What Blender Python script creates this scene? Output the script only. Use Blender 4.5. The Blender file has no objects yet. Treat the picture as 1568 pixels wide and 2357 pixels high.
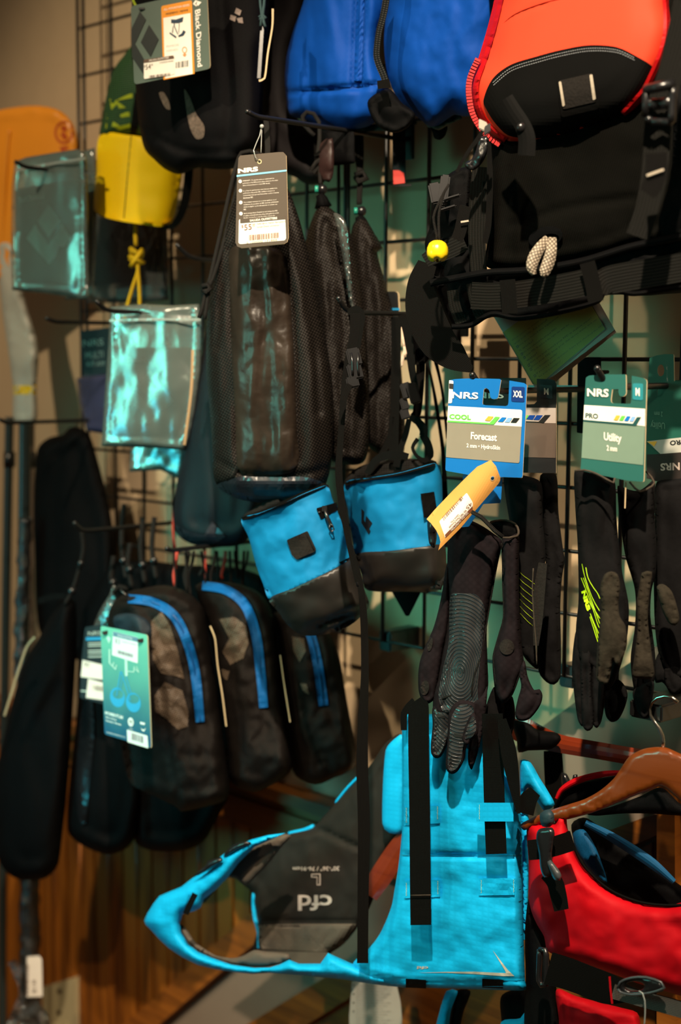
import bpy, bmesh, math, random
import numpy as np
from mathutils import Vector, Matrix, noise
from mathutils.bvhtree import BVHTree
from mathutils.geometry import delaunay_2d_cdt

# ------------------------------------------------------------------ camera, world, lights, exposure
W_, H_, F_ = 1568, 2357, 3380.0
PITCH, ROLL = 0.1034, 0.005
CAM = Vector((0.0, 0.0, 1.5))
sc = bpy.context.scene
cp_, sp_, cr_, sr_ = math.cos(PITCH), math.sin(PITCH), math.cos(ROLL), math.sin(ROLL)

def cam2world(x, z, y):          # x right, z up, y depth in the camera's frame
    x, z = x * cr_ - z * sr_, x * sr_ + z * cr_
    return Vector((x, y * cp_ + z * sp_, -y * sp_ + z * cp_))

cd = bpy.data.cameras.new('camera')
cam = bpy.data.objects.new('camera', cd)
sc.collection.objects.link(cam)
right, up, back = cam2world(1, 0, 0), cam2world(0, 1, 0), -cam2world(0, 0, 1)
m = Matrix((right, up, back)).transposed().to_4x4()
m.translation = CAM
cam.matrix_world = m
cd.sensor_fit = 'VERTICAL'
cd.sensor_height = 36.0
cd.sensor_width = 24.0
cd.lens = F_ / H_ * 36.0
cd.clip_start = 0.05
cd.dof.use_dof = True
cd.dof.focus_distance = 1.59
cd.dof.aperture_fstop = 3.2
sc.camera = cam

world = bpy.data.worlds.new('world'); sc.world = world
world.use_nodes = True
bg = world.node_tree.nodes['Background']
bg.inputs[0].default_value = (0.10, 0.078, 0.052, 1)
bg.inputs[1].default_value = 0.75

def aim(o, loc, target):
    o.location = loc
    o.rotation_euler = (Vector(target) - Vector(loc)).to_track_quat('-Z', 'Y').to_euler()

def spot(name, loc, target, power, color, angle, radius=0.03, blend=0.5):
    l = bpy.data.lights.new(name, 'SPOT'); l.energy = power; l.color = color
    l.spot_size = math.radians(angle); l.spot_blend = blend; l.shadow_soft_size = radius
    o = bpy.data.objects.new(name, l); sc.collection.objects.link(o); aim(o, loc, target); return o

def area(name, loc, target, power, color, sx, sy):
    l = bpy.data.lights.new(name, 'AREA'); l.energy = power; l.color = color
    l.shape = 'RECTANGLE'; l.size = sx; l.size_y = sy
    o = bpy.data.objects.new(name, l); sc.collection.objects.link(o); aim(o, loc, target); return o

# the shop's ceiling track lamps (warm) and teal light from an unseen source on the left
spot('warm_spot', (-0.06, 0.12, 3.02), (0.15, 1.70, 1.42), 400, (1.0, 0.82, 0.60), 37, 0.022, 0.75)
spot('warm_spot', (1.35, 0.10, 3.1), (0.30, 1.66, 0.80), 95, (1.0, 0.84, 0.64), 25, 0.03, 0.5)
spot('warm_spot', (-1.2, 0.7, 3.0), (-0.38, 2.1, 1.55), 105, (1.0, 0.82, 0.56), 50, 0.03, 0.7)
spot('warm_spot', (-0.9, -0.2, 2.9), (-0.28, 2.0, 0.42), 75, (1.0, 0.74, 0.46), 26, 0.03, 0.6)  # extra warm spot, added to brighten the wood panelling at lower left
wl = area('teal_light', (-1.8, 1.25, 1.55), (-0.18, 1.80, 1.20), 1.45, (0.15, 0.86, 0.68), 0.8, 0.6)  # stands in for the unseen teal source on the left
wl.data.spread = math.radians(46)
w2 = area('teal_light', (-1.7, 1.55, 0.95), (-0.45, 2.1, 1.00), 0.6, (0.03, 0.62, 0.75), 0.5, 0.7)  # second teal fill, added low to tint the left edges of the dark bags
w2.data.spread = math.radians(36)

sc.view_settings.view_transform = 'Standard'
sc.view_settings.look = 'None'
sc.view_settings.gamma = 1.0
sc.view_settings.use_curve_mapping = False
sc.view_settings.exposure = 0.35

# ------------------------------------------------------------------ picture <-> place
YAW = 0.7975
U = Vector((math.cos(YAW), -math.sin(YAW), 0))        # along the wall, to the right
N = Vector((-math.sin(YAW), -math.cos(YAW), 0))       # out of the wall
G0 = CAM + Vector((-0.4214, 2.4502, 0.0019))          # grid crossing t=0,row=0
CELL = 0.0762

def ray(px, py):                   # world vector per unit of camera depth
    return cam2world((px - 784) / F_, (1178.5 - py) / F_, 1.0)

def at(px, py, D):
    return CAM + ray(px, py) * D

def wd(px, py, off):               # camera depth of the plane 'off' metres in front of the grid
    r = ray(px, py)
    return (off + (G0 - CAM).dot(N)) / r.dot(N)

def wp(px, py, off):
    return at(px, py, wd(px, py, off))

class Plane:
    """depth field: a plane near the wall. k=1 parallel to the wall, k=0 facing the lens, tilt = metres per pixel downwards"""
    def __init__(s, cx, cy, off, k=1.0, tilt=0.0, bend=None):
        s.cx, s.cy, s.off, s.k, s.tilt, s.bend = cx, cy, off, k, tilt, bend
        s.D0 = wd(cx, cy, off)
    def D(s, px, py):
        a = wd(px, s.cy, s.off)
        d = s.D0 + s.k * (a - s.D0) + (wd(s.cx, py, s.off) - s.D0) + s.tilt * (py - s.cy)
        if s.bend: d += s.bend(px, py)
        return d
    def pt(s, px, py, lift=0.0):
        return at(px, py, s.D(px, py) - lift)
    def back(s, d):                # a parallel field d metres further from the lens
        o = Plane(s.cx, s.cy, s.off, s.k, s.tilt, s.bend); o.D0 = s.D0 + d
        b = s.bend
        o.off = s.off; o.D0 = s.D0
        o.bend = (lambda x, y: d + (b(x, y) if b else 0))
        return o

class Skin:
    """depth field: the front of a built mesh"""
    def __init__(s, verts, faces, fb):
        s.b = BVHTree.FromPolygons([tuple(v) for v in verts], faces); s.fb = fb; s.last = None
    def D(s, px, py):
        r = ray(px, py)
        h = s.b.ray_cast(CAM, r.normalized())
        if h[0] is None:
            q = s.b.find_nearest(s.fb.pt(px, py))
            if q[0] is not None:
                v = q[0] - CAM
                return v.dot(cam2world(0, 0, 1))
            return s.fb.D(px, py)
        return (h[0] - CAM).dot(cam2world(0, 0, 1))
    def pt(s, px, py, lift=0.0):
        return at(px, py, s.D(px, py) - lift)

# ------------------------------------------------------------------ objects
ORI = {}
def link(name, verts, faces, mat, parent=None, uvs=None, smooth=True, origin=None):
    vs = [Vector(v) for v in verts]
    if origin is None:
        lo = Vector((min(v.x for v in vs), min(v.y for v in vs), min(v.z for v in vs)))
        hi = Vector((max(v.x for v in vs), max(v.y for v in vs), max(v.z for v in vs)))
        origin = (lo + hi) / 2
    me = bpy.data.meshes.new(name)
    me.from_pydata([tuple(v - origin) for v in vs], [], faces)
    if uvs is not None:
        ul = me.uv_layers.new(name='UVMap')
        li = np.empty(len(me.loops), dtype=np.int32); me.loops.foreach_get('vertex_index', li)
        ul.data.foreach_set('uv', np.asarray(uvs, dtype=np.float32)[li].ravel())
    if smooth: me.polygons.foreach_set('use_smooth', [True] * len(me.polygons))
    me.update()
    o = bpy.data.objects.new(name, me); sc.collection.objects.link(o)
    if mat: me.materials.append(mat)
    if parent:
        o.parent = parent; o.location = origin - ORI[parent.name]
    else:
        o.location = origin
    ORI[o.name] = origin
    return o

def thing(name, label, cat, loc, group=None):
    o = bpy.data.objects.new(name, None); sc.collection.objects.link(o)
    o.empty_display_size = 0.02
    o.location = loc; ORI[o.name] = Vector(loc)
    o['label'] = label; o['category'] = cat
    if group: o['group'] = group
    return o

def tag(o, label=None, cat=None, group=None, kind=None):
    if label: o['label'] = label
    if cat: o['category'] = cat
    if group: o['group'] = group
    if kind: o['kind'] = kind
    return o

def smooth_path(p, closed=False, step=6.0):
    p = [tuple(q) for q in p]
    n = len(p); out = []
    idx = range(n) if closed else range(n - 1)
    for i in idx:
        if closed: a, b, c, d = p[i - 1], p[i], p[(i + 1) % n], p[(i + 2) % n]
        else: a, b, c, d = p[max(i - 1, 0)], p[i], p[i + 1], p[min(i + 2, n - 1)]
        L = math.dist(b, c); k = max(1, int(L / step))
        la, lc = max(math.dist(a, b), 1e-6), max(math.dist(c, d), 1e-6)
        t1 = [(c[j] - a[j]) * 0.5 * min(1, 2 * L / (la + L)) for j in range(len(b))]
        t2 = [(d[j] - b[j]) * 0.5 * min(1, 2 * L / (lc + L)) for j in range(len(b))]
        for s in range(k):
            t = s / k; t_2 = t * t; t_3 = t_2 * t
            h00, h10, h01, h11 = 2*t_3 - 3*t_2 + 1, t_3 - 2*t_2 + t, -2*t_3 + 3*t_2, t_3 - t_2
            out.append(tuple(h00*b[j] + h10*t1[j] + h01*c[j] + h11*t2[j] for j in range(len(b))))
    if not closed: out.append(p[-1])
    return out

def resample(p, closed, step):
    out = []; n = len(p)
    for i in (range(n) if closed else range(n - 1)):
        b, c = p[i], p[(i + 1) % n]; k = max(1, int(math.dist(b, c) / step))
        for s in range(k):
            t = s / k; out.append(tuple(b[j] + (c[j] - b[j]) * t for j in range(len(b))))
    if not closed: out.append(p[-1])
    return out

def seg_dist(P, poly, closed=True):
    P = np.asarray(P, float); best = np.full(len(P), 1e9)
    n = len(poly)
    for i in range(n if closed else n - 1):
        a = np.array(poly[i], float); b = np.array(poly[(i + 1) % n], float)
        ab = b - a; L = (ab ** 2).sum() + 1e-9
        t = np.clip(((P - a) @ ab) / L, 0, 1)
        d = np.hypot(*(P - (a + t[:, None] * ab)).T)
        best = np.minimum(best, d)
    return best

def inside(P, poly):
    P = np.asarray(P, float); r = np.zeros(len(P), bool); n = len(poly)
    for i in range(n):
        x1, y1 = poly[i]; x2, y2 = poly[(i + 1) % n]
        c = ((y1 > P[:, 1]) != (y2 > P[:, 1]))
        with np.errstate(divide='ignore', invalid='ignore'):
            xi = (x2 - x1) * (P[:, 1] - y1) / (y2 - y1 + 1e-12) + x1
        r ^= c & (P[:, 0] < xi)
    return r

def fill(outline, step, holes=()):
    """triangles over an outline given in pixels; returns pts, tris, boundary loops"""
    B = list(outline); loops = [list(range(len(B)))]
    edges = [(i, (i + 1) % len(B)) for i in range(len(B))]
    for h in holes:
        k = len(B); B += list(h); loops.append(list(range(k, len(B))))
        edges += [(k + i, k + (i + 1) % len(h)) for i in range(len(h))]
    xs = [p[0] for p in outline]; ys = [p[1] for p in outline]
    G = []
    y = min(ys) + step * .5; row = 0
    while y < max(ys):
        x = min(xs) + (step * .5 if row % 2 else 0)
        while x < max(xs): G.append((x, y)); x += step
        y += step * .87; row += 1
    if G:
        G = np.array(G); ok = inside(G, outline) & (seg_dist(G, outline) > step * .45)
        for h in holes: ok &= ~inside(G, h) & (seg_dist(G, h) > step * .4)
        G = G[ok].tolist()
    pts = [Vector((p[0], p[1])) for p in B + list(G)]
    v, e, f, ov, oe, of = delaunay_2d_cdt(pts, edges, [], 1, 1e-5, True)
    P = [(q.x, q.y) for q in v]
    o2n = {}
    for i, l in enumerate(ov):
        for q in l: o2n[q] = i
    loops = [[o2n[i] for i in l] for l in loops]
    T = []
    for t in f:
        c = (sum(P[i][0] for i in t) / 3, sum(P[i][1] for i in t) / 3)
        T.append((t, c))
    if T:
        C = np.array([c for _, c in T]); ok = inside(C, outline)
        for h in holes: ok &= ~inside(C, h)
        T = [list(t) for (t, _), k in zip(T, ok) if k]
    # orient towards the lens (counter-clockwise in x right / y up)
    for t in T:
        (x1, y1), (x2, y2), (x3, y3) = P[t[0]], P[t[1]], P[t[2]]
        if (x2 - x1) * (y3 - y1) - (x3 - x1) * (y2 - y1) > 0: t.reverse()
    return P, T, loops

def uvof(px, py, D): return ((px - 784) * D / F_, (1178.5 - py) * D / F_)

def fold(px, py, amp, fx, fy, seed=0.0):
    v = noise.noise(Vector((px * fx + seed, py * fy, seed * 3.1)))
    w = noise.noise(Vector((px * fx * 2.3 + seed, py * fy * 2.3, seed + 7.7)))
    return amp * (v + 0.4 * w)

def puff(name, outline, surf, T, mat, parent=None, R=60, step=9, smooth=True, wr=None, seams=(), holes=(),
         back=0.6, seed=1.0, shape=None, edge=0.0008, sm_step=None, power=0.5, rim=None, soft=30):
    """a soft thing: outline in pixels, T = half thickness at the middle, R = pixels from the rim where it is full"""
    ol = smooth_path(outline, True, sm_step or step) if smooth else resample(outline, True, step)
    hs = [smooth_path(h, True, step) for h in holes]
    P, Tr, loops = fill(ol, step, hs)
    PA = np.array(P)
    d = seg_dist(PA, ol)
    for h in hs: d = np.minimum(d, seg_dist(PA, h))
    if rim: e_ = np.minimum.reduce([seg_dist(PA, r, False) for r in rim])
    else: e_ = d
    x = np.clip(e_ / R, 0, 1); prof = (1 - (1 - x) ** 2) ** power
    if soft:                                   # relax the ridge along the middle of the shape
        E_ = np.array([(t[a], t[(a + 1) % 3]) for t in Tr for a in range(3)])
        E_ = np.concatenate([E_, E_[:, ::-1]]); deg = np.bincount(E_[:, 0], minlength=len(P)).astype(float); deg[deg == 0] = 1
        pin = d < 1e-6
        if rim: pin = e_ < R * .12
        p0 = prof.copy(); top = prof.max()
        for _ in range(soft):
            av = np.bincount(E_[:, 0], weights=prof[E_[:, 1]], minlength=len(P)) / deg
            prof = np.where(pin, p0, .3 * prof + .7 * av)
        if prof.max() > 0: prof = prof * (top / prof.max())
        w_ = np.clip((e_ / R - .35) / .45, 0, 1); w_ = w_ * w_ * (3 - 2 * w_)
        prof = p0 * (1 - w_) + prof * w_
    crease = np.ones(len(P))
    for (pl, amt, wd_) in seams:
        sd = seg_dist(PA, smooth_path(pl, False, 10), False)
        crease -= amt * np.exp(-(sd / wd_) ** 2)
    n = len(P); vs = []; uv = []; sf = surf
    front = []; backv = []
    for i, (px, py) in enumerate(P):
        D0 = sf.D(px, py)
        h = T * prof[i] * crease[i]
        if shape: h += shape(px, py) * prof[i]
        if wr:
            for w in (wr if isinstance(wr, list) else [wr]): h += fold(px, py, w[0], w[1], w[2], seed) * min(1, d[i] / 25)
        front.append(at(px, py, D0 - h - edge)); backv.append(at(px, py, D0 + T * prof[i] * back + edge))
        uv.append(uvof(px, py, D0))
    vs = front + backv
    faces = [tuple(t) for t in Tr] + [tuple(i + n for i in reversed(t)) for t in Tr]
    for li, l in enumerate(loops):
        k = len(l)
        ar = sum(P[l[i]][0] * P[l[(i + 1) % k]][1] - P[l[(i + 1) % k]][0] * P[l[i]][1] for i in range(k))
        for i in range(k):
            a, b = l[i], l[(i + 1) % k]
            flip = (ar > 0) ^ (li > 0)
            faces.append((a, b, b + n, a + n) if flip else (b, a, a + n, b + n))
    o = link(name, vs, faces, mat, parent, uv + uv, True)
    sk = Skin(vs, faces, surf)
    return o, sk

def sheet(name, outline, surf, mat, parent=None, th=0.0008, lift=0.0, step=None, smooth=False, holes=(), sm_step=5, flat=True):
    """thin piece lying on a depth field: lifted 'lift', 'th' thick. step=None: flat facets only"""
    ol = smooth_path(outline, True, sm_step) if smooth else (resample(outline, True, step) if step else list(outline))
    hs = [list(h) for h in holes]
    P, Tr, loops = fill(ol, step or 1e5, hs)
    n = len(P)
    fr, bk, uv = [], [], []
    for (px, py) in P:
        D0 = surf.D(px, py)
        fr.append(at(px, py, D0 - lift - th)); bk.append(at(px, py, D0 - lift)); uv.append(uvof(px, py, D0))
    faces = [tuple(t) for t in Tr] + [tuple(i + n for i in reversed(t)) for t in Tr]
    for li, l in enumerate(loops):
        k = len(l)
        ar = sum(P[l[i]][0] * P[l[(i + 1) % k]][1] - P[l[(i + 1) % k]][0] * P[l[i]][1] for i in range(k))
        for i in range(k):
            a, b = l[i], l[(i + 1) % k]
            faces.append((a, b, b + n, a + n) if (ar > 0) ^ (li > 0) else (b, a, a + n, b + n))
    return link(name, fr + bk, faces, mat, parent, uv + uv, not flat)

def multi(name, polys, surf, mat, parent=None, th=0.0003, lift=0.0):
    """many small flat prints joined as one part"""
    V, Fc = [], []
    for pl in polys:
        P, Tr, loops = fill(list(pl), 1e5)
        b = len(V)
        V += [surf.pt(x, y, lift + th) for x, y in P]
        Fc += [tuple(i + b for i in t) for t in Tr]
    o = link(name, V, Fc, mat, parent, [(0, 0)] * len(V), False)
    if name in ('barcode', 'fine_print', 'stitching'): o['kind'] = 'stuff'
    return o

def strap(name, path, width, surf, mat, parent=None, th=0.0014, lift=0.0005, cols=5, step=7, smooth=True, puffy=0.0):
    """webbing following a pixel path; path points (x,y) or (x,y,D); width px or list"""
    pth = [tuple(p) for p in path]
    n0 = len(pth)
    ws = width if isinstance(width, (list, tuple)) else [width] * n0
    q = [tuple(list(p) + [w]) for p, w in zip(pth, ws)]
    q = smooth_path(q, False, step) if smooth else resample(q, False, step)
    n = len(q); V = []; uv = []; L = 0
    for i, p in enumerate(q):
        a = q[max(i - 1, 0)]; b = q[min(i + 1, n - 1)]
        tx, ty = b[0] - a[0], b[1] - a[1]; l = math.hypot(tx, ty) or 1; nx, ny = -ty / l, tx / l
        if i: L += math.dist(p[:2], q[i - 1][:2])
        row = []
        for j in range(cols):
            s = j / (cols - 1) - 0.5
            x, y = p[0] + nx * s * p[-1], p[1] + ny * s * p[-1]
            D = p[2] if len(p) == 4 else surf.D(x, y)
            ext = puffy * (1 - (2 * s) ** 2)
            row.append((x, y, D, ext)); uv.append((s * p[-1] * D / F_, L * D / F_))
        # keep the webbing flat across
        dm = sum(r[2] for r in row) / cols; sl = (row[-1][2] - row[0][2]) / (cols - 1)
        mn = [min(r[2], dm + sl * (j - (cols - 1) / 2)) for j, r in enumerate(row)]
        V.append([(r[0], r[1], m_, r[3]) for r, m_ in zip(row, mn)])
    vs = [at(x, y, D - lift - th - e) for r in V for (x, y, D, e) in r] + [at(x, y, D - lift) for r in V for (x, y, D, e) in r]
    N_ = n * cols; faces = []
    def quad(a, b, c, d): faces.append((a, b, c, d))
    for i in range(n - 1):
        for j in range(cols - 1):
            a = i * cols + j; b = a + 1; c = a + cols + 1; d = a + cols
            quad(a, b, c, d); quad(N_ + d, N_ + c, N_ + b, N_ + a)
        a, d = i * cols, (i + 1) * cols
        quad(a, d, N_ + d, N_ + a)
        b, c = a + cols - 1, d + cols - 1
        quad(c, b, N_ + b, N_ + c)
    for j in range(cols - 1):
        quad(j + 1, j, N_ + j, N_ + j + 1)
        e = (n - 1) * cols + j
        quad(e, e + 1, N_ + e + 1, N_ + e)
    o = link(name, vs, faces, mat, parent, uv + uv, False)
    bmf = bmesh.new(); bmf.from_mesh(o.data); bmesh.ops.recalc_face_normals(bmf, faces=bmf.faces); bmf.to_mesh(o.data); bmf.free()
    return o

def tube(name, pts, r, mat, parent=None, sides=8, smooth=True, step=0.006, cap=True):
    """pts: world points; r radius or list"""
    rs = r if isinstance(r, (list, tuple)) else [r] * len(pts)
    q = [tuple(list(p) + [w]) for p, w in zip(pts, rs)]
    if smooth: q = smooth_path(q, False, step)
    n = len(q); vs = []; faces = []; uv = []
    up0 = Vector((0.31, 0.2, 0.93)); L = 0
    prev = None
    for i, p in enumerate(q):
        a = Vector(q[max(i - 1, 0)][:3]); b = Vector(q[min(i + 1, n - 1)][:3])
        t = (b - a).normalized() if (b - a).length > 1e-9 else Vector((0, 0, 1))
        if prev is None: s = t.cross(up0).normalized()
        else:
            s = prev - t * prev.dot(t)
            s = s.normalized() if s.length > 1e-6 else t.cross(up0).normalized()
        prev = s; w = t.cross(s)
        if i: L += (Vector(p[:3]) - Vector(q[i - 1][:3])).length
        for j in range(sides):
            an = 2 * math.pi * j / sides
            vs.append(Vector(p[:3]) + (s * math.cos(an) + w * math.sin(an)) * p[3]); uv.append((j / sides * 0.02, L))
    for i in range(n - 1):
        for j in range(sides):
            a = i * sides + j; b = i * sides + (j + 1) % sides
            faces.append((a, b, b + sides, a + sides))
    if cap:
        faces.append(tuple(reversed(range(sides)))); faces.append(tuple(range((n - 1) * sides, n * sides)))
    return link(name, vs, faces, mat, parent, uv, True)

def ptube(name, pts, r, mat, parent=None, **k):      # pts: (px, py, D)
    return tube(name, [at(*p) for p in pts], r, mat, parent, **k)

def stube(name, path, surf, r, mat, parent=None, lift=0.0, **k):   # on a depth field
    return tube(name, [surf.pt(x, y, lift) for x, y in path], r, mat, parent, **k)

def box(name, c, ax, ay, az, mat, parent=None, bevel=0.0):
    """box with half axis vectors"""
    vs = [Vector(c) + ax * sx + ay * sy + az * sz for sx in (-1, 1) for sy in (-1, 1) for sz in (-1, 1)]
    fs = [(0, 1, 3, 2), (4, 6, 7, 5), (0, 4, 5, 1), (2, 3, 7, 6), (0, 2, 6, 4), (1, 5, 7, 3)]
    o = link(name, vs, fs, mat, parent, [(v.dot(U), v.z) for v in vs], False)
    bmf = bmesh.new(); bmf.from_mesh(o.data); bmesh.ops.recalc_face_normals(bmf, faces=bmf.faces)
    if bevel: bmesh.ops.bevel(bmf, geom=bmf.edges[:], offset=bevel, segments=2, affect='EDGES')
    bmf.to_mesh(o.data); bmf.free()
    return o

TXT = {}
def glyphs(s, bold=0.0, res=3):
    key = (s, bold)
    if key in TXT: return TXT[key]
    c = bpy.data.curves.new('t', 'FONT'); c.body = s; c.resolution_u = res; c.offset = bold; c.size = 1.0
    o = bpy.data.objects.new('t', c); sc.collection.objects.link(o)
    me = bpy.data.meshes.new_from_object(o)
    V = [(v.co.x, v.co.y) for v in me.vertices]; Fc = [tuple(p.vertices) for p in me.polygons]
    bpy.data.objects.remove(o); bpy.data.curves.remove(c); bpy.data.meshes.remove(me)
    x0 = min(v[0] for v in V); x1 = max(v[0] for v in V); y0 = min(v[1] for v in V); y1 = max(v[1] for v in V)
    V = [((x - x0) / (x1 - x0), (y - y0) / (y1 - y0)) for x, y in V]
    TXT[key] = (V, Fc); return TXT[key]

def text(name, items, surf, mat, parent, lift=0.0004, bold=0.0, res=3):
    """items: list of (string, TL, TR, BR, BL) in pixels; the string's own box is fitted to the quad"""
    if name != 'fine_print' and len(items) > 1:
        for i in items: o = text(name, [i], surf, mat, parent, lift, bold, res)
        return o
    V, Fc = [], []
    for (s, TL, TR, BR, BL) in items:
        g, f = glyphs(s, bold, res); b = len(V)
        for (u, v) in g:
            x = (TL[0]*(1-u) + TR[0]*u)*v + (BL[0]*(1-u) + BR[0]*u)*(1-v)
            y = (TL[1]*(1-u) + TR[1]*u)*v + (BL[1]*(1-u) + BR[1]*u)*(1-v)
            V.append(surf.pt(x, y, lift))
        Fc += [tuple(i + b for i in t) for t in f]
    o = link(name, V, Fc, mat, parent, [(0, 0)] * len(V), False)
    if name == 'fine_print': o['kind'] = 'stuff'
    return o

def bars(quad, n, seed, jit=0.5):
    """barcode bars as quads inside a pixel quad TL,TR,BR,BL"""
    rnd = random.Random(seed); TL, TR, BR, BL = quad; out = []
    w = [rnd.choice((1, 1, 2, 3)) for _ in range(2 * n)]; tot = sum(w); x = 0
    def lp(a, b, t): return (a[0] + (b[0] - a[0]) * t, a[1] + (b[1] - a[1]) * t)
    for i, k in enumerate(w):
        if i % 2 == 0:
            a, b = x / tot, (x + k) / tot
            out.append([lp(TL, TR, a), lp(TL, TR, b), lp(BL, BR, b), lp(BL, BR, a)])
        x += k
    return out

def ellipse(cx, cy, rx, ry, n=20, rot=0.0):
    c, s = math.cos(rot), math.sin(rot)
    return [(cx + rx*math.cos(a)*c - ry*math.sin(a)*s, cy + rx*math.cos(a)*s + ry*math.sin(a)*c)
            for a in [2*math.pi*i/n for i in range(n)]]

def rounded(pts, r=5, n=4):
    out = []; k = len(pts)
    for i in range(k):
        p = pts[i]; a = pts[i - 1]; b = pts[(i + 1) % k]
        rr = r[i] if isinstance(r, (list, tuple)) else r
        la, lb = math.dist(p, a), math.dist(p, b)
        rr = min(rr, la * .49, lb * .49)
        if rr <= 0: out.append(p); continue
        s = (p[0] + (a[0]-p[0])*rr/la, p[1] + (a[1]-p[1])*rr/la)
        e = (p[0] + (b[0]-p[0])*rr/lb, p[1] + (b[1]-p[1])*rr/lb)
        for j in range(n + 1):
            t = j / n
            out.append(((1-t)**2*s[0] + 2*t*(1-t)*p[0] + t*t*e[0], (1-t)**2*s[1] + 2*t*(1-t)*p[1] + t*t*e[1]))
    return out

# ------------------------------------------------------------------ materials
MATS = {}
def base_mat(name, color, rough=0.6, spec=0.5, metal=0.0, coat=0.0, sheen=0.0, alpha=1.0):
    m = bpy.data.materials.new(name); m.use_nodes = True
    b = m.node_tree.nodes['Principled BSDF']
    b.inputs['Base Color'].default_value = (*color, 1)
    b.inputs['Roughness'].default_value = rough
    b.inputs['Specular IOR Level'].default_value = spec
    b.inputs['Metallic'].default_value = metal
    b.inputs['Coat Weight'].default_value = coat
    b.inputs['Sheen Weight'].default_value = sheen
    return m, m.node_tree, b

def nd(nt, t, **k):
    n = nt.nodes.new(t)
    for a, v in k.items():
        if a in n.inputs: n.inputs[a].default_value = v
        else: setattr(n, a, v)
    return n

def mottled(name, color, rough=0.5, spec=0.5, scale=30, var=0.25, bump=0.15, dist=0.002, coat=0.0, metal=0.0, coord='Object'):
    """plain surface with gentle colour variation and fine relief"""
    if name in MATS: return MATS[name]
    m, nt, b = base_mat(name, color, rough, spec, metal, coat)
    tc = nd(nt, 'ShaderNodeTexCoord'); nz = nd(nt, 'ShaderNodeTexNoise', Scale=scale, Detail=4.0)
    nt.links.new(tc.outputs[coord], nz.inputs['Vector'])
    mx = nd(nt, 'ShaderNodeMix', data_type='RGBA')
    mx.inputs[6].default_value = (*[c * (1 - var) for c in color], 1)
    mx.inputs[7].default_value = (*[min(1, c * (1 + var)) for c in color], 1)
    nt.links.new(nz.outputs['Fac'], mx.inputs[0]); nt.links.new(mx.outputs[2], b.inputs['Base Color'])
    if bump:
        bp = nd(nt, 'ShaderNodeBump', Strength=bump, Distance=dist)
        nt.links.new(nz.outputs['Fac'], bp.inputs['Height']); nt.links.new(bp.outputs[0], b.inputs['Normal'])
    MATS[name] = m; return m

def fabric(name, color, pitch=0.0012, rough=0.75, spec=0.3, color2=None, bump=0.5, sheen=0.0, crumple=0.0, angle=0.0, ratio=1.0, thread=0.5, var=0.15):
    """woven cloth: crossed threads on the cloth's own UV (metres)"""
    if name in MATS: return MATS[name]
    m, nt, b = base_mat(name, color, rough, spec * 0.5, sheen=sheen)
    uv = nd(nt, 'ShaderNodeUVMap')
    mp = nd(nt, 'ShaderNodeMapping'); mp.inputs['Rotation'].default_value = (0, 0, angle)
    mp.inputs['Scale'].default_value = (1 / pitch, 1 / (pitch * ratio), 1)
    nt.links.new(uv.outputs[0], mp.inputs['Vector'])
    sx = nd(nt, 'ShaderNodeSeparateXYZ'); nt.links.new(mp.outputs[0], sx.inputs[0])
    hs = []
    for k in (0, 1):
        mu = nd(nt, 'ShaderNodeMath', operation='MULTIPLY'); mu.inputs[1].default_value = math.pi
        nt.links.new(sx.outputs[k], mu.inputs[0])
        si = nd(nt, 'ShaderNodeMath', operation='SINE'); nt.links.new(mu.outputs[0], si.inputs[0])
        ab = nd(nt, 'ShaderNodeMath', operation='ABSOLUTE'); nt.links.new(si.outputs[0], ab.inputs[0]); hs.append(ab)
    pr = nd(nt, 'ShaderNodeMath', operation='MULTIPLY')
    nt.links.new(hs[0].outputs[0], pr.inputs[0]); nt.links.new(hs[1].outputs[0], pr.inputs[1])
    nz = nd(nt, 'ShaderNodeTexNoise', Scale=22.0, Detail=5.0); nt.links.new(uv.outputs[0], nz.inputs['Vector'])
    mx = nd(nt, 'ShaderNodeMix', data_type='RGBA')
    mx.inputs[6].default_value = (*(color2 or [c * thread for c in color]), 1); mx.inputs[7].default_value = (*color, 1)
    nt.links.new(pr.outputs[0], mx.inputs[0])
    hv = nd(nt, 'ShaderNodeHueSaturation'); mr = nd(nt, 'ShaderNodeMapRange')
    mr.inputs['To Min'].default_value = 1 - var; mr.inputs['To Max'].default_value = 1 + var
    nt.links.new(nz.outputs['Fac'], mr.inputs['Value']); nt.links.new(mr.outputs[0], hv.inputs['Value'])
    nt.links.new(mx.outputs[2], hv.inputs['Color']); nt.links.new(hv.outputs[0], b.inputs['Base Color'])
    bp = nd(nt, 'ShaderNodeBump', Strength=bump, Distance=0.0004); nt.links.new(pr.outputs[0], bp.inputs['Height'])
    if crumple:
        n2 = nd(nt, 'ShaderNodeTexNoise', Scale=14.0, Detail=3.0); nt.links.new(uv.outputs[0], n2.inputs['Vector'])
        b2 = nd(nt, 'ShaderNodeBump', Strength=crumple, Distance=0.01); nt.links.new(n2.outputs['Fac'], b2.inputs['Height'])
        nt.links.new(b2.outputs[0], bp.inputs['Normal'])
    nt.links.new(bp.outputs[0], b.inputs['Normal'])
    MATS[name] = m; return m

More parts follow.
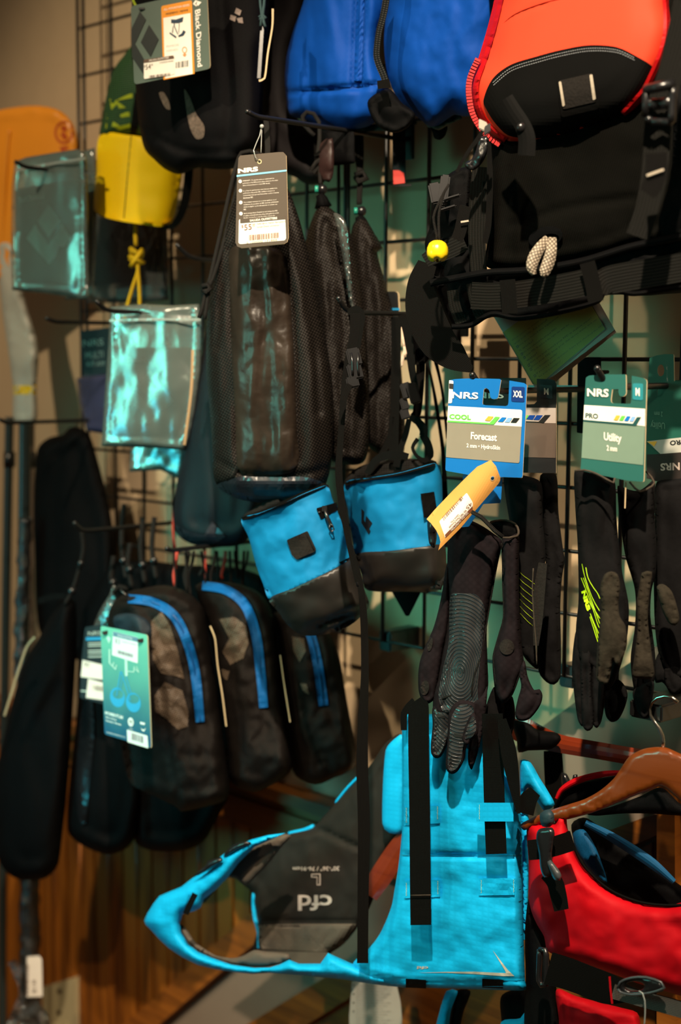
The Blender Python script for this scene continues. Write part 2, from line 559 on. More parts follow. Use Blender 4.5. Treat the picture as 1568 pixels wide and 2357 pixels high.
def film(name, tint=(1, 1, 1), haze=0.12, gloss=0.5, rough=0.08, bscale=25, bstr=0.7, color=(0.8, 0.85, 0.8)):
    """clear crumpled plastic: transparent with a glossy face and a little haze"""
    if name in MATS: return MATS[name]
    m = bpy.data.materials.new(name); m.use_nodes = True; nt = m.node_tree; nt.nodes.clear()
    out = nd(nt, 'ShaderNodeOutputMaterial'); tr = nd(nt, 'ShaderNodeBsdfTransparent'); tr.inputs[0].default_value = (*tint, 1)
    gl = nd(nt, 'ShaderNodeBsdfGlossy', Roughness=rough); df = nd(nt, 'ShaderNodeBsdfDiffuse'); df.inputs[0].default_value = (*color, 1)
    tc = nd(nt, 'ShaderNodeTexCoord'); nz = nd(nt, 'ShaderNodeTexNoise', Scale=bscale, Detail=3.0, Distortion=1.5)
    nt.links.new(tc.outputs['Object'], nz.inputs['Vector'])
    bp = nd(nt, 'ShaderNodeBump', Strength=bstr, Distance=0.01); nt.links.new(nz.outputs['Fac'], bp.inputs['Height'])
    lw = nd(nt, 'ShaderNodeLayerWeight', Blend=gloss); nt.links.new(bp.outputs[0], lw.inputs['Normal'])
    nt.links.new(bp.outputs[0], gl.inputs['Normal'])
    m1 = nd(nt, 'ShaderNodeMixShader', Fac=haze); nt.links.new(tr.outputs[0], m1.inputs[1]); nt.links.new(df.outputs[0], m1.inputs[2])
    m2 = nd(nt, 'ShaderNodeMixShader'); nt.links.new(lw.outputs['Fresnel'], m2.inputs[0])
    nt.links.new(m1.outputs[0], m2.inputs[1]); nt.links.new(gl.outputs[0], m2.inputs[2])
    nt.links.new(m2.outputs[0], out.inputs[0])
    MATS[name] = m; return m

def wood(name, c1, c2, rough=0.45, scale=6.0, coat=0.2, vertical=True):
    if name in MATS: return MATS[name]
    m, nt, b = base_mat(name, c1, rough, 0.5, coat=coat)
    tc = nd(nt, 'ShaderNodeTexCoord'); mp = nd(nt, 'ShaderNodeMapping')
    mp.inputs['Scale'].default_value = (9, 9, 0.7) if vertical else (0.9, 0.9, 12)
    nt.links.new(tc.outputs['Object'], mp.inputs['Vector'])
    nz = nd(nt, 'ShaderNodeTexNoise', Scale=scale, Detail=6.0, Distortion=0.8); nt.links.new(mp.outputs[0], nz.inputs['Vector'])
    oi = nd(nt, 'ShaderNodeObjectInfo')
    ad = nd(nt, 'ShaderNodeMath', operation='ADD'); mu = nd(nt, 'ShaderNodeMath', operation='MULTIPLY'); mu.inputs[1].default_value = 0.25
    nt.links.new(oi.outputs['Random'], mu.inputs[0]); nt.links.new(mu.outputs[0], ad.inputs[0]); nt.links.new(nz.outputs['Fac'], ad.inputs[1])
    cr = nd(nt, 'ShaderNodeValToRGB'); cr.color_ramp.elements[0].color = (*c2, 1); cr.color_ramp.elements[1].color = (*c1, 1)
    cr.color_ramp.elements[0].position = 0.35; cr.color_ramp.elements[1].position = 0.75
    nt.links.new(ad.outputs[0], cr.inputs[0]); nt.links.new(cr.outputs[0], b.inputs['Base Color'])
    bp = nd(nt, 'ShaderNodeBump', Strength=0.15, Distance=0.002); nt.links.new(nz.outputs['Fac'], bp.inputs['Height'])
    nt.links.new(bp.outputs[0], b.inputs['Normal'])
    MATS[name] = m; return m

def rings(name, color, line, cx, cy, pitch, D, squash=1.0, rough=0.35):
    """rubber ridges printed round a centre on a glove palm (UV metres)"""
    m, nt, b = base_mat(name, color, rough, 0.6)
    uv = nd(nt, 'ShaderNodeUVMap'); mp = nd(nt, 'ShaderNodeMapping')
    u0, v0 = uvof(cx, cy, D)
    mp.inputs['Location'].default_value = (-u0, -v0 * squash, 0); mp.inputs['Scale'].default_value = (1, squash, 0)
    nt.links.new(uv.outputs[0], mp.inputs['Vector'])
    ln = nd(nt, 'ShaderNodeVectorMath', operation='LENGTH'); nt.links.new(mp.outputs[0], ln.inputs[0])
    mu = nd(nt, 'ShaderNodeMath', operation='MULTIPLY'); mu.inputs[1].default_value = 2 * math.pi / pitch
    nt.links.new(ln.outputs['Value'], mu.inputs[0])
    si = nd(nt, 'ShaderNodeMath', operation='SINE'); nt.links.new(mu.outputs[0], si.inputs[0])
    mr = nd(nt, 'ShaderNodeMapRange'); mr.inputs['From Min'].default_value = 0.0; mr.inputs['From Max'].default_value = 0.6
    nt.links.new(si.outputs[0], mr.inputs['Value'])
    mx = nd(nt, 'ShaderNodeMix', data_type='RGBA'); mx.inputs[6].default_value = (*color, 1); mx.inputs[7].default_value = (*line, 1)
    nt.links.new(mr.outputs[0], mx.inputs[0]); nt.links.new(mx.outputs[2], b.inputs['Base Color'])
    r2 = nd(nt, 'ShaderNodeMapRange'); r2.inputs['To Min'].default_value = 0.75; r2.inputs['To Max'].default_value = rough
    nt.links.new(mr.outputs[0], r2.inputs['Value']); nt.links.new(r2.outputs[0], b.inputs['Roughness'])
    bp = nd(nt, 'ShaderNodeBump', Strength=0.8, Distance=0.0008); nt.links.new(mr.outputs[0], bp.inputs['Height'])
    nt.links.new(bp.outputs[0], b.inputs['Normal'])
    return m

def gradient_print(name, top, bottom, z0, z1):
    """a card printed in a fade between two inks"""
    m, nt, b = base_mat(name, top, 0.35, 0.5, coat=0.3)
    g = nd(nt, 'ShaderNodeNewGeometry'); s = nd(nt, 'ShaderNodeSeparateXYZ')
    tc = nd(nt, 'ShaderNodeTexCoord'); nt.links.new(tc.outputs['Object'], s.inputs[0])
    mr = nd(nt, 'ShaderNodeMapRange'); mr.inputs['From Min'].default_value = z0; mr.inputs['From Max'].default_value = z1
    nt.links.new(s.outputs[2], mr.inputs['Value'])
    nz = nd(nt, 'ShaderNodeTexNoise', Scale=30.0, Detail=3.0); nt.links.new(tc.outputs['Object'], nz.inputs['Vector'])
    a = nd(nt, 'ShaderNodeMath', operation='MULTIPLY_ADD'); a.inputs[1].default_value = 0.25; 
    nt.links.new(nz.outputs['Fac'], a.inputs[0]); nt.links.new(mr.outputs[0], a.inputs[2])
    sb = nd(nt, 'ShaderNodeMath', operation='SUBTRACT'); sb.inputs[1].default_value = 0.125; nt.links.new(a.outputs[0], sb.inputs[0])
    mx = nd(nt, 'ShaderNodeMix', data_type='RGBA'); mx.inputs[6].default_value = (*bottom, 1); mx.inputs[7].default_value = (*top, 1)
    nt.links.new(sb.outputs[0], mx.inputs[0]); nt.links.new(mx.outputs[2], b.inputs['Base Color'])
    return m

def ink(name, c, rough=0.45): return mottled(name, c, rough, 0.4, 80, 0.05, 0.0)

K = dict(
    steel=mottled('black_steel', (0.006, 0.006, 0.006), 0.35, 0.5, 60, 0.2, 0.05),
    blk=fabric('black_webbing', (0.0045, 0.0040, 0.0035), 0.0016, 0.7, 0.12, ratio=0.5),
    blkn=fabric('black_nylon', (0.0032, 0.0031, 0.0034), 0.0007, 0.6, 0.12, crumple=0.3),
    blkmesh=fabric('black_mesh', (0.025, 0.020, 0.017), 0.0032, 0.5, 0.2, color2=(0.0004, 0.0004, 0.0004), bump=1.0, angle=0.5),
    packmesh=fabric('coarse_black_mesh', (0.018, 0.014, 0.012), 0.0030, 0.5, 0.2, color2=(0.0004, 0.0004, 0.0004), bump=1.0, angle=0.3, ratio=0.6),
    fleece=mottled('black_neoprene', (0.0055, 0.0052, 0.0055), 0.95, 0.08, 200, 0.3, 0.4, 0.0006),
    neo=fabric('neoprene_hex', (0.012, 0.0088, 0.0105), 0.006, 0.9, 0.1, bump=0.15, thread=0.8, angle=0.8),
    plastic=mottled('black_plastic', (0.008, 0.008, 0.009), 0.28, 0.6, 60, 0.1, 0.03),
    cord=fabric('black_cord', (0.010, 0.0085, 0.007), 0.0015, 0.6, 0.4, bump=1.0),
    white=ink('white_print', (0.85, 0.80, 0.72)), label=ink('sticker_paper', (0.80, 0.74, 0.66), 0.6),
    black=ink('black_print', (0.012, 0.012, 0.012)), brown=ink('brown_print', (0.10, 0.055, 0.035)),
    blueband=ink('pale_blue_print', (0.20, 0.55, 0.75)),
)

# ------------------------------------------------------------------ the setting
def w3(t, z, off): return Vector((G0.x, G0.y, 0)) + U * t + N * off + Vector((0, 0, z))

def slab3(name, pts, off0, off1, mat, parent=None, kind=None):
    """pts (t, z) on the wall, between two distances from the grid plane"""
    n = len(pts)
    vs = [w3(t, z, off1) for t, z in pts] + [w3(t, z, off0) for t, z in pts]
    fs = [tuple(range(n)), tuple(reversed(range(n, 2 * n)))] + [(i, i + n, (i + 1) % n + n, (i + 1) % n) for i in range(n)]
    o = link(name, vs, fs, mat, parent, [(t, z) for t, z in pts] * 2, False)
    bmf = bmesh.new(); bmf.from_mesh(o.data); bmesh.ops.recalc_face_normals(bmf, faces=bmf.faces); bmf.to_mesh(o.data); bmf.free()
    if kind: o['kind'] = kind
    return o

def tz(px, py, off=-0.065):
    v = wp(px, py, off); d = v - Vector((G0.x, G0.y, 0)); return d.dot(U), v.z

def slab(name, px, off0, off1, mat, parent=None, kind=None):
    return slab3(name, [tz(x, y, off1) for x, y in px], off0, off1, mat, parent, kind)

WOFF = -0.065
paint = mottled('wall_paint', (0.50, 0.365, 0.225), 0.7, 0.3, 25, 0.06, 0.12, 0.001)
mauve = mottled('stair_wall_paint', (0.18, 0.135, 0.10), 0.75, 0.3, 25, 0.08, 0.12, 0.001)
oak = wood('orange_pine', (0.36, 0.115, 0.010), (0.11, 0.030, 0.003))
oakd = wood('dark_pine', (0.27, 0.085, 0.009), (0.12, 0.034, 0.003), vertical=False)
wall = slab3('wall_back', [(-2.6, 0), (3.2, 0), (3.2, 2.9), (-2.6, 2.9)], WOFF - 0.1, WOFF, paint, None, 'structure')
fl = link('floor', [(-4, -2, 0), (4, -2, 0), (4, 5, 0), (-4, 5, 0)], [(0, 1, 2, 3)], wood('floor_boards', (0.16, 0.08, 0.03), (0.07, 0.03, 0.012), vertical=False), None, [(0, 0)] * 4, False)
fl['kind'] = 'structure'
railz = tz(700, 1822)[1]
a_t, a_z = tz(371, 2352); b_t, b_z = tz(1245, 1675)
def diag(t): return a_z + (b_z - a_z) * (t - a_t) / (b_t - a_t)
t_end = a_t + (railz - a_z) * (b_t - a_t) / (b_z - a_z)
# tongue-and-groove planks below the chair rail, cut by the rising board
t = -2.2; rnd = random.Random(4); k = 0
while t < t_end - 0.02:
    w = 0.085; t1 = min(t + w, t_end)
    g = 0.0025
    lo0, lo1 = max(0.0, diag(t + g)), max(0.0, diag(t1 - g))
    pr = 0.012 + rnd.uniform(-0.0008, 0.0008)
    pts = [(t + g, lo0), (t1 - g, lo1), (t1 - g, railz - 0.02), (t + g, railz - 0.02)]
    if pts[3][1] > pts[0][1] + 0.01 and pts[2][1] > pts[1][1] + 0.005:
        slab3('plank', pts, WOFF, WOFF + pr, oak, wall)
    # bead down the middle of every board
        mid = (t + t1) / 2
        if railz - diag(mid) > 0.06:
            tube('bead', [w3(mid, max(0, diag(mid)), WOFF + pr), w3(mid, railz - 0.02, WOFF + pr)], 0.0035, oak, wall, sides=6, smooth=False)
    t += w; k += 1
rail = slab3('trim_1', [(-2.4, railz - 0.075), (t_end + .02, railz - 0.075), (t_end + .02, railz - 0.012), (-2.4, railz - 0.012)], WOFF, WOFF + 0.022, oakd, None, 'structure')
for z0, z1, d in ((-0.012, 0.006, 0.040), (-0.045, -0.030, 0.030)):
    slab3('moulding', [(-2.4, railz + z0), (t_end + .02, railz + z0), (t_end + .02, railz + z1), (-2.4, railz + z1)], WOFF + 0.002, WOFF + d, oakd, rail)
# the side of the stair: painted wall below the rising line, with boards along it
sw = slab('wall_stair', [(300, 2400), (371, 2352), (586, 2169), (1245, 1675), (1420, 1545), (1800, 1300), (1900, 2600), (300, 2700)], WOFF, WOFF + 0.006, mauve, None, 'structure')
slab('trim_2', [(250, 2385), (365, 2290), (520, 2150), (790, 1925), (880, 1950), (585, 2172), (420, 2312), (330, 2390)], WOFF, WOFF + 0.024, oakd, None, 'structure')
slab('trim_3', [(500, 2400), (770, 2236), (1395, 1914), (1482, 1882), (1530, 1870), (1530, 1915), (1435, 1955), (800, 2300), (640, 2400)], WOFF + .004, WOFF + 0.024, oakd, None, 'structure')
slab('trim_4', [(1512, 1780), (1553, 1780), (1556, 2400), (1512, 2400)], WOFF + .004, WOFF + 0.045, oakd, None, 'structure')
slab('trim_5', [(1553, 1780), (1800, 1740), (1800, 2500), (1556, 2500)], WOFF + .004, WOFF + 0.020, oak, None, 'structure')
slab('trim_6', [(640, 2404), (800, 2304), (1500, 1940), (1512, 2500), (620, 2500)], WOFF + .004, WOFF + 0.012, oakd, None, 'structure')

# wall socket plate
o = thing('outlet', 'beige outlet plate on the wood panelling in the lower left corner', 'outlet', wp(135, 2330, WOFF + .013))
cream = mottled('cream_plastic', (0.42, 0.35, 0.20), 0.4, 0.5, 30, 0.05, 0.0)
slab('plate', [(98, 2272), (173, 2249), (174, 2420), (98, 2436)], WOFF + .0125, WOFF + .021, cream, o)
s = slab('socket', [(122, 2360), (152, 2352), (152, 2400), (122, 2406)], WOFF + .021, WOFF + .024, cream, o)
for (x, y) in ((135, 2331), (136, 2282)):
    slab('screw', ellipse(x, y, 5, 5.5, 10), WOFF + .0208, WOFF + .0225, mottled('dull_brass', (0.12, 0.08, 0.04), 0.4, 0.5, 30, .1, 0, metal=.6), o)

# ------------------------------------------------------------------ the wire grid
grid = thing('grid_panel', 'black wire grid panel hung on the beige wall behind all the gear', 'display grid', w3(0.6, 1.1, 0))
zr = lambda r: G0.z + r * CELL
tN, rlo, rhi = 20, -5, 10
for i in range(tN + 1):
    tube('wire', [w3(i * CELL, zr(rlo), 0), w3(i * CELL, zr(rhi), 0)], 0.0027, K['steel'], grid, sides=6, smooth=False)
tube('wire', [w3(-0.016, zr(rlo), 0), w3(-0.016, zr(rhi), 0)], 0.0027, K['steel'], grid, sides=6, smooth=False)
for r in range(rlo, rhi + 1):
    tube('wire', [w3(-0.016, zr(r), -0.0052), w3(tN * CELL, zr(r), -0.0052)], 0.0025, K['steel'], grid, sides=6, smooth=False)
for dt in (-0.009, 0.010):
    tube('wire', [w3(8 * CELL + dt, zr(0.6), 0.004), w3(8 * CELL + dt, zr(4.4), 0.004)], 0.0024, K['steel'], grid, sides=6, smooth=False)
for (i, r) in ((0, 9), (0, -4), (13, -5), (9, -5), (18, 1)):
    box('wall_bracket', w3(i * CELL, zr(r), -0.034), U * .011, N * .030, Vector((0, 0, .014)), K['steel'], grid, 0.002)

# ------------------------------------------------------------------ pegs
PEG = {}
def peg(key, tip, bend, L, label, drop=0.0, r=0.0030, plate=0.016):
    B = wp(bend[0], bend[1], L)
    base = B - N * (L - 0.004) + Vector((0, 0, -drop))
    DB = wd(bend[0], bend[1], L)
    T = at(tip[0], tip[1], DB - 0.012)
    o = thing('peg_hook', label, 'hook', base)
    mid = B + (base - B).normalized() * 0.012
    m2 = at((tip[0] + 2 * bend[0]) / 3, (tip[1] + 2 * bend[1]) / 3 + 2, DB - 0.003)
    tube('prong', [base, base + (B - base) * .5, mid, m2, T], r, K['steel'], o, sides=10, step=0.004)
    bm_ = link('tip', *sphere_vf(T, r * 1.06), K['steel'], o, None)
    box('bracket', base + N * .001 + Vector((0, 0, -0.004)), U * plate, N * .002, Vector((0, 0, .022)), K['steel'], o, 0.001)
    box('lip', base + N * .001 + Vector((0, 0, 0.02)), U * plate, N * .006, Vector((0, 0, .002)), K['steel'], o, 0.0008)
    PEG[key] = (B, base)
    return o

def sphere_vf(c, r, nu=10, nv=6, sc3=(1, 1, 1)):
    vs = [Vector(c) + Vector((0, 0, r * sc3[2]))]; fs = []
    for i in range(1, nv):
        a = math.pi * i / nv
        for j in range(nu):
            b = 2 * math.pi * j / nu
            vs.append(Vector(c) + Vector((r*sc3[0]*math.sin(a)*math.cos(b), r*sc3[1]*math.sin(a)*math.sin(b), r*sc3[2]*math.cos(a))))
    vs.append(Vector(c) - Vector((0, 0, r * sc3[2])))
    for j in range(nu): fs.append((0, 1 + j, 1 + (j + 1) % nu))
    for i in range(nv - 2):
        for j in range(nu):
            a = 1 + i * nu + j; b = 1 + i * nu + (j + 1) % nu
            fs.append((a, a + nu, b + nu, b))
    e = len(vs) - 1; k = 1 + (nv - 2) * nu
    for j in range(nu): fs.append((k + j, e, k + (j + 1) % nu))
    return vs, fs

def onpeg(key, f):                 # point on a prong, f = 0 at the grid, 1 at the bend
    B, base = PEG[key]; return base + (B - base) * f

peg('A', (570, 257), (602, 270), 0.25, 'long black peg hook above the price tag, holding the mesh storage bags')
peg('B', (37, 373), (68, 386), 0.22, 'black peg hook poking through the top of the left clear plastic pouch')
peg('C', (223, 694), (250, 716), 0.24, 'black peg hook poking through the top of the lower clear plastic pouch', -0.0)
peg('D', (108, 733), (138, 741), 0.20, 'black peg hook just left of the lower clear plastic pouch')
peg('E', (1, 966), (22, 973), 0.20, 'black peg hook crossing the foot of the pale paddle shaft at left')
peg('F', (408, 564), (446, 596), 0.15, 'empty black peg hook left of the mesh bag with the price tag')
peg('G', (780, 687), (802, 718), 0.20, 'black peg hook carrying the straps of the blue chalk buckets')
peg('H', (1088, 863), (1119, 900), 0.20, 'black peg hook through the blue glove header card', 0.0, 0.0034)
peg('I', (1375, 848), (1403, 890), 0.20, 'black peg hook through the green glove header card', 0.0, 0.0034)
peg('J', (385, 1262), (400, 1266), 0.20, 'black peg hook above the mesh backpacks')
peg('L', (172, 1204), (192, 1222), 0.20, 'black peg hook above the long dark bags at left')
peg('M', (955, 735), (972, 742), 0.06, 'short black peg hook beside the wide hanging strap of the life vest')

# ------------------------------------------------------------------ paddles on the far left
yel = mottled('amber_blade', (0.75, 0.26, 0.012), 0.35, 0.5, 12, 0.1, 0.05)
shaftw = mottled('pale_shaft', (0.42, 0.40, 0.34), 0.4, 0.5, 20, 0.06, 0.05)
p = thing('paddle', 'paddle with a large amber yellow blade and pale grey shaft at the left edge', 'paddle', wp(60, 980, .05))
S = Plane(90, 420, 0.05, 0.5)
pb, pbs = puff('blade', [(-70, 300), (-30, 262), (40, 246), (95, 244), (140, 256), (170, 290), (179, 340), (178, 470), (170, 560), (140, 600), (-70, 640)],
     S, 0.012, yel, p, R=30, step=14)
stube('spine', [(22, 300), (12, 420), (6, 640)], pbs, 0.004, yel, pb, 0.001)
emb = ellipse(147, 305, 22, 27, 18)
sheet('emblem', ellipse(147, 305, 22, 27, 20), pbs, mottled('red_print', (0.42, 0.06, 0.01), 0.5, 0.3, 20, .1, 0), pb, 0.0003, 0.0003, holes=[ellipse(147, 305, 17, 21, 20)])
multi('emblem', [[(138, 292), (150, 288), (157, 300), (148, 302), (157, 318), (147, 322), (137, 308), (146, 306)], [(137, 338), (156, 336), (158, 345), (150, 344), (148, 352), (141, 350)]], pbs, MATS['red_print'], pb)
cone = puff('shaft_cone', [(-6, 560), (4, 700), (18, 800), (30, 890), (34, 972), (82, 972), (84, 890), (88, 800), (60, 700), (48, 640), (30, 560)], Plane(60, 800, 0.06, .5), 0.018, shaftw, p, R=26, step=12, back=1.0)
sheet('colour_band', [(31, 887), (85, 887), (84, 908), (32, 908)], cone[1], mottled('yellow_tape', (0.75, 0.50, 0.01), 0.4, 0.5, 20, 0.05, 0), cone[0], 0.0004, 0.0003, step=8)
tealm = mottled('dark_shaft', (0.02, 0.03, 0.03), 0.3, 0.6, 30, 0.2, 0.03)
ptube('shaft', [(58, 965, wd(58, 965, .06)), (55, 1250, wd(55, 1250, .06)), (52, 1600, wd(52, 1600, .06))], 0.0105, tealm, p, sides=12)

for i, (x0, x1, lab) in enumerate(((22, 6, 'leftmost dark paddle shaft standing at the left edge of the frame'), (72, 66, 'thin tan edged shaft standing right behind the pale paddle'))):
    q = thing('paddle_shaft', lab, 'paddle', wp(x1, 1500, .03), )
    ptube('shaft', [(x0, 960, wd(x0, 960, .02)), ((x0 + x1) / 2, 1400, wd(x0, 1400, .02)), (x1, 2000, wd(x1, 2000, .02)), (x1, 2500, wd(x1, 2500, .02))], 0.008 if i == 0 else 0.006, tealm if i == 0 else mottled('tan_shaft', (0.16, 0.11, 0.08), .4, .5, 20, .1, 0), q, sides=10)
    ptube('ferrule', [(x0, 1040, wd(x0, 1040, .02)), (x0, 1075, wd(x0, 1075, .02))], 0.0105 if i == 0 else .008, K['plastic'], q, sides=10, smooth=False)

wrap = film('cling_film', (0.9, 0.93, 0.93), 0.02, 0.5, 0.10, 60, 1.0)
def wrapped(name, label, path, r, loc):
    q = thing(name, label, 'paddle', loc)
    D = [(x, y, wd(x, y, .10)) for x, y in path]
    ptube('shaft', D, r, K['plastic'], q, sides=12)
    # a loose film sleeve with its own crinkles
    o = ptube('plastic_wrap', D, r * 1.25, wrap, q, sides=24, step=0.005, cap=False)
    for v in o.data.vertices:
        n_ = noise.noise(v.co * 45) * 0.0045 + noise.noise(v.co * 110) * 0.002
        v.co += Vector((n_, noise.noise(v.co * 45 + Vector((9, 0, 0))) * 0.004, 0))
    return q
wrapped('wrapped_paddle', 'paddle grip in crinkled clear film behind the dark bags at left', [(58, 1195), (54, 1300), (50, 1420), (44, 1560)], 0.0085, wp(50, 1560, .1))
wq = wrapped('wrapped_paddle', 'paddle grip in crinkled clear film with a white price label, bottom left', [(68, 1990), (68, 2100), (70, 2250), (70, 2420)], 0.0135, wp(70, 2400, .1))
LS = Plane(78, 2250, .124, 0)
sheet('price_label', [(62, 2202), (90, 2200), (96, 2207), (98, 2294), (62, 2295)], LS, K['label'], wq, 0.0004)
text('price_text', [('$18', (74, 2286), (74, 2256), (84, 2256), (84, 2286))], LS, K['brown'], wq, 0.0009)
multi('barcode', bars(((60, 2290), (60, 2220), (66, 2220), (66, 2290)), 18, 3), LS, K['brown'], wq, lift=.0005)
sheet('film_tail', [(18, 2216), (34, 2208), (50, 2224), (46, 2270), (40, 2300), (30, 2320), (14, 2357), (30, 2400), (120, 2400), (112, 2340), (88, 2300), (60, 2310)], Plane(70, 2250, .13, 0, bend=lambda x, y: fold(x, y, .006, .05, .05, 3)), wrap, wq, 0.0006, step=8)

# ------------------------------------------------------------------ yellow throw bag
yb = thing('throw_bag', 'yellow rope throw bag with green mesh top and knotted yellow cord below', 'bag', wp(310, 520, .10))
YS = Plane(310, 400, .10, .3)
ylw = fabric('yellow_vinyl', (0.90, 0.58, 0.002), 0.0009, 0.45, 0.4, bump=0.15, thread=0.9, var=0.05)
grn = fabric('green_mesh', (0.05, 0.13, 0.04), 0.0030, 0.6, 0.3, color2=(0.004, 0.012, 0.01), bump=0.8)
b1, sk1 = puff('bag_body', [(231, 310), (297, 311), (340, 318), (395, 335), (420, 380), (413, 440), (402, 495), (392, 514), (374, 522), (330, 517), (270, 508), (228, 496), (216, 482), (222, 400)],
     YS, 0.036, ylw, yb, R=100, step=10, rim=[[(236, 250), (222, 400), (212, 490), (206, 560)], [(420, 300), (416, 400), (404, 490), (396, 560)]], seams=[([(303, 312), (294, 400), (286, 505)], .05, 3)], wr=(.003, .01, .01))
strap('hem', [(220, 484), (250, 499), (320, 512), (376, 518), (396, 508)], 7, sk1, ylw, b1, .001)
stube('seam', [(302, 313), (294, 400), (285, 503)], sk1, .0006, K['black'], b1, 0.0005)
b2, sk2 = puff('mesh_top', [(232, 316), (236, 270), (246, 215), (262, 160), (285, 128), (312, 100), (360, 130), (400, 250), (395, 340), (340, 320), (297, 314)], YS, 0.036, grn, yb, R=60, step=10)
multi('lettering', [[(252, 228), (305, 215), (305, 225), (268, 232), (290, 248), (256, 252)], [(244, 262), (298, 258), (299, 268), (246, 274)], [(244, 284), (262, 280), (276, 290), (300, 284), (300, 293), (275, 299), (260, 291), (243, 296)]], sk2, mottled('lime_print', (0.30, 0.36, 0.01), .5, .3, 20, .1, 0), b2, .0004, .0006)
strap('side_strap', [(318, 215), (312, 265), (306, 318)], 16, sk2, K['blk'], b2, .0012)
strap('edge_strap', [(436, 380, wd(436, 380, .09)), (430, 440, wd(430, 440, .09)), (420, 485, wd(420, 485, .09)), (400, 518, wd(400, 518, .09)), (372, 524, wd(372, 524, .09))], [20, 20, 18, 14, 10], YS, K['blk'], yb, .003)
ymat = fabric('yellow_cord', (0.85, 0.55, 0.01), 0.0020, .5, .4, bump=1.0)
dY = wd(312, 600, .11)
ptube('cord', [(311, 512, dY), (312, 540, dY), (313, 566, dY)], 0.0030, ymat, yb)
for k_, (a0, b0) in enumerate((((300, 572), (326, 590)), ((298, 590), (330, 604)), ((328, 574), (302, 612)))):
    ptube('knot', [(a0[0], a0[1], dY), ((a0[0] + b0[0]) / 2, (a0[1] + b0[1]) / 2, dY - .006), (b0[0], b0[1], dY), ((a0[0] + b0[0]) / 2 + 3, (a0[1] + b0[1]) / 2 + 10, dY + .005), (a0[0], a0[1] + 4, dY)], 0.0034, ymat, yb)
ptube('cord', [(314, 585, dY), (318, 620, dY), (306, 660, dY), (293, 705, dY), (288, 740, dY)], 0.0026, ymat, yb)
ptube('cord', [(316, 600, dY), (320, 650, dY), (322, 700, dY), (322, 745, dY)], 0.0026, ymat, yb)

# ------------------------------------------------------------------ poly pouches on the left
poly = film('poly_bag', (0.90, 0.97, 0.94), 0.13, 0.55, 0.22, 7, 0.40, (0.6, 0.75, 0.68))
cardgrey = mottled('grey_green_card', (0.11, 0.13, 0.11), .4, .5, 15, .1, 0, coat=.3)
cardlite = ink('light_grey_print', (0.45, 0.52, 0.46)); carddk = mottled('dark_card', (0.010, 0.011, 0.012), .6, .3, 15, .1, 0)
def chevrons(s, cx, cy, w, h, mat, par, lift=.0006):
    q = [[(cx, cy - h), (cx + w * .5, cy - h * .45), (cx, cy + h * .1), (cx - w * .5, cy - h * .45)],
         [(cx - w * .58, cy - h * .35), (cx - w * .98, cy + h * .12), (cx, cy + h), (cx + w * .98, cy + h * .12), (cx + w * .58, cy - h * .35), (cx + w * .5, cy - h * .22), (cx + w * .0, cy + h * .36), (cx - w * .5, cy - h * .22)]]
    return multi('emblem', q, s, mat, par, lift=lift)

pq = thing('pouch', 'clear plastic pouch with a grey green card and teal glare, left, nearest the paddle blade', 'pouch', wp(120, 680, .17))
S = Plane(115, 500, .185, .75)
c, SI = puff('insert', rounded([(34, 436), (168, 412), (186, 420), (192, 660), (36, 652)], 6), S, .006, cardgrey, pq, R=30, step=16, smooth=False)
chevrons(SI, 112, 540, 52, 68, cardlite, c)
text('lettering', [('Black Diamond', (42, 455), (100, 446), (100, 456), (42, 465))], SI, K['white'], c, .0008)
puff('film', [(34, 372), (60, 362), (120, 352), (180, 343), (196, 352), (200, 372), (203, 520), (206, 686), (190, 690), (110, 676), (28, 668), (26, 560), (28, 430)], S, .012, poly, pq, R=22, step=9, smooth=False, wr=[(.004, .022, .006), (.0006, .06, .03)], seed=4)
strap('zip_seal', [(36, 392), (110, 378), (196, 364)], 5, S, film('zip_strip', (.8, .95, .9), .35, .5, .1, 20, .3), pq, .002, .016)

pr = thing('pouch', 'clear plastic pouch behind the left teal pouch, seen as a narrow strip', 'pouch', wp(205, 690, .12))
S2 = Plane(190, 520, .125, .75)
puff('insert', rounded([(150, 420), (205, 408), (206, 640), (150, 650)], 4), S2, .003, cardgrey, pr, R=20, step=16, smooth=False)
puff('film', [(150, 360), (218, 340), (224, 420), (222, 560), (215, 686), (150, 690)], S2, .007, poly, pr, R=22, step=10, smooth=False, wr=(.004, .03, .02), seed=9)

pr = thing('pouch', 'clear pouch with a dark chevron card hanging behind the yellow cord', 'pouch', wp(300, 690, .04))
S3 = Plane(300, 600, .045, .9)
c = sheet('insert', [(205, 500), (362, 515), (358, 638), (300, 650), (205, 656)], S3, carddk, pr, .002)
chevrons(Plane(300, 600, .048, .9), 285, 560, 52, 62, ink('charcoal_print', (0.035, 0.037, 0.037)), c)
sheet('barcode_label', [(268, 664), (350, 655), (352, 678), (268, 688)], S3, cardlite, pr, .0005, .001)
puff('film', [(200, 480), (385, 500), (388, 690), (300, 697), (200, 697)], S3, .005, film('dim_film', (.8, .8, .8), .06, .35, .15, 15, .5), pr, R=15, step=14, smooth=False, wr=(.002, .03, .02))

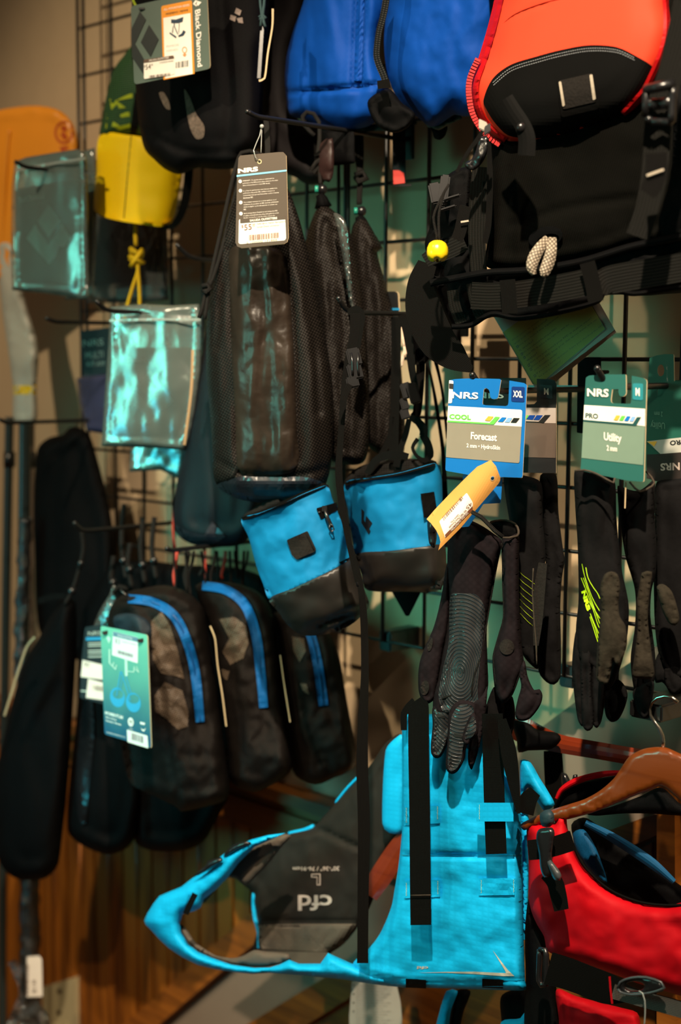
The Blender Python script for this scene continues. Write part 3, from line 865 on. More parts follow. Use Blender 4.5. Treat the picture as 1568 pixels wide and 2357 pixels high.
pq = thing('pouch', 'clear plastic pouch with bright teal and pink glare at the centre left', 'pouch', wp(340, 1040, .17))
S = Plane(350, 870, .175, .35)
c, SI = puff('insert', rounded([(262, 800), (440, 800), (432, 1010), (252, 1004)], 5), S, .008, cardgrey, pq, R=30, step=16, smooth=False)
chevrons(SI, 345, 915, 55, 62, cardlite, c)
text('lettering', [('Black Diamond', (262, 822), (336, 824), (336, 833), (262, 831))], SI, K['white'], c, .0008)
puff('film', [(254, 706), (330, 700), (400, 703), (458, 700), (465, 740), (462, 850), (448, 960), (428, 1036), (330, 1030), (234, 1027), (242, 900), (250, 780)], S, .014, poly, pq, R=24, step=9, smooth=False, wr=[(.005, .022, .008), (.0008, .06, .03)], seed=12)
strap('kraft_edge', [(444, 805, wd(444, 805, .16)), (440, 900, wd(440, 900, .16)), (424, 1024, wd(424, 1024, .16))], 6, S, mottled('kraft_board', (.42, .26, .13), .7, .3, 40, .1, 0), pq, .001)
strap('zip_seal', [(252, 738), (350, 735), (462, 736)], 5, S, MATS['zip_strip'], pq, .002, .018)

pr = thing('pouch', 'teal tinted pouch corner showing below the bright clear pouch', 'pouch', wp(360, 1090, .10))
S4 = Plane(360, 1050, .11, .5)
puff('film', [(308, 1000), (430, 1000), (428, 1060), (418, 1106), (370, 1082), (298, 1086), (300, 1040)], S4, .006, poly, pr, R=20, step=10, smooth=False, wr=(.004, .04, .03), seed=3)
puff('insert', [(335, 1000), (425, 1000), (418, 1085), (370, 1060), (330, 1050)], S4, .003, cardgrey, pr, R=20, step=16, smooth=False)

pr = thing('hanging_card', 'small dark card pack with white lettering behind the lower clear pouch', 'card', wp(215, 1000, .05))
S5 = Plane(215, 860, .05, .8)
c = sheet('card', rounded([(183, 762), (262, 752), (262, 870), (192, 872)], 3), S5, mottled('slate_card', (.025, .035, .04), .5, .4, 20, .1, 0), pr, .001)
text('lettering', [('NRS', (191, 783), (238, 779), (238, 794), (191, 798)), ('MULTI', (196, 811), (238, 808), (238, 823), (197, 826)), ('KIT.AM', (200, 833), (240, 831), (240, 842), (200, 844))], S5, cardlite, c, .0016)
puff('blister', [(176, 872), (190, 866), (262, 858), (262, 1002), (200, 992), (184, 930)], S5, .012, mottled('indigo_blister', (.03, .035, .08), .08, .7, 12, .4, .4, .004, coat=.6), pr, R=20, step=10, smooth=False)

# ------------------------------------------------------------------ top: dark mesh packs with the harness card
softblk = fabric('soft_black_mesh', (0.008, 0.007, 0.008), 0.0016, 0.6, 0.15, color2=(0.0008, 0.0008, 0.001), bump=.8)
hb = thing('harness_bag', 'black mesh climbing harness bag behind the grey green orange framed card, top left', 'bag', wp(450, 390, .17))
S = Plane(450, 200, .17, .6)
hbo, hbs = puff('bag_body', [(330, -380), (304, 0), (302, 110), (310, 180), (316, 250), (322, 300), (334, 345), (356, 368), (378, 388), (408, 401), (432, 396), (455, 386), (500, 390), (545, 386), (576, 360), (598, 330), (606, 240), (606, 140), (620, 60), (600, -380)],
    S, .06, softblk, hb, R=95, step=10, wr=[(.006, .012, .004), (.002, .04, .01)], seams=[([(318, 190), (335, 290), (420, 345), (560, 352)], .12, 8), ([(505, -40), (520, 120), (528, 260), (520, 340)], .15, 12)], seed=5)
see = mottled('brown_mesh_window', (0.12, 0.085, 0.065), .7, .3, 260, .8, .8, .0012)
for pl in ([(424, 205), (436, 222), (452, 262), (470, 290), (468, 316), (452, 320), (438, 296), (430, 258)], [(366, 214), (376, 212), (388, 232), (392, 252), (382, 250), (372, 232)]):
    sheet('mesh_window', pl, hbs, see, hbo, .0005, .0008, step=8, smooth=True)
pb_ = mottled('tan_print', (0.22, 0.17, 0.15), .6, .3, 300, .6, 0)
multi('emblem', [[(544, 18), (556, 24), (552, 36), (540, 30)], [(531, 34), (544, 38), (541, 50), (529, 44)], [(545, 42), (558, 40), (560, 54), (549, 52)]], hbs, pb_, hbo, lift=.001)
ptube('cord', [(302, -20, wd(302, 0, .2)), (311, 10, wd(302, 0, .21)), (330, 22, wd(320, 20, .22))], .0016, mottled('lime_cord', (.35, .45, .02), .5, .4, 20, .1, 0), hb)
# card
S = Plane(400, 90, .255, .35)
cg = mottled('harness_card_green', (0.075, 0.105, 0.085), .38, .5, 15, .08, 0, coat=.35)
hc = thing('price_card', 'grey green harness hang card with orange framed picture panel and black diamonds, top left', 'price tag', S.pt(395, 190))
edge = mottled('board_edge', (0.45, 0.34, 0.20), .7, .3, 30, .1, 0)
co = [(301, 14), (476, -24), (484, 158), (309, 195)]
sheet('card_core', rounded([(x + 1.2, y) for x, y in co], 9), S, edge, hc, .0012)
cobj = sheet('card', rounded(co, 9), S, cg, hc, .0004, .0012)
L = .0018
multi('emblem', [[(322, 26), (336, 45), (311, 101), (345, 160), (331, 172), (304, 132), (302, 68)], [(343, 57), (365, 90.5), (346.5, 131), (324, 97.6)]], S, ink('deep_black_print', (.006, .008, .007)), cobj, lift=L)
multi('orange_panel', [rounded([(371, 14), (442, 0), (448, 169.6), (376.5, 183.7)], [5, 5, 0, 0])], S, ink('orange_print', (.75, .26, .01)), cobj, lift=L)
multi('white_panel', [[(376, 41.5), (438.4, 30), (443.5, 170), (380, 180.5)]], S, K['white'], cobj, lift=L + .0003)
text('lettering', [('ALL-MOUNTAIN SERIES', (377, 20), (436, 8.5), (436, 13.5), (377, 25))], S, K['white'], cobj, L + .0007)
text('lettering', [("WOMEN'S / FEMME", (381, 30), (433, 20.5), (433, 25), (381, 35))], S, K['black'], cobj, L + .0007)
navy = ink('navy_print', (.012, .03, .06))
multi('picture', [[(394, 44.6), (405, 45), (422, 39), (420, 50), (410, 53), (394, 53)], [(391, 74), (406, 84), (405, 88), (390, 77)], [(410, 82), (418, 77), (422, 69), (427.5, 73), (422, 82), (411, 85)], [(400, 53), (402, 53), (402, 62), (400, 61)], [(398, 60), (399, 60), (398, 76), (396, 75)], [(402, 60), (410, 78), (409, 80), (401, 62)], [(412, 53), (413, 53), (412, 76), (411, 76)]], S, navy, cobj, lift=L + .0008)
text('lettering', [('PRIMROSE', (383, 105), (412, 100.5), (412, 105.5), (383, 110)), ('HARNESS', (383, 115), (410, 111), (410, 116), (383, 120))], S, ink('soft_grey_print', (.45, .42, .38)), cobj, L + .0007)
sheet('symbol', ellipse(425, 115, 6, 7.5, 18), S, ink('salmon_print', (.80, .25, .08)), cobj, .0001, L + .0007, holes=[ellipse(425, 115, 4, 5.4, 18)])
multi('symbol', [[(423, 122), (427, 122), (427, 130), (423, 130)], [(421, 125), (429, 124), (429, 127), (421, 128)]], S, MATS['salmon_print'], cobj, lift=L + .0007)
multi('barcode', bars(((404.6, 143), (434, 138), (434, 153), (404.6, 157)), 16, 5), S, K['black'], cobj, lift=L + .0008)
text('lettering', [('Black Diamond', (461, 20), (466, 152), (455, 155), (448.6, 24))], S, K['white'], cobj, L, .02)
multi('emblem', [[(444, 9), (450, 0), (455, 2), (449, 9), (454, 12), (452, 15)], [(455, 2), (464, 5), (456, 14), (452, 9)]], S, K['white'], cobj, lift=L)
st = sheet('price_sticker', rounded([(331, 138), (400, 127), (402, 171), (331.5, 182)], 3), S, K['label'], hc, .0002, L + .001)
multi('sticker_band', [rounded([(331, 137.5), (400, 127), (400.6, 134.5), (331, 145)], [2, 3, 0, 0])], S, K['brown'], st, lift=L + .0014)
text('lettering', [('SALUDA OUTFITTERS', (343, 137), (389, 130), (389, 134.5), (343, 141.5))], S, K['white'], st, L + .0018)
text('price_text', [('$', (331.5, 150), (334, 149.7), (334, 156), (331.5, 156.4)), ('54', (335, 149), (347, 147), (347.4, 158.5), (335, 160.5)), ('00', (348, 147), (352, 146.5), (352, 151), (348, 151.5)), ('W PRIMROSE HARNESS', (367, 143), (399, 138), (399, 141.5), (367, 146.5))], S, K['brown'], st, L + .0016)
multi('barcode', bars(((343, 174), (392, 167.5), (392, 174), (343, 181)), 22, 6), S, K['brown'], st, lift=L + .0016)
box('fastener', S.pt(326, 20, .003), right * .0035, up * .0012, back * .0012, K['black'], hc)

hb2 = thing('harness_bag', 'second black storage bag right behind the harness bag, with a teal cord at its top', 'bag', wp(640, 420, .10))
puff('bag_body', [(596, -380), (592, 120), (590, 260), (590, 330), (620, 372), (652, 396), (684, 410), (705, 424), (745, 420), (760, 400), (755, 330), (740, 295), (700, 284), (668, 250), (668, 120), (700, 20), (740, -380)],
    Plane(650, 200, .055, .6), .04, fabric('charcoal_fabric', (0.016, 0.013, 0.0135), .0016, .7, .3, bump=.6), hb2, R=70, step=11, wr=(.005, .01, .006), seed=8)
cdm = fabric('teal_cord', (.06, .12, .13), .002, .6, .4, bump=1)
D_ = wd(604, 30, .20)
for pth in ([(598, -20), (600, 12), (603, 38), (600, 60)], [(610, -20), (608, 12), (605, 38), (611, 62)], [(596, 40), (604, 33), (612, 40), (604, 46), (597, 43)]):
    ptube('cord', [(x, y, D_) for x, y in pth], .0017, cdm, hb2)
ec = thing('hanging_card', 'card seen edge on as a thin tan line beside the teal cord, top', 'card', at(608, 180, D_))
strap('card', [(628, 20, D_), (627, 60, D_), (617, 120, D_), (609, 180, D_), (596, 186, D_)], [5, 4, 4, 4, 5], S, edge, ec, .02, step=5)
strap('carabiner', [(604, 60, D_ + .01), (600, 120, D_ + .01), (596, 180, D_ + .01)], 8, S, K['plastic'], hb2, .004)

# ------------------------------------------------------------------ blue jacket
blue = fabric('royal_blue_nylon', (0.0015, 0.048, 0.28), .0006, .6, .2, bump=.2, thread=.85, crumple=.35, var=.08)
teal_lin = fabric('teal_lining', (0.015, 0.10, 0.12), .0008, .5, .4, crumple=.4)
bj = thing('jacket', 'royal blue nylon paddling jacket hanging at the top centre, zip in the middle', 'jacket', wp(880, 300, .17))
S = Plane(880, 120, .09, .8)
la, lsk = puff('body_panel', [(760, -560), (720, -300), (704, -20), (676, 69), (660, 130), (656, 184), (660, 232), (666, 264), (702, 276), (741, 288), (787, 298), (830, 296), (862, 282), (880, 250), (894, 205), (884, 172), (870, 126), (872, 76), (888, 0), (900, -300), (905, -560)],
    S, .050, blue, bj, R=85, step=8, wr=[(.011, .014, .003), (.003, .05, .012)], seams=[([(664, 214), (760, 206), (868, 196)], .25, 6), ([(825, -60), (818, 60), (812, 190)], .22, 5), ([(842, -60), (838, 60), (832, 185)], .15, 5)], seed=21)
ra, rsk = puff('body_panel', [(912, -560), (905, -300), (892, 0), (884, 90), (890, 160), (906, 210), (925, 236), (952, 262), (972, 278), (990, 291), (1009, 289), (1030, 274), (1046, 264), (1068, 268), (1100, 262), (1130, 220), (1150, 60), (1180, -300), (1180, -560)],
    Plane(880, 120, .10, .8), .060, blue, bj, R=110, step=8, wr=[(.010, .010, .004), (.003, .04, .02)], seed=33)
puff('lining', [(700, 268), (760, 282), (830, 290), (905, 280), (912, 300), (860, 302), (787, 306), (735, 298)], Plane(880, 120, .075, .8), .02, teal_lin, bj, R=14, step=10, wr=(.003, .03, .02))
puff('lining', [(965, 262), (1010, 280), (1058, 258), (1064, 272), (1024, 290), (1010, 298), (985, 292)], Plane(880, 120, .08, .8), .02, teal_lin, bj, R=14, step=10, wr=(.003, .03, .02))
zt = fabric('zip_teeth', (.010, .010, .011), .0032, .4, .4, color2=(.004, .004, .004), bump=1.0, ratio=.8)
strap('zipper', [(895, -60), (889, 0), (882, 38), (872, 76), (867, 126), (873, 150), (884, 176), (890, 200)], [16, 16, 15, 14, 15, 16, 16, 14], Plane(880, 120, .165, .8), zt, bj, .003)
sheet('zip_guard', [(868, 186), (896, 182), (900, 202), (870, 205)], Plane(880, 120, .17, .8), K['blk'], bj, .003)
strap('storm_flap', [(832, -60), (828, 60), (824, 186)], 18, lsk, blue, la, .002, puffy=.002)
puff('black_flap', [(848, 230), (894, 204), (925, 236), (956, 262), (945, 288), (925, 302), (905, 306), (872, 292), (852, 262)], Plane(900, 250, .14, .8), .018, K['blkn'], bj, R=20, step=8, wr=(.004, .03, .02))  # black pendant piece right of the zip slit
puff('waist_tab', [(990, 292), (1010, 300), (1030, 290), (1026, 310), (1014, 322), (1000, 318), (996, 304)], Plane(1000, 290, .08, .8), .01, K['blkn'], bj, R=10, step=7)
# small things hanging behind the jacket hem
q = thing('display_clip', 'small black box with a red tip hanging on the grid under the blue jacket', 'fastener', wp(918, 425, .03))
S = Plane(918, 380, .03, .9)
sheet('body', rounded([(903, 300), (934, 298), (934, 424), (905, 424)], 3), S, K['plastic'], q, .008, step=None)
sheet('red_tip', [(905, 392), (918, 392), (930, 398), (932, 421), (906, 424)], S, mottled('coral_plastic', (.55, .06, .05), .5, .4, 20, .1, 0), q, .001, .008)
strap('base_lip', [(905, 428, wd(918, 428, .04)), (947, 426, wd(940, 426, .04))], 4, S, K['plastic'], q, .004)
q = thing('storage_bag', 'black flat packet hanging from the long peg behind the mesh bags', 'bag', wp(760, 380, .12))
puff('packet', rounded([(738, 300), (815, 302), (818, 376), (742, 384)], 5), Plane(770, 340, .11, .9), .008, K['blkn'], q, R=15, step=14, smooth=False)
puff('toggle_tail', [(738, 330), (765, 318), (768, 396), (758, 420), (740, 414), (728, 400)], Plane(750, 350, .13, .9), .008, mottled('dusky_plastic', (.022, .010, .009), .5, .3, 30, .4, .2), q, R=14, step=10)

# ------------------------------------------------------------------ the mesh bag with the tag
vinyl = mottled('smoky_vinyl', (0.024, 0.017, 0.0125), .34, .22, 18, .85, .6, .006)
satin = mottled('satin_base', (0.022, 0.024, 0.032), .35, .6, 14, .4, .5, .008)
mb = thing('mesh_bag', 'large black mesh drawstring bag with smoky clear window, below the 55 dollar tag', 'bag', wp(630, 1150, .22))
S = Plane(630, 750, .20, .35)
mbo, mbs = puff('bag_body', [(604, 352), (575, 372), (556, 405), (536, 450), (518, 505), (502, 570), (488, 640), (478, 720), (475, 800), (476, 870), (482, 930), (487, 1000), (490, 1085), (497, 1112), (525, 1138), (560, 1151), (610, 1158), (690, 1150), (740, 1130), (762, 1070), (768, 980), (766, 890), (752, 790), (738, 710), (716, 610), (692, 515), (668, 445), (642, 400)],
    S, .060, K['blkmesh'], mb, R=110, step=8, wr=[(.010, .022, .003), (.003, .06, .01)], seams=[([(530, 575), (529, 650), (534, 812), (541, 950), (545, 1070)], .12, 6), ([(660, 600), (672, 720), (680, 860), (685, 1060)], .12, 6), ([(600, 400), (560, 480), (515, 620), (496, 800)], .18, 7), ([(640, 420), (690, 600), (722, 760), (735, 950)], .22, 8), ([(650, 430), (712, 640), (748, 820)], .18, 6), ([(500, 1060), (560, 1090), (680, 1095), (750, 1080)], .12, 8)], seed=40)
win = [(532, 572), (600, 566), (646, 578), (662, 616), (670, 700), (677, 812), (681, 900), (684, 1000), (688, 1060), (668, 1090), (620, 1098), (562, 1096), (546, 1072), (541, 950), (535, 850), (531, 750), (529, 650)]
puff('clear_window', win, mbs, .004, vinyl, mbo, R=24, step=6, wr=[(.003, .018, .012), (.0012, .05, .04)], seed=51, back=.1, edge=.0012)
sheet('base_panel', [(500, 1117), (530, 1104), (560, 1096), (640, 1098), (700, 1098), (745, 1112), (738, 1132), (690, 1150), (610, 1157), (560, 1150), (525, 1138)], mbs, satin, mbo, .001, .001, step=8, smooth=True)
strap('binding', [(498, 1112), (530, 1102), (548, 1078)], 5, mbs, K['blk'], mbo, .001, .001)
strap('hanging_loop', [(611, 266), (614, 300), (616, 348), (612, 372)], [11, 12, 12, 11], Plane(612, 300, .225, .4), K['cord'], mb, .004)
D_ = wd(530, 450, .235)
ptube('cord', [(600, 356, D_), (575, 348, D_), (556, 352, D_), (546, 376, D_), (534, 420, D_), (516, 500, D_), (498, 580, D_), (484, 640, D_), (476, 664, D_)], .0026, K['cord'], mb)
ptube('cord', [(598, 362, D_ - .004), (568, 362, D_), (554, 384, D_), (546, 430, D_), (527, 510, D_), (508, 585, D_), (490, 640, D_), (478, 664, D_)], .0026, K['cord'], mb)
ptube('knot', [(466, 660, D_ - .004), (478, 655, D_ - .006), (484, 664, D_ - .004), (476, 672, D_ - .006), (468, 668, D_)], .0036, K['cord'], mb)
ptube('cord', [(474, 670, D_), (468, 700, D_), (458, 732, D_)], .0025, K['cord'], mb)
ptube('cord', [(480, 670, D_), (476, 704, D_), (471, 734, D_)], .0025, K['cord'], mb)

S = Plane(603, 460, .285, .25)
tg = thing('price_tag', 'dark grey price tag reading 55 dollars on the large mesh bag, centre of the picture', 'price tag', S.pt(603, 565))
tgc = mottled('warm_grey_card', (0.085, 0.066, 0.050), .42, .5, 12, .12, 0, coat=.25)
ol = [(553, 358), (642, 350), (652, 350), (659, 358), (661.5, 460), (664, 546), (661, 556), (653, 561), (555, 570.5), (546, 567), (542, 558), (546, 404), (549, 364)]
sheet('card_core', [(x + .9, y + .9) for x, y in ol], S, edge, tg, .0010, holes=[ellipse(597.5, 372, 2.6, 3, 12)])
card = sheet('card', ol, S, tgc, tg, .0004, .0010, holes=[ellipse(597.5, 372, 2.8, 3.2, 12)])
sheet('eyelet', ellipse(597.5, 372, 5.2, 5.6, 16), S, mottled('eyelet_metal', (.5, .42, .25), .4, .5, 20, .1, 0), tg, .0003, .0014, holes=[ellipse(597.5, 372, 3, 3.4, 16)])
L = .0016
text('lettering', [('NRS', (547.5, 388.5), (594, 383), (594.5, 394), (548, 399))], S, K['white'], card, L, .05)
multi('stripe', [[(545, 403), (659.8, 390.5), (659.8, 394.3), (545, 407.3)]], S, K['blueband'], card, lift=L)
multi('bullet', [ellipse(x, y, 4, 4.2, 14) for x, y in ((553, 417.5), (553.5, 439), (554.4, 466), (554.7, 491.7))], S, K['white'], card, lift=L)
para = [(559, 415, 631, ["WARRANTY - If at any time you're not satisfied with the", "performance of an NRS product, please return it to the dealer", "where it was purchased or contact NRS directly."], (72, 81, 63)),
        (560, 438, 0, ["Si, a n'importe quel moment, vous n'etes pas satisfait de la", "performance d'un produit NRS, veuillez le retourner au", "commercant chez qui vous l'avez achete ou bien contactez", "directement NRS."], (78, 72, 82, 23)),
        (561, 464.5, 0, ["Si en cualquier momento no se siente satisfecho con el", "rendimiento de un producto de NRS, devuelvalo al distribuidor", "donde lo adquirio o ponte directamente en contacto con", "NRS."], (75, 81, 77, 6)),
        (561, 490, 0, ["Falls Sie zu irgendeinem Zeitpunkt mit der Leistung eines NRS", "Produktes nicht zufrieden sein sollten, bitte geben Sie es dem", "Handler, von dem Sie es erworben haben, zuruck oder"], (78, 81, 72))]
it = []
for (x0, y0, _, lines, ws) in para:
    for i, (s_, w_) in enumerate(zip(lines, ws)):
        y = y0 + i * 5.3
        it.append((s_, (x0, y), (x0 + w_, y - w_ * .088), (x0 + w_, y - w_ * .088 + 3.7), (x0, y + 3.7)))
text('fine_print', it, S, K['white'], card, L, .0, 1)
stk = sheet('price_sticker', rounded([(550, 505), (656.5, 496), (659, 549), (655, 553.5), (553, 562), (549, 559)], [3, 2, 4, 2, 3, 2]), S, K['label'], tg, .0002, L)
multi('sticker_band', [[(553, 503.5), (656.5, 495), (656.8, 504.2), (553, 513.5)]], S, tgc, stk, lift=L + .0004)
text('lettering', [('SALUDA OUTFITTERS', (575, 505.2), (638, 499), (638.2, 504.4), (575.4, 510.4))], S, K['white'], stk, L + .0009, .03)
text('price_text', [('$', (556, 518), (560, 517.5), (560, 525), (556, 525.5)), ('55', (562, 517), (579, 515.3), (579.5, 528), (562.5, 530)), ('00', (581, 515), (587, 514.5), (587, 518.5), (581, 519)), ('NRS Basic Nylon Sprayskirt', (592, 513.5), (657, 507.5), (657, 512), (592, 518)), ('Large Deck Universal', (592, 520.5), (643, 516), (643, 520.5), (592, 525))], S, ink('brown_ink', (.20, .09, .05)), stk, L + .0006)
multi('price_text', [[(581, 520.5), (587, 520), (587, 520.7), (581, 521.2)]], S, MATS['brown_ink'], stk, lift=L + .0006)
multi('barcode', bars(((573, 541), (642, 535), (642, 546.5), (573, 553)), 30, 8), S, MATS['brown_ink'], stk, lift=L + .0006)
text('price_text', [('2 100000 171866', (567, 556.5), (638, 549), (638, 553.5), (567, 561))], S, ink('faint_brown_ink', (.45, .33, .25)), stk, L + .0006)
DT = S.D(597, 372)
lav = film('clear_thread', (.8, .8, .75), .4, .6, .1, 10, .1)
ptube('tag_string', [(602, 292, DT + .006), (598, 312, DT + .002), (590, 330, DT), (584, 346, DT - .004), (588, 362, DT - .005), (597, 372, DT - .001)], .0006, lav, tg, sides=6)
ptube('tag_string', [(603, 292, DT + .006), (602, 320, DT + .004), (601, 352, DT + .003)], .0006, lav, tg, sides=6)
link('string_bead', *sphere_vf(at(603, 291, DT + .004), .0026), lav, tg, None)

# the bag behind on the left, and those behind on the right
b_ = thing('mesh_bag', 'dark navy tinted bag hanging behind and left of the large mesh bag', 'bag', wp(450, 1250, .13))
S = Plane(470, 1100, .13, .5)
navyf = fabric('navy_black_fabric', (0.006, 0.009, 0.014), .0012, .5, .5, bump=.5)
bo, bs = puff('bag_body', [(486, 700), (470, 790), (448, 880), (430, 960), (416, 1060), (402, 1150), (399, 1200), (410, 1232), (440, 1252), (485, 1258), (560, 1250), (600, 1180), (620, 1000), (600, 760), (540, 690)],
    S, .045, navyf, b_, R=70, step=11, wr=(.010, .022, .003), seed=61)
sheet('base_panel', [(402, 1206), (430, 1222), (470, 1232), (488, 1200), (520, 1235), (486, 1256), (440, 1251), (412, 1233)], bs, satin, bo, .001, .001, step=9)
glint = film('bag_film', (.7, .72, .7), .04, .25, .12, 18, .9)
for nm, lab, pts, off, th, sd, loop in (
    ('mesh_bag', 'black mesh bag right behind the large one, cinched under a round cord lock', [(738, 470), (722, 496), (706, 545), (694, 620), (690, 760), (700, 1000), (760, 1060), (840, 1060), (850, 900), (838, 720), (822, 600), (800, 520), (775, 492), (756, 476)], .13, .04, 71, (742, 436, 'a')),
    ('mesh_bag', 'third black mesh bag nearest the grid, cinched under a cord lock with a teal button', [(828, 500), (812, 520), (806, 560), (812, 660), (820, 800), (830, 1000), (880, 1050), (930, 1040), (925, 860), (905, 720), (884, 640), (868, 580), (880, 572), (858, 530), (842, 505)], .07, .032, 81, (832, 486, 'b'))):
    b_ = thing(nm, lab, 'bag', wp(pts[8][0], 1040, off))
    S = Plane(pts[0][0], 700, off, .5)
    bo, bs = puff('bag_body', pts, S, th, K['blkmesh'], b_, R=45, step=8, wr=[(.014, .05, .004), (.004, .1, .02)], seed=sd)
    cx, cy, kk = loop
    Dk = wd(cx, cy, off)
    link('cord_lock', *sphere_vf(at(cx, cy, Dk), .0065, 14, 10), K['plastic'], b_, None)
    ptube('lock_button', [(cx - 9, cy, Dk), (cx - 17, cy, Dk)], .0048, mottled('teal_plastic', (.02, .25, .18), .3, .5, 20, .1, 0), b_, smooth=False)
    if kk == 'a':
        ptube('cord', [(738, 425, Dk), (736, 380, Dk), (733, 350, Dk), (736, 320, Dk), (734, 280, Dk), (722, 262, Dk), (706, 258, Dk), (697, 268, Dk), (702, 290, Dk), (724, 312, Dk)], .0028, K['cord'], b_)
        ptube('knot', [(724, 360, Dk - .004), (738, 352, Dk - .005), (742, 364, Dk - .002), (728, 374, Dk - .005), (716, 392, Dk), (722, 400, Dk), (732, 382, Dk)], .0028, K['cord'], b_)
    else:
        for dx in (-7, 0, 7):
            ptube('cord', [(826 + dx, 312, Dk), (826 + dx * 1.1, 350, Dk), (829 + dx * .4, 398, Dk), (827 + dx * .3, 470, Dk)], .0024, K['cord'], b_)
        ptube('knot', [(818, 404, Dk - .004), (834, 396, Dk - .006), (844, 410, Dk - .002), (826, 418, Dk - .006), (820, 408, Dk)], .0042, K['cord'], b_)
    ptube('neck_gather', [(cx - 6, cy + 12, Dk), (cx - 1, cy + 22, Dk), (cx + 2, cy + 40, Dk)], [.005, .007, .011], K['blkn'], b_, sides=10)
b_ = thing('mesh_bag', 'clear sided sleeve between the two rear mesh bags', 'bag', wp(800, 700, .10))
puff('film', [(768, 490), (790, 500), (800, 530), (806, 600), (812, 690), (818, 720), (806, 700), (790, 600), (778, 530)], Plane(790, 600, .17, .5), .006, glint, b_, R=12, step=8, wr=(.004, .05, .03))

# small dark card with a blue line on the grid
q = thing('hanging_card', 'black card with thin blue line, between the mesh bags and the black life vest', 'card', wp(908, 720, .05))
S = Plane(905, 700, .05, .9)
cc = sheet('card_core', rounded([(886, 671), (919, 671), (924, 760), (890, 760)], 8), S, edge, q, .0012)
sheet('card', rounded([(882, 671), (916, 671), (921, 760), (886, 760)], 8), S, carddk, q, .0005, .0012)
multi('stripe', [[(893, 709), (920, 709), (920, 714), (893, 714)]], S, mottled('blue_print', (.02, .25, .5), .4, .4, 20, .05, 0), q, lift=.0022)

# ------------------------------------------------------------------ blue chalk buckets and their straps
cyan = fabric('bright_blue_canvas', (0.004, 0.22, 0.50), .0011, .6, .35, bump=.4, thread=.75, crumple=.25, var=.06)
char = mottled('charcoal_coated_cloth', (0.014, 0.012, 0.0105), .42, .4, 12, .2, .25, .006)
c2 = thing('chalk_bucket', 'blue chalk bucket with charcoal base and black diamond logo, rear right of the pair', 'bag', wp(920, 1360, .10))
S = Plane(910, 1200, .115, .45)
puff('lining', [(790, 1116), (810, 1085), (850, 1066), (900, 1058), (960, 1056), (1004, 1062), (1008, 1090), (900, 1120), (800, 1130)], Plane(900, 1090, .10, .5), .03, fabric('black_fleece_lining', (.012, .011, .010), .003, .9, .2), c2, R=22, step=10, wr=(.004, .03, .03))
co, cs = puff('bucket_body', [(794, 1113), (850, 1100), (920, 1088), (1000, 1066), (1014, 1072), (1018, 1120), (1020, 1200), (1022, 1262), (1004, 1256), (987, 1261), (900, 1272), (822, 1280), (812, 1240), (802, 1180)],
    S, .046, cyan, c2, R=110, rim=[[(784, 1040), (798, 1150), (822, 1280), (840, 1380)], [(1010, 1000), (1018, 1080), (1024, 1260), (1030, 1350)]], step=8, wr=[(.007, .012, .006), (.002, .04, .03)], seed=91)
bo, bs = puff('bucket_base', [(820, 1276), (900, 1268), (985, 1257), (1022, 1255), (1028, 1290), (1027, 1328), (1008, 1360), (940, 1362), (845, 1358), (832, 1320)],
    S, .046, char, c2, R=90, rim=[[(800, 1180), (822, 1280), (845, 1358), (940, 1364), (1008, 1360), (1028, 1328), (1024, 1200)]], step=9, wr=(.005, .012, .01), seed=92)
strap('rim_binding', [(794, 1114), (850, 1101), (920, 1089), (1002, 1066)], 9, cs, K['blk'], c2, .002, .002)
multi('emblem', [[(832, 1171), (838, 1177), (837, 1196), (853, 1222), (849, 1230), (832, 1204)], [(843, 1187), (857, 1204), (850, 1217), (841, 1203)]], cs, ink('black_emblem', (.01, .012, .015)), co, lift=.0008)
strap('side_loop', [(984, 1134), (988, 1160), (992, 1190)], 32, cs, K['blk'], c2, .003, .002)
puff('buckle_tab', [(984, 1192), (1000, 1188), (1006, 1230), (1000, 1262), (988, 1250)], Plane(995, 1220, .18, .5), .01, K['plastic'], c2, R=8, step=8)

c1 = thing('chalk_bucket', 'blue chalk bucket tilted left with a square hook patch, front left of the pair', 'bag', wp(740, 1460, .21))
S = Plane(700, 1280, .205, .2)
puff('lining', [(560, 1190), (600, 1160), (650, 1136), (700, 1118), (745, 1110), (760, 1124), (700, 1160), (620, 1195)], Plane(660, 1150, .20, .4), .02, MATS['black_fleece_lining'], c1, R=16, step=10)
co, cs = puff('bucket_body', [(556, 1195), (600, 1180), (650, 1160), (700, 1136), (750, 1117), (758, 1124), (766, 1150), (784, 1195), (800, 1238), (814, 1284), (790, 1300), (740, 1326), (680, 1354), (622, 1380), (606, 1345), (590, 1302), (572, 1236)],
    S, .052, cyan, c1, R=110, step=7, rim=[[(520, 1100), (556, 1195), (590, 1302), (623, 1380), (660, 1450)], [(730, 1060), (764, 1147), (814, 1284), (870, 1450)]], wr=[(.010, .011, .008), (.0025, .04, .03)], seed=95)
bo, bs = puff('bucket_base', [(620, 1378), (680, 1352), (740, 1324), (790, 1298), (814, 1283), (826, 1320), (840, 1360), (849, 1393), (828, 1422), (798, 1444), (760, 1458), (724, 1463), (693, 1461), (664, 1440), (640, 1408)],
    S, .052, char, c1, R=95, step=8, rim=[[(590, 1302), (622, 1380), (664, 1440), (693, 1461), (760, 1458), (828, 1422), (849, 1393), (826, 1320), (790, 1210)]], wr=(.006, .012, .012), seams=[([(735, 1440), (790, 1418), (846, 1400)], .25, 7)], seed=98)
strap('rim_binding', [(557, 1194), (600, 1179), (650, 1158), (700, 1135), (752, 1115)], 8, cs, K['blk'], c1, .002, .002)
velcro = mottled('hook_patch', (.012, .010, .0085), .95, .2, 400, .5, .8, .0008)
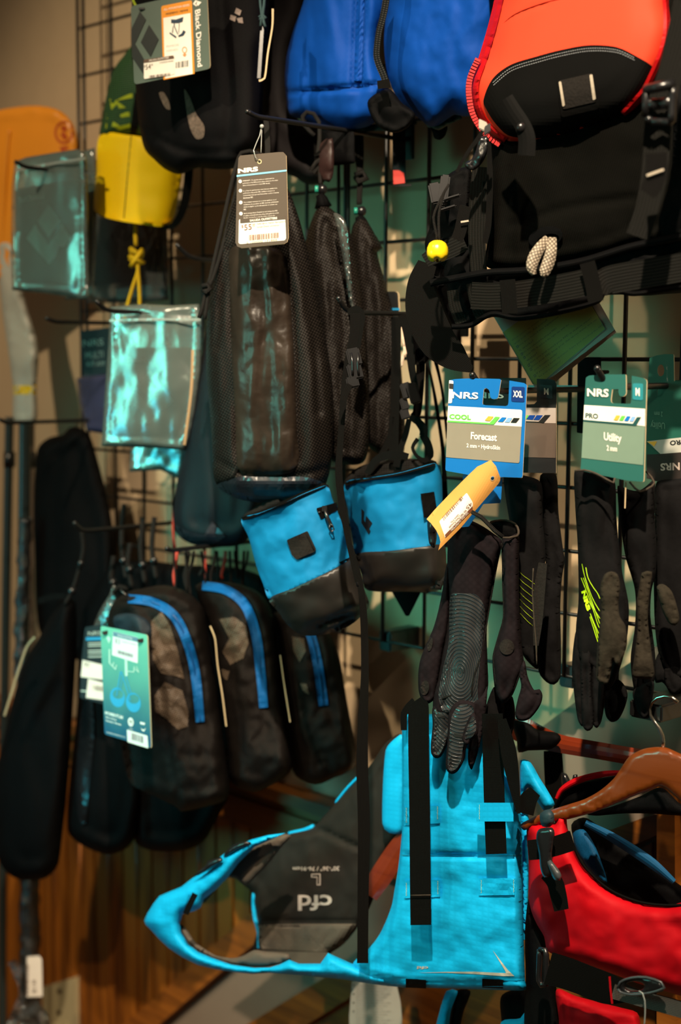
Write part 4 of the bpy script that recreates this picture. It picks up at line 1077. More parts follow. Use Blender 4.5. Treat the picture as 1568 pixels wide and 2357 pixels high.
sheet('patch', rounded([(660, 1243), (708, 1222), (728, 1265), (724, 1270), (683, 1288), (672, 1278)], 3), cs, velcro, co, .0025, .001, step=9)
stube('stitch', [(705, 1228), (723, 1266)], cs, .0007, K['cord'], co, .0038)
zp = sheet('zip_pocket', rounded([(728, 1170), (775, 1156), (778, 1174), (739, 1195)], 3), cs, K['blk'], co, .001, .001, step=8)
stube('zip_line', [(734, 1180), (775, 1166)], cs, .0014, K['plastic'], zp, .003)
box('zip_slider', cs.pt(747, 1171, .006), right * .0030, up * .0035, back * .0018, K['plastic'], zp, .0006)
D_ = cs.D(752, 1190) - .006
ptube('zip_pull', [(747, 1172, D_), (754, 1192, D_ - .001), (764, 1214, D_)], [.0018, .0024, .0026], K['plastic'], zp)
ptube('zip_pull', [(760, 1205, D_ - .003), (766, 1210, D_ - .003), (769, 1219, D_ - .003), (764, 1224, D_ - .003), (758, 1216, D_ - .003), (760, 1206, D_ - .003)], .0009, K['plastic'], zp)
sheet('edge_label', [(781, 1294), (813, 1279), (814, 1288), (785, 1307)], cs, K['blk'], co, .0015, .002, step=8)

# straps of the buckets
bw = thing('bucket_strap', 'black webbing strap with side release buckle falling from the peg to the front chalk bucket', 'strap', wp(820, 1150, .2))
Sp = Plane(810, 900, .20, .4)
strap('webbing', [(818, 722), (816, 770), (806, 815), (796, 870), (790, 930), (785, 1000), (780, 1080), (786, 1150), (800, 1230), (812, 1290), (822, 1340)], [24, 22, 20, 17, 15, 14, 16, 16, 14, 12, 10], Plane(810, 900, .275, .2), K['blk'], bw, .0016)
strap('webbing', [(800, 718), (822, 714), (830, 728), (826, 760), (820, 800)], [14, 22, 22, 20, 20], Sp, K['blk'], bw, .0016)
D_ = Plane(810, 900, .288, .2).D(815, 830)
for nm, (x, y), (w_, h_) in (('buckle', (815, 822), (.0072, .0095)), ('buckle', (817, 855), (.0078, .0085)), ('buckle', (812, 880), (.0066, .006))):
    box(nm, at(x, y, D_), (right + up * .2) * w_, (up - right * .25) * h_, back * .003, K['plastic'], bw, .0016)
ptube('buckle_rib', [(808, 812, D_ - .004), (812, 836, D_ - .005), (812, 862, D_ - .004)], .0014, K['plastic'], bw)
ptube('buckle_rib', [(825, 812, D_ - .004), (824, 836, D_ - .005), (826, 862, D_ - .004)], .0014, K['plastic'], bw)
strap('webbing', [(806, 885, D_), (797, 902, D_), (790, 920, D_)], [14, 15, 16], Sp, K['blk'], bw, .004)
lw = thing('hanging_strap', 'long black webbing strap hanging straight down across the blue vest', 'strap', wp(838, 2215, .18))
lo = strap('webbing', [(800, 1236), (816, 1290), (830, 1350), (838, 1430), (840, 1550), (836, 1650), (834, 1760), (838, 1900), (836, 2060), (835, 2215)], [12, 13, 14, 17, 18, 23, 27, 28, 26, 25], Plane(838, 1800, .235, 0), K['blk'], lw, .0016)
strap('folded_tip', [(835, 2194), (835, 2217)], 26, Plane(838, 1800, .240, 0), K['blk'], lw, .003)
ptube('thin_tape', [(786, 1180, wd(790, 1180, .26)), (800, 1236, wd(790, 1236, .26)), (812, 1290, wd(812, 1290, .26)), (824, 1350, wd(812, 1350, .26))], .0015, K['plastic'], lw)

rw = thing('bucket_strap', 'black webbing straps and ladder buckle rising from the rear chalk bucket to the peg', 'strap', wp(930, 1080, .12))
Sr = Plane(930, 900, .12, .6)
strap('webbing', [(912, 730), (912, 800), (910, 900), (908, 980), (906, 1060)], [22, 22, 21, 21, 22], Sr, K['blk'], rw, .0016)
strap('webbing', [(926, 724), (936, 760), (944, 810), (950, 860), (958, 900)], [20, 22, 20, 16, 14], Sr, K['blk'], rw, .0016)
strap('webbing', [(955, 728), (962, 760), (968, 850), (960, 950), (950, 960)], [22, 24, 20, 20, 16], Plane(930, 900, .10, .6), K['blk'], rw, .0016)
for (x, y, a, b_) in ((936, 899, .006, .009), (931, 930, .0045, .007), (932, 953, .0050, .006), (952, 905, .006, .012)):
    box('buckle', at(x, y, wd(x, y, .14)), (right + up * .3) * a, (up - right * .3) * b_, back * .003, K['plastic'], rw, .0014)
strap('webbing', [(942, 965), (934, 1000), (920, 1040), (912, 1075)], [12, 13, 14, 16], Sr, K['blk'], rw, .0016)
strap('webbing', [(944, 960), (962, 970), (976, 990), (974, 1004)], [14, 17, 20, 18], Sr, K['blk'], rw, .0016)
strap('webbing', [(972, 1000), (984, 1020), (990, 1048), (978, 1060), (960, 1050), (950, 1030), (962, 1010)], [16, 18, 17, 12, 8, 8, 10], Sr, K['blk'], rw, .0016)
strap('webbing', [(846, 1090), (862, 1062), (884, 1050), (912, 1046), (940, 1052)], [14, 16, 18, 18, 16], Plane(930, 900, .15, .6), K['blk'], rw, .0016)
strap('webbing', [(850, 1086), (876, 1050), (900, 1000), (904, 960)], [14, 14, 14, 16], Sr, K['blk'], rw, .0016)
ft = thing('folded_label', 'small crumpled cream paper label wedged beside the rear bucket straps', 'label', wp(928, 830, .12))
puff('paper', [(924, 752), (929, 772), (934, 800), (937, 815), (932, 820), (928, 842), (924, 845), (923, 822), (928, 806), (924, 780)], Plane(928, 800, .14, .6), .002, mottled('cream_paper', (.55, .40, .30), .7, .3, 60, .15, .3), ft, R=5, step=5)
# things between: black mass with buckles and crossing thin straps
bm2 = thing('bucket_strap', 'bundle of black straps and plastic buckles next to the wide hanging strap', 'strap', wp(975, 830, .08))
puff('strap_bundle', [(940, 722), (958, 718), (975, 732), (972, 762), (985, 780), (1000, 800), (985, 830), (962, 845), (948, 820), (946, 770)], Plane(965, 780, .09, .6), .015, K['blkn'], bm2, R=16, step=8, wr=(.004, .05, .05))
for x, y in ((960, 744), (964, 768), (978, 796)):
    box('buckle', at(x, y, wd(x, y, .13)), right * .007, up * .004, back * .003, K['plastic'], bm2, .0012)
strap('thin_strap', [(985, 835), (995, 880), (1004, 930), (1012, 980), (1020, 1040), (1024, 1120), (1028, 1260)], [5, 6, 8, 8, 9, 12, 14], Plane(1000, 950, .05, .7), K['blk'], bm2, .0012)
strap('thin_strap', [(1000, 820), (1010, 860), (1018, 900), (1024, 950), (1030, 1010)], [10, 7, 6, 6, 6], Plane(1000, 950, .06, .7), K['blk'], bm2, .0012)
tri = thing('triangle_tag', 'small black triangle hanging point down below the rear chalk bucket', 'tag', wp(937, 1418, .05))
sheet('tag', rounded([(898, 1355), (975, 1352), (942, 1418), (934, 1418)], 3), Plane(937, 1380, .06, .8), K['blkn'], tri, .003)
kn = thing('cord_end', 'knotted black cord end sticking out beside the right side of the rear bucket', 'cord', wp(1010, 1350, .13))
D_ = wd(1010, 1345, .14)
ptube('cord', [(1030, 1316, D_), (1024, 1330, D_), (1014, 1342, D_), (1004, 1350, D_), (992, 1354, D_)], .0018, K['cord'], kn)
ptube('knot', [(1004, 1340, D_), (1016, 1344, D_ - .003), (1014, 1354, D_), (1002, 1350, D_ - .003)], .0026, K['cord'], kn)

# ------------------------------------------------------------------ mesh backpacks
zipb = fabric('blue_zip_tape', (0.004, 0.13, 0.42), .0014, .5, .4, bump=.6, thread=.6)
seeb = fabric('golden_mesh_window', (0.17, 0.12, 0.08), .0030, .5, .6, color2=(.006, .004, .003), bump=1.0, angle=.4, ratio=.8, var=.5, crumple=.5)
packs = [
 ('black mesh pack with blue zip behind the teal picture card, frontmost of three', .20,
  [(250, 1415), (262, 1385), (295, 1362), (325, 1355), (379, 1347), (432, 1364), (468, 1400), (480, 1460), (492, 1530), (505, 1610), (518, 1710), (529, 1815), (518, 1842), (470, 1858), (417, 1868), (400, 1854), (350, 1830), (303, 1806), (284, 1745), (279, 1700), (262, 1580), (252, 1500)],
  [(295, 1378), (352, 1386), (401, 1418), (433, 1483), (450, 1554), (461, 1662)],
  [[(348, 1430), (372, 1408), (392, 1440), (410, 1500), (424, 1562), (400, 1556), (372, 1550), (352, 1520)], [(356, 1600), (380, 1570), (420, 1590), (434, 1640), (432, 1672), (410, 1680), (378, 1650), (358, 1640)]], 101, .2),
 ('black mesh pack with blue zip, middle one of three in a row', .12,
  [(450, 1347), (488, 1339), (542, 1342), (596, 1364), (625, 1405), (640, 1500), (656, 1640), (672, 1765), (650, 1792), (615, 1812), (585, 1823), (534, 1803), (524, 1740), (505, 1600), (484, 1467), (466, 1402)],
  [(466, 1348), (520, 1358), (563, 1391), (588, 1456), (599, 1537), (607, 1629)],
  [[(505, 1425), (540, 1420), (566, 1440), (572, 1480), (560, 1515), (530, 1530), (512, 1500), (528, 1470)], [(510, 1540), (530, 1545), (522, 1566), (512, 1556)]], 111, .4),
 ('black mesh pack with blue zip, rearmost of three, half hidden by the chalk buckets', .05,
  [(629, 1412), (677, 1408), (720, 1425), (759, 1456), (781, 1510), (800, 1620), (821, 1738), (813, 1770), (770, 1790), (726, 1806), (680, 1785), (668, 1740), (650, 1600), (636, 1480)],
  [(690, 1410), (715, 1461), (732, 1532), (745, 1624)], [[(672, 1465), (700, 1470), (704, 1500), (690, 1524), (676, 1500)], [(690, 1572), (706, 1575), (712, 1600), (698, 1590)]], 121, .4)]
def ridge(path, slope):
    ys = [q[1] for q in path]; xs = [q[0] for q in path]
    def f(x, y):
        r = float(np.interp(y, ys, xs)); a = max(0.0, r - x)
        return -min(a * slope, 0.085)
    return f
RID = [ridge([(300, 1400), (345, 1500), (372, 1600), (388, 1720), (415, 1870)], .00075), ridge([(480, 1400), (505, 1500), (525, 1640), (560, 1830)], .0008), ridge([(640, 1440), (680, 1600), (720, 1800)], .0008)]
for i, (lab, off, ol, zl, wins, sd, k_) in enumerate(packs):
    b_ = thing('mesh_pack', lab, 'bag', wp(ol[-8][0], 1860 - 20 * i, off), 'mesh packs with blue zips')
    S = Plane(ol[0][0] + 80, 1600, off, k_)
    po, ps = puff('pack_body', ol, S, .062 - .008 * i, K['packmesh'], b_, R=60, shape=RID[i], sm_step=14, step=8, wr=[(.012, .014, .010), (.004, .05, .04)], seams=[(zl, .12, 14)] + ([([(352, 1500), (372, 1600), (385, 1700), (412, 1850)], .14, 8)] if i == 0 else []), seed=sd)
    z = strap('zipper', zl, [20, 21, 22, 22, 22, 20][:len(zl)], ps, zipb, po, .0018, .0012)
    stube('zip_coil', zl, ps, .0013, MATS['blue_zip_tape'] if i else mottled('blue_coil', (.003, .06, .22), .4, .5, 300, .4, .5), z, .0036)
    for w_ in wins: sheet('mesh_window', w_, ps, seeb, po, .0004, .0010, step=7, smooth=False)
    ptube('haul_loop', [(ol[0][0] + 10, ol[0][1] - 50 + 28 * (i > 0), wd(*ol[0], off)), (ol[0][0] + 24, ol[0][1] - 66 + 20 * (i > 0), wd(*ol[0], off)), (ol[0][0] + 44, ol[0][1] - 58 + 20 * (i > 0), wd(*ol[0], off))], .003, K['cord'], b_)
    if i == 0:
        puff('strap_pad', [(262, 1420), (300, 1412), (338, 1426), (350, 1450), (340, 1476), (300, 1470), (268, 1450)], ps, .010, fabric('navy_mesh', (.02, .035, .05), .002, .5, .5, bump=.9), po, R=14, step=8, wr=(.004, .04, .04))
        box('zip_slider', ps.pt(303, 1378, .005), right * .005, up * .003, back * .002, K['plastic'], z, .0008)
        ptube('zip_pull', [(300, 1376, ps.D(300, 1376) - .006), (288, 1368, ps.D(300, 1376) - .006), (276, 1356, ps.D(300, 1376) - .004)], .0016, K['plastic'], z)
    if i == 1:
        q = thing('hanging_card', 'card seen edge on as a thin tan line between first and second mesh pack', 'card', wp(500, 1660, .18))
        strap('card', [(484, 1441, wd(484, 1441, .19)), (495, 1470, wd(484, 1441, .19)), (501, 1530, wd(484, 1531, .19)), (512, 1600, wd(484, 1600, .19)), (521, 1672, wd(484, 1672, .19))], 3.4, S, edge, q, .012)
    if i == 2:
        q = thing('hanging_card', 'card seen edge on as a thin tan line between second and third mesh pack', 'card', wp(655, 1660, .11))
        strap('card', [(645, 1508, wd(645, 1508, .12)), (655, 1580, wd(645, 1580, .12)), (668, 1662, wd(668, 1662, .12))], 2.6, S, edge, q, .012)

# the picture card on the front pack
S = Plane(290, 1580, .275, .9)
pc = thing('price_card', 'teal to blue fading picture card of two hanging cups, on the front mesh pack', 'price tag', S.pt(295, 1705))
co_ = [(231.5, 1440), (339, 1461), (348, 1722), (240.5, 1690)]
sheet('card_core', rounded([(x + 2.2, y + .4) for x, y in co_], 6), S, edge, pc, .0016)
pcard = sheet('card', rounded(co_, 6), S, None, pc, .0004, .0016)
zs = [S.pt(x, y).z for x, y in co_]; mid = (max(zs) + min(zs)) / 2
pcard.data.materials.clear(); pcard.data.materials.append(gradient_print('teal_fade_print', (.13, .50, .38), (.010, .09, .18), min(zs) - mid + .01, max(zs) - mid - .01))
L = .0023
skyb = ink('sky_blue_print', (.03, .33, .62)); pw = ink('cool_white_print', (.68, .80, .80)); pale = ink('pale_teal_print', (.45, .72, .65))
cups = []
sheet('picture', ellipse(270.5, 1605, 17, 23, 22, -.2), S, skyb, pcard, .0001, L, holes=[ellipse(272, 1598, 12.5, 10.5, 18, .2)])
sheet('picture', ellipse(307, 1617, 17, 23, 22, -.2), S, skyb, pcard, .0001, L + .0003, holes=[ellipse(308, 1609, 12.5, 10.5, 18, .2)])
def seg(a, b, w): 
    dx, dy = b[0]-a[0], b[1]-a[1]; l = math.hypot(dx, dy); nx, ny = -dy/l*w/2, dx/l*w/2
    return [(a[0]+nx, a[1]+ny), (b[0]+nx, b[1]+ny), (b[0]-nx, b[1]-ny), (a[0]-nx, a[1]-ny)]
multi('picture', [seg((278, 1545), (268, 1602), 2.4), seg((279, 1545), (300, 1612), 2.4), seg((290, 1556), (303, 1600), 1.8), seg((282, 1560), (277, 1588), 1.6)], S, skyb, pcard, lift=L + .0006)
multi('picture', [seg((252, 1494), (252, 1526), 3), seg((252, 1526), (266, 1541), 2.2), seg((266, 1541), (268, 1530), 2), seg((259, 1534), (262, 1524), 2), seg((290, 1518), (291, 1556), 6), seg((294, 1545), (308, 1547), 1.8), seg((308, 1547), (309, 1534), 1.8), seg((311, 1540), (320, 1548), 1.6), seg((314, 1534), (320, 1548), 1.4)], S, pale, pcard, lift=L + .0004)
multi('emblem', [[(245, 1468), (250, 1464), (255, 1470), (251, 1481)]], S, pale, pcard, lift=L)
st = sheet('price_sticker', rounded([(260, 1453), (318, 1467.5), (317, 1527), (257.5, 1508)], 2), S, pw, pc, .0002, L + .0004)
multi('sticker_band', [[(260.5, 1453.5), (317.8, 1468), (317.6, 1478), (260, 1464)]], S, ink('steel_blue_print', (.10, .22, .32)), st, lift=L + .0008)
text('lettering', [('SALUDA OUTFITTERS', (270, 1459), (305, 1468), (305, 1473), (270, 1464))], S, pw, st, L + .0012)
text('price_text', [('83', (265, 1469), (276, 1472), (276, 1483), (265, 1480)), ('MOMENTUM HARNESS', (281, 1475), (313, 1483), (313, 1486), (281, 1478))], S, ink('slate_ink', (.12, .17, .22)), st, L + .0008)
multi('barcode', bars(((271, 1496), (306, 1506), (306, 1514), (271, 1504)), 20, 14), S, MATS['slate_ink'], st, lift=L + .0008)
text('lettering', [('MOMENTUM', (242.4, 1636.5), (283, 1648), (282.5, 1656), (241.7, 1643.5)), ('Mens / Hommes', (244, 1648), (268, 1655), (268, 1659), (244, 1652)), ('Harness / Harnais', (244, 1656), (279, 1666), (279, 1670), (244, 1660)), ('blackdiamondequipment.com', (246, 1684), (289, 1696), (289, 1698.6), (246, 1687))], S, pw, pcard, L + .0002, .03)
sheet('size_disc', ellipse(301, 1662, 6.6, 10.4, 18, -.15), S, pw, pcard, .0001, L)
text('lettering', [('M', (298, 1657), (304, 1658.6), (304, 1667.4), (298, 1665.8))], S, K['black'], pcard, L + .0005)
text('lettering', [('UNISEX', (297, 1675), (306, 1677.4), (306, 1680.4), (297, 1678))], S, pw, pcard, L + .0005)
multi('picture', [[(322, 1661), (334, 1664), (333, 1669), (323, 1667)], [(322, 1672), (327, 1682), (332, 1684), (336, 1675), (332, 1679), (329, 1679), (325, 1677)]], S, pw, pcard, lift=L)
bsx = sheet('barcode_sticker', rounded([(292, 1679), (339.5, 1693.5), (341.5, 1722.5), (293.5, 1708)], 2), S, pw, pc, .0002, L)
multi('barcode', bars(((303, 1687), (331, 1695.5), (331, 1711), (303, 1702.5)), 14, 15), S, MATS['slate_ink'], bsx, lift=L + .0004)
for x, y in ((243, 1456), (325, 1474)):
    box('fastener', S.pt(x, y, .004), right * .004 + up * .001, up * .0022 - right * .001, back * .0015, K['black'], pc)

# tangle of cords and clips on the lower peg
tc_ = thing('cord_bundle', 'tangle of black cords and carabiners with red tips on the peg above the mesh packs', 'cord', wp(430, 1300, .15))
rnd = random.Random(12); redc = mottled('red_cord', (.35, .03, .015), .5, .4, 20, .1, 0)
for i in range(14):
    x = 400 + i * 13 + rnd.uniform(-6, 6); D_ = wd(x, 1300, .19 - i * .009)
    y1 = 1330 + rnd.uniform(0, 50); dx = rnd.uniform(-16, 16)
    ptube('cord', [(x, 1268, D_), (x + dx * .3, 1295, D_), (x + dx, 1325, D_), (x + dx * .6, y1, D_)], rnd.uniform(.0013, .0026), redc if i in (1, 6, 9) else K['cord'], tc_, sides=6)
ptube('cord', [(402, 1172, wd(402, 1172, .12)), (398, 1220, wd(402, 1220, .12)), (404, 1262, wd(402, 1262, .12))], .0016, redc, tc_, sides=6)

# ------------------------------------------------------------------ long dark bags on the left
def darkbag(lab, off, ol, T, R, sd, k=.5, m_=None, name='storage_bag', cat='bag'):
    b_ = thing(name, lab, cat, wp(sum(p[0] for p in ol) / len(ol), max(p[1] for p in ol), off))
    o, s = puff('bag_body', ol, Plane(ol[0][0], 1600, off, k), T, m_ or K['blkn'], b_, R=R, step=11, wr=[(.012, .018, .003), (.003, .05, .01)], seed=sd)
    return b_, o, s
b_, o, s = darkbag('long black bag at the left edge, lowest of the dark bags, hanging from a cord', .16,
  [(140, 1380), (158, 1376), (174, 1386), (176, 1480), (168, 1629), (157, 1792), (146, 1900), (135, 1988), (118, 2012), (97, 2024), (43, 2024), (8, 2000), (-10, 1950), (-12, 1800), (2, 1727), (32, 1602), (58, 1520), (84, 1478), (125, 1402)], .05, 70, 131)
D_ = wd(165, 1330, .17)
ptube('cord', [(188, 1225, D_), (192, 1262, D_), (182, 1310, D_), (168, 1356, D_), (150, 1390, D_)], .003, K['cord'], b_)
link('cord_lock', *sphere_vf(at(166, 1360, D_), .0062, 12, 8), K['plastic'], b_, None)
link('cord_lock', *sphere_vf(at(186, 1296, D_), .0045, 12, 8), K['plastic'], b_, None)
strap('collar', [(88, 1384), (120, 1374), (150, 1372)], 14, Plane(120, 1380, .18, .5), K['blk'], b_, .004)
ec = thing('hanging_card', 'card seen edge on as a pale line on the long black bag, far left', 'card', wp(20, 1640, .2))
strap('card', [(80, 1466, wd(80, 1466, .24)), (62, 1488, wd(62, 1488, .24)), (40, 1550, wd(40, 1550, .24)), (10, 1648, wd(10, 1648, .24))], 5, s, edge, ec, .016)
darkbag('large dark garment bag above the long black bag, under the peg at the paddle', .06,
  [(86, 1034), (112, 1008), (145, 1000), (160, 984), (182, 984), (206, 1000), (228, 1070), (246, 1140), (262, 1230), (268, 1330), (262, 1460), (220, 1520), (120, 1500), (88, 1440), (80, 1300), (78, 1150)], .04, 60, 141)
b_, o, s = darkbag('black bag with glossy side between the long bag and the mesh packs', .13,
  [(232, 1400), (252, 1380), (270, 1420), (280, 1560), (300, 1700), (330, 1820), (318, 1900), (304, 1940), (282, 1958), (250, 1967), (215, 1958), (180, 1940), (156, 1912), (160, 1800), (176, 1650), (182, 1560), (196, 1480)], .05, 60, 151)
sheet('clear_side', [(188, 1640), (210, 1600), (216, 1700), (206, 1800), (196, 1900), (180, 1880), (176, 1780)], s, mottled('wet_black_film', (.006, .006, .007), .25, .4, 25, .3, .5, .005), o, .001, .003, step=9, smooth=True)
puff('crinkled_bag', [(262, 1345), (250, 1372), (232, 1400), (216, 1440), (214, 1466), (236, 1450), (258, 1420), (268, 1380)], Plane(240, 1400, .19, .5), .008, film('dark_film', (.5, .55, .52), .06, .5, .12, 30, .9), b_, R=14, step=7, wr=(.004, .05, .03))
darkbag('black bag whose rounded foot shows under the front mesh pack', .10,
  [(300, 1780), (330, 1700), (420, 1700), (520, 1740), (526, 1830), (508, 1870), (492, 1898), (470, 1936), (430, 1956), (380, 1960), (340, 1956), (312, 1940), (302, 1880)], .05, 60, 161)
darkbag('dark bag filling the gap behind the hanging dark bags at left', .055,
  [(190, 1420), (260, 1300), (330, 1290), (420, 1300), (560, 1310), (640, 1360), (660, 1500), (640, 1700), (400, 1750), (200, 1700)], .03, 60, 171, .8)
q = thing('hanging_card', 'dark card pack with two crooked white price stickers, left of the mesh pack picture card', 'card', wp(215, 1610, .17))
S = Plane(215, 1530, .20, .6)
c = sheet('card', rounded([(196, 1444), (240, 1436), (242, 1622), (184, 1606), (188, 1520)], 4), S, carddk, q, .0012)
text('lettering', [('NRS', (203, 1454), (232, 1452), (232, 1461), (203, 1463))], S, cardlite, c, .0016)
multi('stripe', [[(198, 1467), (240, 1466), (240, 1473), (198, 1474)]], S, mottled('blue_print', (.02, .25, .5), .4, .4, 20, .05, 0), c, lift=.0016)
multi('fine_print', [seg((203, y), (236, y - 1), 2.6) for y in (1481, 1487, 1498, 1504, 1512)] + [seg((186, 1590), (226, 1594), 3)], S, cardlite, c, lift=.0016)
a = sheet('price_sticker', [(190, 1519), (236, 1530), (240, 1565), (186, 1558)], S, K['label'], q, .0004, .002)
text('price_text', [('97', (194, 1524), (206, 1527), (206, 1537), (194, 1534))], S, K['brown'], a, .0030)
a = sheet('price_sticker', [(203, 1562), (240, 1572), (240, 1612), (198, 1606)], S, K['label'], q, .0004, .003)
multi('barcode', bars(((214, 1576), (236, 1580), (236, 1592), (214, 1588)), 10, 31), S, K['brown'], a, lift=.0040)
# straps and cords reaching up from the dark bags
q = thing('cord_bundle', 'dim cords and cord locks hanging above the dark bags, left of the mesh packs', 'cord', wp(290, 1300, .1))
for i, (x, y0, y1) in enumerate(((286, 1160, 1330), (300, 1250, 1350), (330, 1190, 1340), (356, 1190, 1330), (262, 1280, 1380))):
    D_ = wd(x, y0, .10)
    ptube('cord', [(x, y0, D_), (x - 6, (y0 + y1) / 2, D_), (x + 4, y1, D_)], .004, K['cord'], q, sides=8)
    link('cord_lock', *sphere_vf(at(x - 2, y1 - 40, D_ - .005), .0060, 10, 8), K['plastic'], q, None)

# ------------------------------------------------------------------ big life vest, top right
orange = fabric('orange_softshell', (0.80, 0.062, 0.026), .0007, .65, .3, bump=.15, thread=.9, var=.03)
redp = fabric('red_binding', (0.62, 0.006, 0.008), .0010, .5, .4, bump=.3)
blks = fabric('black_softshell', (0.0040, 0.0039, 0.0037), .0007, .7, .12, bump=.2, thread=.8)
ripb = fabric('black_ribbed_mesh', (0.0050, 0.0046, 0.0036), .0022, .8, .06, color2=(.0022, .0022, .0018), bump=.7, ratio=.55, angle=.15)
web = fabric('ribbed_webbing', (0.0085, 0.0080, 0.0065), .0030, .6, .18, bump=1.0, ratio=.28, thread=.45)
LV = thing('life_vest', 'black life vest with orange chest pocket, red zip and yellow whistle, upper right', 'life vest', wp(1300, 740, .14))
S = Plane(1300, 450, .165, .75)
body, bsk = puff('body_panel', [(1128, 300), (1125, 420), (1122, 560), (1118, 612), (1190, 628), (1260, 618), (1337, 604), (1400, 588), (1460, 568), (1600, 545), (1700, 300), (1700, -480), (1160, -480), (1140, 100)],
    S, .035, ripb, LV, R=60, step=11, wr=[(.005, .008, .008)], seams=[([(1180, 520), (1300, 480), (1460, 455)], .12, 10)], seed=201)
lower, lsk_ = puff('waist_panel', [(984, 600), (975, 622), (990, 660), (1010, 690), (1030, 735), (1045, 758), (1085, 752), (1133, 730), (1194, 738), (1300, 720), (1378, 696), (1400, 668), (1450, 680), (1520, 678), (1600, 660), (1610, 540), (1460, 566), (1337, 602), (1215, 624), (1121, 622), (1092, 480), (1085, 400), (1040, 410), (1020, 500), (990, 560)],
    Plane(1300, 600, .145, .75), .040, K['blkn'], LV, R=40, step=10, wr=(.005, .02, .02), seed=205)
strap('binding', [(990, 652), (1052, 640), (1120, 628), (1215, 622), (1337, 602), (1460, 566), (1600, 540)], 17, Plane(1300, 600, .215, .75), K['blkn'], LV, .002, .004, puffy=.003)
# waist belt
BP = Plane(1300, 650, .222, .75)
strap('waist_belt', [(1085, 680), (1130, 682), (1190, 678), (1280, 664), (1365, 646), (1378, 642)], 62, BP, web, LV, .002, .001)
strap('waist_belt', [(1378, 672), (1392, 650), (1425, 640), (1530, 622), (1620, 606)], [40, 62, 66, 66, 66], Plane(1300, 650, .228, .75), web, LV, .002, .001)
for path in ([(1168, 644), (1172, 690), (1174, 722)], [(1352, 604), (1364, 650), (1372, 694)]):
    strap('belt_loop', path, 36, Plane(1300, 650, .232, .75), K['blk'], LV, .002, .001)
for path in ([(1042, 668), (1048, 706), (1062, 744)], [(1086, 652), (1096, 700), (1110, 734)]):
    strap('belt_loop', path, 26, Plane(1050, 700, .205, .75), web, LV, .0025, .001)
strap('lower_binding', [(1040, 752), (1085, 748), (1133, 722), (1194, 733), (1300, 716), (1378, 692), (1398, 664), (1460, 676), (1600, 656)], 12, Plane(1300, 700, .19, .75), K['blkn'], LV, .003, .001, puffy=.003)
# pocket with red zip
S = Plane(1300, 150, .175, .75)
oc = [(1180, -160), (1150, 0), (1134, 61), (1118, 126), (1094, 179), (1090, 212), (1096, 252), (1110, 281), (1131, 306), (1166, 328), (1215, 332), (1288, 320), (1378, 296), (1438, 274), (1470, 250), (1500, 214), (1520, 175), (1538, 130), (1550, 73), (1545, 20), (1520, -160)]
pk, pks = puff('pocket', oc, S, .055, orange, LV, R=100, step=8, sm_step=8, seams=[([(1140, 90), (1180, 40), (1260, 6)], .02, 4)], seed=211)
arc = [(1113, 232), (1133, 183), (1174, 150), (1235, 130), (1296, 114), (1357, 104), (1418, 108), (1459, 126), (1504, 156)]
low_ = arc + [(1496, 184), (1460, 240), (1436, 264), (1337, 300), (1247, 318), (1174, 313), (1142, 286), (1121, 254)]
bp_ = sheet('pocket_foot', low_, pks, blks, pk, .0012, .0006, step=9, smooth=True)
thr = mottled('pale_thread', (.28, .30, .32), .6, .3, 300, .3, 0)
def shift(pl, d): return [(x + d * .25, y + d) for x, y in pl]
for d in (7, 13):
    pl = smooth_path(shift(arc, d)[1:-1], False, 5); segs = []
    for i in range(0, len(pl) - 1, 1):
        a, b2_ = pl[i], pl[i + 1]; segs.append(seg(a, (a[0] + (b2_[0] - a[0]) * .62, a[1] + (b2_[1] - a[1]) * .62), 1.3))
    tag(multi('stitching', segs, pks, thr, pk, lift=.0022), kind='stuff')
stube('stitching', [(1136, 80), (1180, 36), (1240, 10), (1300, -6)], pks, .0005, mottled('rust_thread', (.5, .03, .01), .6, .3, 30, .1, 0), pk, .0006)
# red piping with teeth, left and right of the pocket
for nm, path, w_ in (('red_piping', [(1160, -60), (1146, 10), (1131, 70), (1112, 134), (1095, 182), (1092, 212), (1098, 250), (1112, 280), (1134, 306), (1162, 326)], 20), ('red_piping', [(1536, -60), (1542, 20), (1541, 80), (1528, 130), (1506, 180), (1488, 214), (1462, 244), (1440, 268)], 30)):
    rp = strap(nm, path, w_, pks, redp, LV, .003, .001, puffy=.006)
teeth = []
def tooth_row(path, side, n, par, a=.0030, b=.0013):
    pl = smooth_path(path, False, 6); V = []; Fc = []
    tot = resample(pl, False, 8.2)
    for i in range(1, len(tot) - 1):
        x, y = tot[i]; tx, ty = tot[i + 1][0] - tot[i - 1][0], tot[i + 1][1] - tot[i - 1][1]; l = math.hypot(tx, ty)
        nx, ny = -ty / l * side, tx / l * side
        c = pks.fb.pt(x + nx * 12, y + ny * 12, .020)
        ax = (right * nx - up * ny); ay = (right * tx / l - up * ty / l)
        b0 = len(V)
        for sx in (-1, 1):
            for sy in (-1, 1):
                for sz in (-1, 1): V.append(c + ax * a * sx + ay * b * sy + back * .0018 * sz)
        for q_ in ((0, 1, 3, 2), (4, 6, 7, 5), (0, 4, 5, 1), (2, 3, 7, 6), (0, 2, 6, 4), (1, 5, 7, 3)): Fc.append(tuple(b0 + k_ for k_ in q_))
    o_ = link('zip_teeth', V, Fc, redp, par, [(0, 0)] * len(V), False); tag(o_, kind='stuff'); return o_
tooth_row([(1112, 140), (1094, 182), (1091, 212), (1097, 252), (1111, 281), (1132, 306), (1158, 324)], 1, 0, LV)
tooth_row([(1538, 0), (1539, 80), (1526, 130), (1504, 180), (1486, 214), (1460, 246), (1444, 262)], 1, 0, LV, .0026)
